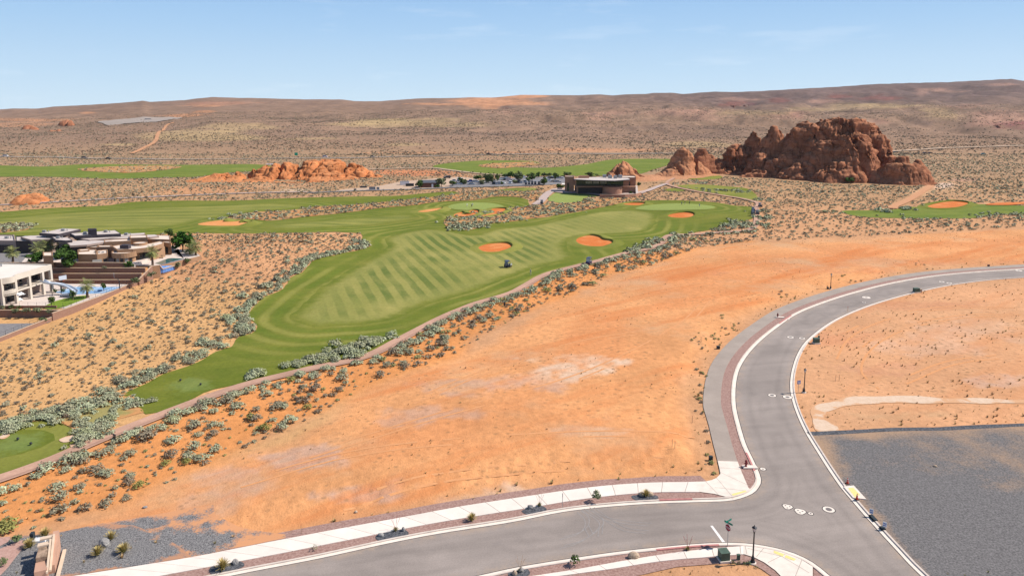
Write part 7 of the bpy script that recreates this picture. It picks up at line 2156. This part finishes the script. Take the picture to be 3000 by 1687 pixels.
def cone(X, Y, label, proto=[None]):
    p = G(X, Y)
    if proto[0] is None:
        t = empty('traffic_cone', (0, 0, 0))
        MB().box(0, 0, .025, .42, .42, .05).build('base', M['tyre'], t)
        b = MB().lathe([(.16, .05), (.03, .78), (.02, .8)], 14).build('cone_body', M['cone'], t)
        MB().lathe([(.105, .36), (.082, .48)], 14).build('band', M['white'], b)
        MB().lathe([(.07, .56), (.055, .64)], 14).build('band', M['white'], b)
        proto[0] = t
    else: t = copy_tree(proto[0])
    t.location = (p[0], p[1], p[2] + (.16 if Y > 1440 else .04))
    return tag(t, label, 'traffic cone', 'orange traffic cones at the ramp slab')
cone(2482.5, 1417, 'orange traffic cone on the dirt above the ramp slab')
cone(2510, 1466, 'orange traffic cone at the lower end of the ramp slab')

# manholes: concrete collar, seal and iron lids
def manhole(X, Y, r, lids, label, mat='white_paint', asp=1.0):
    p = G(X, Y); p[2] = .02
    t = empty('manhole', tuple(p), math.radians(-30), label, 'manhole', 'manholes and valve lids in the road')
    n = 24
    def outline(rr):
        if len(lids) == 1: return [(rr * math.cos(2 * math.pi * k / n), rr * math.sin(2 * math.pi * k / n)) for k in range(n)]
        P = []
        for k in range(n):
            a = 2 * math.pi * k / n; d = np.array((math.cos(a), math.sin(a)))
            P.append(tuple(d * (max(d @ np.array(l[:2]) for l in lids) + rr)))
        return P
    MB().plate(outline(r + .09), .007).build('seal', M['seam'], t)
    MB().plate(outline(r), .012).build('collar', M['gutter'], t)
    for x, y, q in lids:
        MB().lathe([(q, .013), (q, .017)], 16, (x, y, 0)).build('lid', M['iron'], t)
L1 = [(0, 0, .34)]; V1 = [(0, 0, .12)]; V3 = [(-.25, .14, .10), (.24, .16, .10), (.03, -.27, .10)]
manhole(2307, 1484, .30, V3, 'three valve lids in one pale collar, upper left of the pair')
manhole(2344, 1498, .36, V3, 'three valve lids in one pale collar, lower right of the pair')
manhole(2375, 1504, .27, V1, 'small round valve collar between the pair and the large manhole')
manhole(2428, 1492, .66, [(0, 0, .36)], 'large round manhole in the middle of the junction')
manhole(2235, 1373.6, .36, V1, 'small round valve collar beside the hydrant corner')
for q, (X, Y, r, lab) in enumerate([(2262, 1158, .62, 'round manhole on the lower bend, left of the kerb one'), (2307, 1163, .72, 'manhole touching the inner kerb of the lower bend'), (2316, 988, .66, 'round manhole in the upper bend'), (2350, 991, .62, 'thin ringed manhole beside the inner kerb of the upper bend'), (2309, 935.5, .36, 'small valve collar near the upper hydrant'),
    (2538, 871.5, 1.0, 'large pale manhole on the upper road'), (2531, 886, .5, 'small manhole below the large one on the upper road'), (2759, 825.7, .7, 'manhole on the far upper road'), (2781, 829.5, .7, 'manhole by the inner kerb of the far upper road'), (2985, 793, .9, 'pale manhole at the right end of the upper road')]):
    manhole(X, Y, r, L1 if r > .4 else V1, lab)

# survey stakes
for q, (X, Y, lab) in enumerate([(2453, 1116, 'pair of pale survey stakes on the sand right of the lamp'), (2054, 1003, 'pair of survey stakes left of the outer footpath'), (1973, 1311, 'pair of survey stakes above the footway'), (2028, 1238, 'single survey stake left of the footpath'), (2483, 912, 'pair of thin stakes at the inner kerb'), (883, 1563, 'low tan post by the footway near the charcoal bed')]):
    p = G(X, Y); t = empty('survey_stake', (p[0], p[1], p[2]), q, lab, 'stake', 'survey stakes on the bare lots')
    for k in ((-.3, .3) if 'pair' in lab else (0,)):
        MB().box(k, 0, .5, .05, .04, 1.1).build('stake', M['wood'], t)
        MB().box(k, 0, 1.07, .06, .05, .06).build('tip', M['cone'], t)

# cart path sign, post, tee markers
p = G(340, 1300); t = empty('hole_sign', tuple(p), math.radians(-35), 'dark brown hole sign board beside the cart path', 'sign')
MB().box(-.32, 0, .75, .62, .1, 1.1).build('board', M['garage'], t)
MB().box(-.32, -.055, 1.12, .30, .012, .16).build('plaque', M['cap'], t)
MB().box(-.32, 0, 1.33, .75, .16, .06).build('cap', M['garage'], t)
for k in (-.6, -.05): MB().box(k, 0, .2, .1, .1, .6).build('post', M['garage'], t)
p = G(1477.5, 896); t = empty('marker_post', tuple(p), 0, 'short black post in the scrub below the cart path', 'post')
MB().box(0, 0, .45, .35, .35, 1.0).build('body', M['box_dark'], t); MB().box(0, 0, .98, .42, .42, .06).build('cap', M['box_dark'], t)
for q, (X, Y, lab) in enumerate([(529, 1118, 'black tee marker, left of the upper tee'), (588, 1130, 'black tee marker, right of the upper tee'), (53, 1291, 'black tee marker, left of the lower tee'), (91, 1305, 'black tee marker, right of the lower tee')]):
    p = G(X, Y); t = empty('tee_marker', (p[0], p[1], p[2] + .1), 0, lab, 'tee marker', 'black tee markers')
    MB().lathe([(.02, 0), (.02, .1), (.16, .14), (.19, .28), (.12, .4), (.02, .43)], 12).build('marker_head', M['black'], t)
    MB().lathe([(.03, -.1), (.03, .12)], 6).build('spike', M['steel'], t)

# entrance monument
mo = empty('entrance_monument', (0, 0, 0), 0, 'tan stucco and stone entrance monument with pale beams at the lower left', 'monument')
q0, q1 = G(158, 1700)[:2], G(179, 1609)[:2]
d_m = (q1 - q0) / np.linalg.norm(q1 - q0); n_m = np.array((-d_m[1], d_m[0]))
Lm = np.linalg.norm(q1 - q0)
def mp(s, d): return q0 + d_m * s + n_m * d
MB().prism([mp(1.2, 0), mp(Lm, 0), mp(Lm, .55), mp(1.2, .55)], -.1, np.array([1.0, 2.3, 2.3, 1.0])).build('fin_wall', M['monument'], mo)
MB().prism([mp(.2, .5), mp(1.9, .62), mp(1.9, 1.7), mp(.2, 1.6)], -.1, 1.25).build('pillar', M['monument'], mo)
MB().prism([mp(1.9, .75), mp(3.8, .75), mp(3.8, 1.65), mp(1.9, 1.65)], -.1, 1.75).build('stone_wall', M['stone'], mo)
MB().prism([mp(3.7, .56), mp(4.3, .56), mp(4.3, 1.75), mp(3.7, 1.75)], 1.78, 1.98).build('beam', M['beam'], mo)
MB().prism([mp(4.6, .56), mp(5.1, .56), mp(5.1, 1.65), mp(4.6, 1.65)], 2.0, 2.18).build('beam', M['beam'], mo)
MB().prism([mp(.0, .42), mp(4.4, .56), mp(4.4, .74), mp(.0, .6)], np.array([.9, 1.95, 1.95, .9]), np.array([1.1, 2.15, 2.15, 1.1])).build('beam', M['beam'], mo)
MB().prism([mp(.6, .22), mp(4.9, .3), mp(4.9, .5), mp(.6, .42)], np.array([.7, 2.1, 2.1, .7]), np.array([.9, 2.32, 2.32, .9])).build('beam', M['beam'], mo)
MB().prism([mp(-.5, -.45), mp(Lm - .6, -.55), mp(Lm - .6, -.25), mp(-.5, -.15)], -.1, .35).build('ledge', M['beam'], mo)
p = G(118, 1585); t = empty('utility_pedestal', (p[0], p[1], .1), .2, 'white slab and dark box behind the entrance monument', 'utility box')
MB().box(0, 0, .12, 1.3, .9, .2).build('pad', M['white'], t); MB().box(-.75, .1, .5, .35, .5, .9).build('cabinet', M['box_dark'], t)

# ------------------------------------------------------------------ vehicles
def side_prism(m, prof, w, y0=0.0):
    """profile in x-z extruded across y"""
    n = len(prof)
    P = [(x, y0 - w / 2, z) for x, z in prof] + [(x, y0 + w / 2, z) for x, z in prof]
    m.add(P, [tuple(range(n)), tuple(range(2 * n - 1, n - 1, -1))] + [(i, n + i, n + (i + 1) % n, (i + 1) % n) for i in range(n)])
    return m
PAINT = {}
def paint(c):
    if c not in PAINT: PAINT[c] = simple('car_paint', c, .3, .04, spec=.5)
    return PAINT[c]
CARS = {}
def car(loc, rz, col, kind, label, group=None):
    key = (col, kind)
    if key in CARS:
        t = copy_tree(CARS[key])
    else:
        t = empty('parked_car' if kind != 'truck' else 'pickup_truck', (0, 0, 0))
        if kind == 'sedan':
            body = [(-2.3, .35), (2.25, .35), (2.3, .65), (2.1, .82), (1.0, .95), (-1.4, .97), (-2.25, .9)]
            cab = [(-1.9, .95), (1.05, .93), (.35, 1.42), (-1.1, 1.45)]
        elif kind == 'suv':
            body = [(-2.3, .42), (2.3, .42), (2.35, .8), (2.2, 1.0), (1.2, 1.1), (-2.25, 1.12)]
            cab = [(-2.2, 1.1), (1.2, 1.08), (.55, 1.74), (-1.95, 1.78)]
        else:
            body = [(-2.8, .5), (2.7, .5), (2.75, .9), (2.6, 1.08), (1.4, 1.15), (-2.8, 1.15)]
            cab = [(-.9, 1.13), (1.45, 1.13), (.85, 1.8), (-.7, 1.82)]
        side_prism(MB(), body, 1.82).build('body', paint(col), t)
        side_prism(MB(), [(x * .97, z - .01) for x, z in cab], 1.55).build('window', M['glass'], t)
        rx = [x for x, z in cab[2:]]
        MB().box(sum(rx) / 2, 0, cab[3][1] + .01, abs(rx[0] - rx[1]) + .1, 1.5, .06).build('roof', paint(col), t)
        for sx_ in (-1.4, 1.4):
            for sy_ in (-.86, .86):
                MB().tube([(sx_, sy_ - .1, .33), (sx_, sy_ + .1, .33)], .33, 12).build('wheel', M['tyre'], t)
        CARS[key] = t
    t.location = loc; t.rotation_euler = (0, 0, rz)
    t['label'] = label; t['category'] = 'car' if kind != 'truck' else 'truck'
    if group: t['group'] = group
    elif 'group' in t: del t['group']
    return t
WH, SI, DK, BL, BG, LI = (.72, .72, .73), (.36, .38, .42), (.02, .022, .03), (.03, .08, .32), (.45, .38, .3), (.6, .55, .66)
pk = 'cars in the clubhouse parking lot'
for X, Y, rz, c, kd, lab in [(1381, 542, .1, SI, 'sedan', 'silver blue car nearest the lot entrance'), (1344, 541.5, .0, WH, 'sedan', 'white car below the dark tree'), (1395, 535.5, .1, WH, 'suv', 'white car beside the blue truck'), (1448, 541, 1.4, DK, 'suv', 'dark car at the lot edge under the tall tree'), (1456, 541, 1.4, SI, 'sedan', 'silver car between dark car and shrub'), (1463, 540.5, 1.4, SI, 'suv', 'silver car left of the small dark shrub'),
    (1476, 539.5, 1.4, WH, 'sedan', 'white car right of the small dark shrub'), (1497, 538.8, 1.3, WH, 'suv', 'white car at the front row beside the round shrub'), (1474, 528, .3, WH, 'suv', 'white car in the second row, left one'), (1483, 529, .3, DK, 'sedan', 'dark car in the second row'), (1491, 529, .3, LI, 'suv', 'pale lilac car in the second row, right one'), (1486, 524.5, .3, SI, 'sedan', 'silver car in the rear row'),
    (1520, 537, 1.3, DK, 'suv', 'dark blue car in the middle of the front row'), (1529, 537, 1.3, SI, 'sedan', 'silver car in the middle of the front row'), (1540, 536, 1.3, SI, 'suv', 'grey car left of the broad green tree'), (1535, 523, .3, WH, 'suv', 'white van at the rear of the lot'), (1602, 528, .2, WH, 'sedan', 'white car in the right rear of the lot'), (1607, 532, .2, WH, 'suv', 'white car right of the canopy tree'), (1622, 534, .2, BG, 'sedan', 'beige car near the clubhouse'), (1634, 535, .2, SI, 'sedan', 'silver car nearest the clubhouse'),
    (1620, 523, .2, WH, 'sedan', 'white car under the thin shade roof'), (1640, 524, .2, SI, 'sedan', 'silver car behind the dark tree'), (1612, 524, .2, DK, 'sedan', 'dark car in the right rear row')]:
    p = G(X, Y); car((p[0], p[1], p[2] + .08), rz, c, kd, lab, pk)
p = G(1378, 535); car((p[0], p[1], p[2] + .08), .2, BL, 'truck', 'bright blue pickup truck in the parking lot', pk)
p = G(1310, 523); car((p[0], p[1], p[2] + .08), 3.4, DK, 'suv', 'black car alone on the gravel road behind the lot')
p = G(1331, 534); car((p[0], p[1], p[2] + .08), 3.3, WH, 'truck', 'white pickup truck left of the box truck')
hw = 'cars on the distant highway'
for X, Y, c, kd, lab in [(16, 459, WH, 'suv', 'white van on the highway at the far left'), (247, 464.5, DK, 'suv', 'dark car on the highway, left of two'), (317, 466.5, DK, 'sedan', 'dark car on the highway, right of two'), (952, 461.5, LI, 'suv', 'pale blue car on the highway behind the orange outcrop'), (1091, 461, DK, 'sedan', 'lone dark car on the highway right of the orange outcrop'), (1432, 454.5, DK, 'suv', 'dark car on the highway above the far green, left of two'), (1476, 453.5, DK, 'sedan', 'dark car on the highway above the far green, right of two'),
    (2623, 448.5, (.02, .07, .07), 'sedan', 'dark green car beside the dirt road near the butte'), (2711, 450.5, DK, 'sedan', 'dark car parked off the dirt road, left of two'), (2725, 450.5, DK, 'sedan', 'dark car parked off the dirt road, right of two'), (2881, 453, (.05, .3, .36), 'sedan', 'teal car parked in the scrub at the far right')]:
    p = G(X, Y); o = car((p[0], p[1], p[2] + .15), .05, c, kd, lab, hw if 'highway' in lab else None)
p = G(1346, 536); t = empty('box_truck', (p[0], p[1], p[2] + .05), 1.9, 'white box truck between two dark trees', 'truck')
MB().box(-1.2, 0, 1.95, 4.6, 2.3, 2.5).build('cargo_box', M['white'], t); side_prism(MB(), [(1.15, .5), (3.0, .5), (3.0, 1.3), (2.5, 1.4), (2.1, 2.3), (1.15, 2.3)], 2.1).build('cab', M['white'], t)
MB().box(2.35, 0, 1.8, .5, 1.9, .6).build('window', M['glass'], t)
for sx_ in (-2.2, 2.2):
    for sy_ in (-.95, .95): MB().tube([(sx_, sy_ - .12, .42), (sx_, sy_ + .12, .42)], .42, 12).build('wheel', M['tyre'], t)
p = G(435, 352); t = empty('trailer_truck', (p[0], p[1], p[2] + .1), .1, 'grey truck with a long trailer on the far gravel lot', 'truck')
MB().box(-2, 0, 1.9, 11, 2.4, 2.4).build('trailer', M['steel'], t); side_prism(MB(), [(3.8, .6), (7.2, .6), (7.2, 1.5), (5.6, 1.8), (5.0, 2.6), (3.8, 2.6)], 2.2).build('cab', M['cart_blue'], t)
for sx_ in (-6, -4.8, 4.6, 6.3):
    for sy_ in (-1, 1): MB().tube([(sx_, sy_ - .12, .5), (sx_, sy_ + .12, .5)], .5, 10).build('wheel', M['tyre'], t)
p = G(868, 463); t = empty('highway_sign', (p[0], p[1], p[2]), .05, 'green highway sign standing above the orange outcrop', 'sign')
MB().box(0, 0, 3.6, 3.0, .1, 2.6).build('sign_face', simple('bright_sign_green', (.03, .42, .24), .5, .05), t)
for k in (-1, 1): MB().tube([(k, .1, 0), (k, .1, 4)], .08, 6).build('post', M['steel'], t)

CART0 = [None]
def golf_cart(X, Y, rz, label):
    p = G(X, Y)
    if CART0[0] is None:
        t = empty('golf_cart', (0, 0, 0))
        side_prism(MB(), [(-1.2, .3), (1.2, .3), (1.25, .6), (.95, .88), (.62, .92), (.5, .42), (-.2, .42), (-.25, .75), (-.7, .8), (-1.2, .78)], 1.2).build('body', M['cart_blue'], t)
        MB().box(-.42, 0, .82, .5, 1.1, .12).build('seat', M['seat'], t)
        MB().box(-.7, 0, 1.08, .1, 1.1, .4).build('backrest', M['seat'], t)
        MB().box(-.1, 0, 1.86, 1.9, 1.2, .08).build('roof', M['cart_blue'], t)
        for sx_ in (-.92, .7):
            for sy_ in (-.54, .54): MB().tube([(sx_ + (.1 if sx_ > 0 else 0), sy_, .8), (sx_, sy_, 1.84)], .025, 5).build('roof_post', M['black'], t)
        MB().add([(.9, -.5, .92), (.9, .5, .92), (.72, .5, 1.8), (.72, -.5, 1.8)], [(0, 1, 2, 3)]).build('windscreen', simple('clear_screen', (.35, .42, .45), .1, .05, spec=.5), t)
        MB().tube([(.55, -.28, .85), (.4, -.28, 1.08)], .02, 5).build('steering_column', M['black'], t)
        for k in (-.3, .3): MB().tube([(-1.25, k, .45), (-1.12, k, 1.3)], [.13, .15], 8).build('golf_bag', M['box_dark'], t)
        for sx_ in (-.8, .85):
            for sy_ in (-.55, .55): MB().tube([(sx_, sy_ - .1, .23), (sx_, sy_ + .1, .23)], .23, 12).build('wheel', M['tyre'], t)
        CART0[0] = t
    else: t = copy_tree(CART0[0])
    t.location = (p[0], p[1], p[2] + .12 if Y < 700 else p[2] + .09); t.rotation_euler = (0, 0, rz)
    t.scale = (1.0, 1.0, 1.05)
    return tag(t, label, 'golf cart', 'navy golf carts on the course')
golf_cart(1486, 784, 1.9, 'navy golf cart parked on the fairway beside a golfer')
golf_cart(1725, 774.5, -2.0, 'navy golf cart driving on the path below the kidney bunker')
golf_cart(2206, 632.5, 1.5, 'nearest of three navy golf carts queued on the right path')
golf_cart(2206, 626, 1.5, 'middle of three navy golf carts queued on the right path')
golf_cart(2206.5, 620, 1.5, 'farthest of three navy golf carts queued on the right path')
golf_cart(2219, 630, 1.5, 'navy golf cart alone beside the queue of three')
golf_cart(2227, 608, 1.6, 'navy golf cart where the right path forks')
golf_cart(1587, 598.5, 1.4, 'navy golf cart on the concrete path below the clubhouse')
for q, X in enumerate((1541, 1550, 1559, 1568, 1579)):
    golf_cart(X, 542.3 - q * .15, 1.5, ['navy golf cart leftmost in the row by the canopy', 'navy golf cart second in the row by the canopy', 'navy golf cart third in the row by the canopy', 'navy golf cart under the left half of the canopy', 'navy golf cart under the right half of the canopy'][q])

# ------------------------------------------------------------------ golfers: one skinned body each
def person(X, Y, rz, pose, top, legs, label):
    p = G(X, Y)
    key = (pose, top, legs)
    if key not in PEOPLE:
        st, lean, arm = pose
        J = {'pelvis': (0, 0, .93), 'chest': (0, -lean * .5, 1.3), 'neck': (0, -lean * .75, 1.48), 'head': (0, -lean * .95, 1.6), 'crown': (0, -lean * 1.0, 1.74)}
        for s, k in (('l', -1), ('r', 1)):
            J['hip' + s] = (k * .10, 0, .88); J['knee' + s] = (k * .11, -st * k * .5 - .03, .48); J['ankle' + s] = (k * .11, -st * k + .02, .09); J['toe' + s] = (k * .12, -st * k - .15, .04)
            J['sh' + s] = (k * .18, -lean * .68, 1.42); J['el' + s] = (k * .25, -lean * .7 - arm * .1, 1.14); J['wr' + s] = (k * (.25 - arm * .2), -lean * .8 - arm * .3 - .04, .90 + arm * .06); J['hand' + s] = (k * (.24 - arm * .2), -lean * .8 - arm * .34 - .06, .82 + arm * .06)
        nm = list(J); E = [('pelvis', 'chest'), ('chest', 'neck'), ('neck', 'head'), ('head', 'crown')]
        for s in 'lr': E += [('pelvis', 'hip' + s), ('hip' + s, 'knee' + s), ('knee' + s, 'ankle' + s), ('ankle' + s, 'toe' + s), ('chest', 'sh' + s), ('sh' + s, 'el' + s), ('el' + s, 'wr' + s), ('wr' + s, 'hand' + s)]
        R = dict(pelvis=.14, chest=.15, neck=.06, head=.10, crown=.075, hip=.10, knee=.065, ankle=.045, toe=.04, sh=.075, el=.048, wr=.036, hand=.04)
        me = bpy.data.meshes.new('p'); me.from_pydata([J[n] for n in nm], [(nm.index(a), nm.index(b)) for a, b in E], [])
        o = bpy.data.objects.new('p', me); COL.objects.link(o)
        sk = o.modifiers.new('s', 'SKIN'); sk.use_smooth_shade = True
        o.modifiers.new('u', 'SUBSURF').levels = 1
        for i_, n in enumerate(nm):
            r = R.get(n) or R[n[:-1]]
            me.skin_vertices[0].data[i_].radius = (r, r * (.75 if n in ('pelvis', 'chest') else 1))
            me.skin_vertices[0].data[i_].use_root = n == 'pelvis'
        bpy.context.view_layer.update()
        b = bpy.data.meshes.new_from_object(o.evaluated_get(bpy.context.evaluated_depsgraph_get()))
        bpy.data.objects.remove(o)
        b.materials.clear()
        for q in (M['skin'], CLOTH[top], CLOTH[legs], M['tyre'], CLOTH['cap']): b.materials.append(q)
        for f in b.polygons:
            z = f.center.z; x = abs(f.center.x)
            f.material_index = 4 if z > 1.67 else 0 if z > 1.49 else (1 if z > .95 and (x < .22 or z > 1.12) else 0 if x > .17 and z > .78 else 2 if z > .5 else (2 if legs in ('khaki', 'grey') else 0) if z > .1 else 3)
        PEOPLE[key] = b
    o = bpy.data.objects.new('person', PEOPLE[key]); COL.objects.link(o)
    o.location = (p[0], p[1], p[2] + zoff(p[0], p[1], 3)); o.rotation_euler = (0, 0, rz)
    return tag(o, label, 'person', 'golfers on the course')
PEOPLE = {}
CLOTH = {k_: simple('cloth_' + k_, c_, .9, .05) for k_, c_ in dict(white=(.7, .69, .68), black=(.02, .02, .025), navy=(.03, .04, .12), grey=(.25, .27, .3), khaki=(.5, .43, .33), blue=(.2, .27, .36), cap=(.5, .5, .5)).items()}
person(1497.5, 788.5, .4, (.05, .05, .2), 'white', 'black', 'person in white shirt and dark shorts beside the fairway cart')
person(1555, 808.5, -1.2, (.22, .06, .3), 'blue', 'khaki', 'person in grey blue shirt and pale trousers walking on the fairway edge')
person(1368, 609, .8, (.04, .15, .9), 'white', 'khaki', 'person in white on the far green, standing alone')
person(1381, 609.8, 2.2, (.04, .1, .5), 'black', 'black', 'person in black on the far green beside another')
person(1384.8, 607.5, -.5, (.04, .05, .1), 'white', 'khaki', 'person in white just behind the one in black')
person(1997, 603, 0, (.05, .1, .5), 'grey', 'black', 'leftmost person on the right hand green')
person(2006, 601, 1, (.05, .1, .5), 'black', 'khaki', 'second person on the right hand green')
person(2019, 601.5, 2, (.05, .25, .9), 'navy', 'black', 'person bending over a putt on the right hand green')
person(2049, 609, -.7, (.05, .1, .5), 'blue', 'khaki', 'person nearest the bunker on the right hand green')
person(2107, 597.5, 1.3, (.2, .05, .2), 'grey', 'black', 'person walking off the right hand green')
person(2132.5, 602, 1.5, (.2, .05, .2), 'black', 'khaki', 'left person of the pair walking toward the carts')
person(2137.5, 601.5, 1.4, (.2, .05, .2), 'white', 'grey', 'right person of the pair walking toward the carts')
# ------------------------------------------------------------------ light
SUN_EL = math.radians(46)
SUN_AZ = math.radians(82)          # from +Y towards +X
sv = Vector((math.sin(SUN_AZ) * math.cos(SUN_EL), math.cos(SUN_AZ) * math.cos(SUN_EL), math.sin(SUN_EL)))
sl = bpy.data.lights.new('sun', 'SUN')
sl.energy = 4.6
sl.angle = math.radians(0.5)
sl.color = (1.0, 0.93, 0.835)
so = bpy.data.objects.new('sun', sl)
COL.objects.link(so)
so.rotation_euler = sv.to_track_quat('Z', 'Y').to_euler()
wd = bpy.data.worlds.new('World')
SC.world = wd
wd.use_nodes = True
nt = wd.node_tree
bg = nt.nodes['Background']
sky = nt.nodes.new('ShaderNodeTexSky')
sky.sky_type = 'NISHITA'
sky.sun_disc = False
sky.sun_elevation = SUN_EL
sky.sun_rotation = SUN_AZ
sky.altitude = 900
sky.air_density = 1.0
sky.dust_density = 0.3
sky.ozone_density = 3.0
# thin high cloud wisps, fixed in the sky
tc = nt.nodes.new('ShaderNodeTexCoord')
mp = nt.nodes.new('ShaderNodeMapping')
mp.inputs['Scale'].default_value = (5, 5, 34)
nt.links.new(tc.outputs['Generated'], mp.inputs['Vector'])
nz = nt.nodes.new('ShaderNodeTexNoise')
nz.inputs['Scale'].default_value = 1.0
nz.inputs['Detail'].default_value = 7
nz.inputs['Roughness'].default_value = 0.6
nt.links.new(mp.outputs['Vector'], nz.inputs['Vector'])
rg = nt.nodes.new('ShaderNodeMapRange')
for i_, q_ in enumerate((0.56, 0.78, 0.0, 0.2)):
    rg.inputs[i_ + 1].default_value = q_
nt.links.new(nz.outputs['Fac'], rg.inputs[0])
mxn = nt.nodes.new('ShaderNodeMix')
mxn.data_type = 'RGBA'
mxn.inputs[7].default_value = (9.0, 9.0, 9.0, 1)
nt.links.new(rg.outputs[0], mxn.inputs[0])
# clear pale blue air towards the horizon
sp3 = nt.nodes.new('ShaderNodeSeparateXYZ')
nt.links.new(tc.outputs['Generated'], sp3.inputs[0])
rp = nt.nodes.new('ShaderNodeValToRGB')
el = rp.color_ramp.elements
el[0].position, el[0].color = 0.0, (0.65, 0.82, 0.95, 1)
el[1].position, el[1].color = 1.0, (0.20, 0.40, 0.78, 1)
for p_, c_ in ((0.04, (0.62, 0.80, 0.945)), (0.13, (0.54, 0.745, 0.935)), (0.3, (0.41, 0.635, 0.90)), (0.45, (0.32, 0.545, 0.86))):
    q_ = el.new(p_); q_.color = (*c_, 1)
mr = nt.nodes.new('ShaderNodeMapRange')
for i_, q_ in enumerate((0.0, 0.35, 0.0, 1.0)):
    mr.inputs[i_ + 1].default_value = q_
nt.links.new(sp3.outputs[2], mr.inputs[0])
nt.links.new(mr.outputs[0], rp.inputs[0])
sc_v = nt.nodes.new('ShaderNodeVectorMath')
sc_v.operation = 'SCALE'
sc_v.inputs['Scale'].default_value = 7.4
nt.links.new(rp.outputs[0], sc_v.inputs[0])
fm = nt.nodes.new('ShaderNodeMapRange')
for i_, q_ in enumerate((0.12, 0.5, 1.0, 0.0)):
    fm.inputs[i_ + 1].default_value = q_
nt.links.new(sp3.outputs[2], fm.inputs[0])
mx2 = nt.nodes.new('ShaderNodeMix')
mx2.data_type = 'RGBA'
nt.links.new(fm.outputs[0], mx2.inputs[0])
nt.links.new(sky.outputs[0], mx2.inputs[6])
nt.links.new(sc_v.outputs[0], mx2.inputs[7])
nt.links.new(mx2.outputs[2], mxn.inputs[6])
nt.links.new(mxn.outputs[2], bg.inputs['Color'])
bg.inputs['Strength'].default_value = 0.10
SC.view_settings.view_transform = 'Standard'
SC.view_settings.look = 'None'
SC.view_settings.gamma = 1.0
SC.view_settings.exposure = 0.45
SC.render.filter_size = 1.2
SC.cycles.max_bounces = 6
SC.cycles.diffuse_bounces = 3
SC.cycles.use_denoising = True
SC.cycles.denoiser = 'OPENIMAGEDENOISE'
SC.cycles.denoising_input_passes = 'RGB_ALBEDO_NORMAL'
SC.cycles.denoising_prefilter = 'ACCURATE'

# thin desert air over the whole place
hz = MB().box(0, 2230, 60, 8600, 4940, 640)
hm = bpy.data.materials.new('desert_air')
hm.use_nodes = True
ht = hm.node_tree
for n_ in list(ht.nodes):
    if n_.type == 'BSDF_PRINCIPLED': ht.nodes.remove(n_)
pv = ht.nodes.new('ShaderNodeVolumePrincipled')
pv.inputs['Color'].default_value = (0.90, 0.91, 1.0, 1)
pv.inputs['Density'].default_value = 2.2e-5
pv.inputs['Anisotropy'].default_value = 0.2
ht.links.new(pv.outputs[0], [n_ for n_ in ht.nodes if n_.type == 'OUTPUT_MATERIAL'][0].inputs['Volume'])
tag(hz.build('haze', hm), kind='stuff')
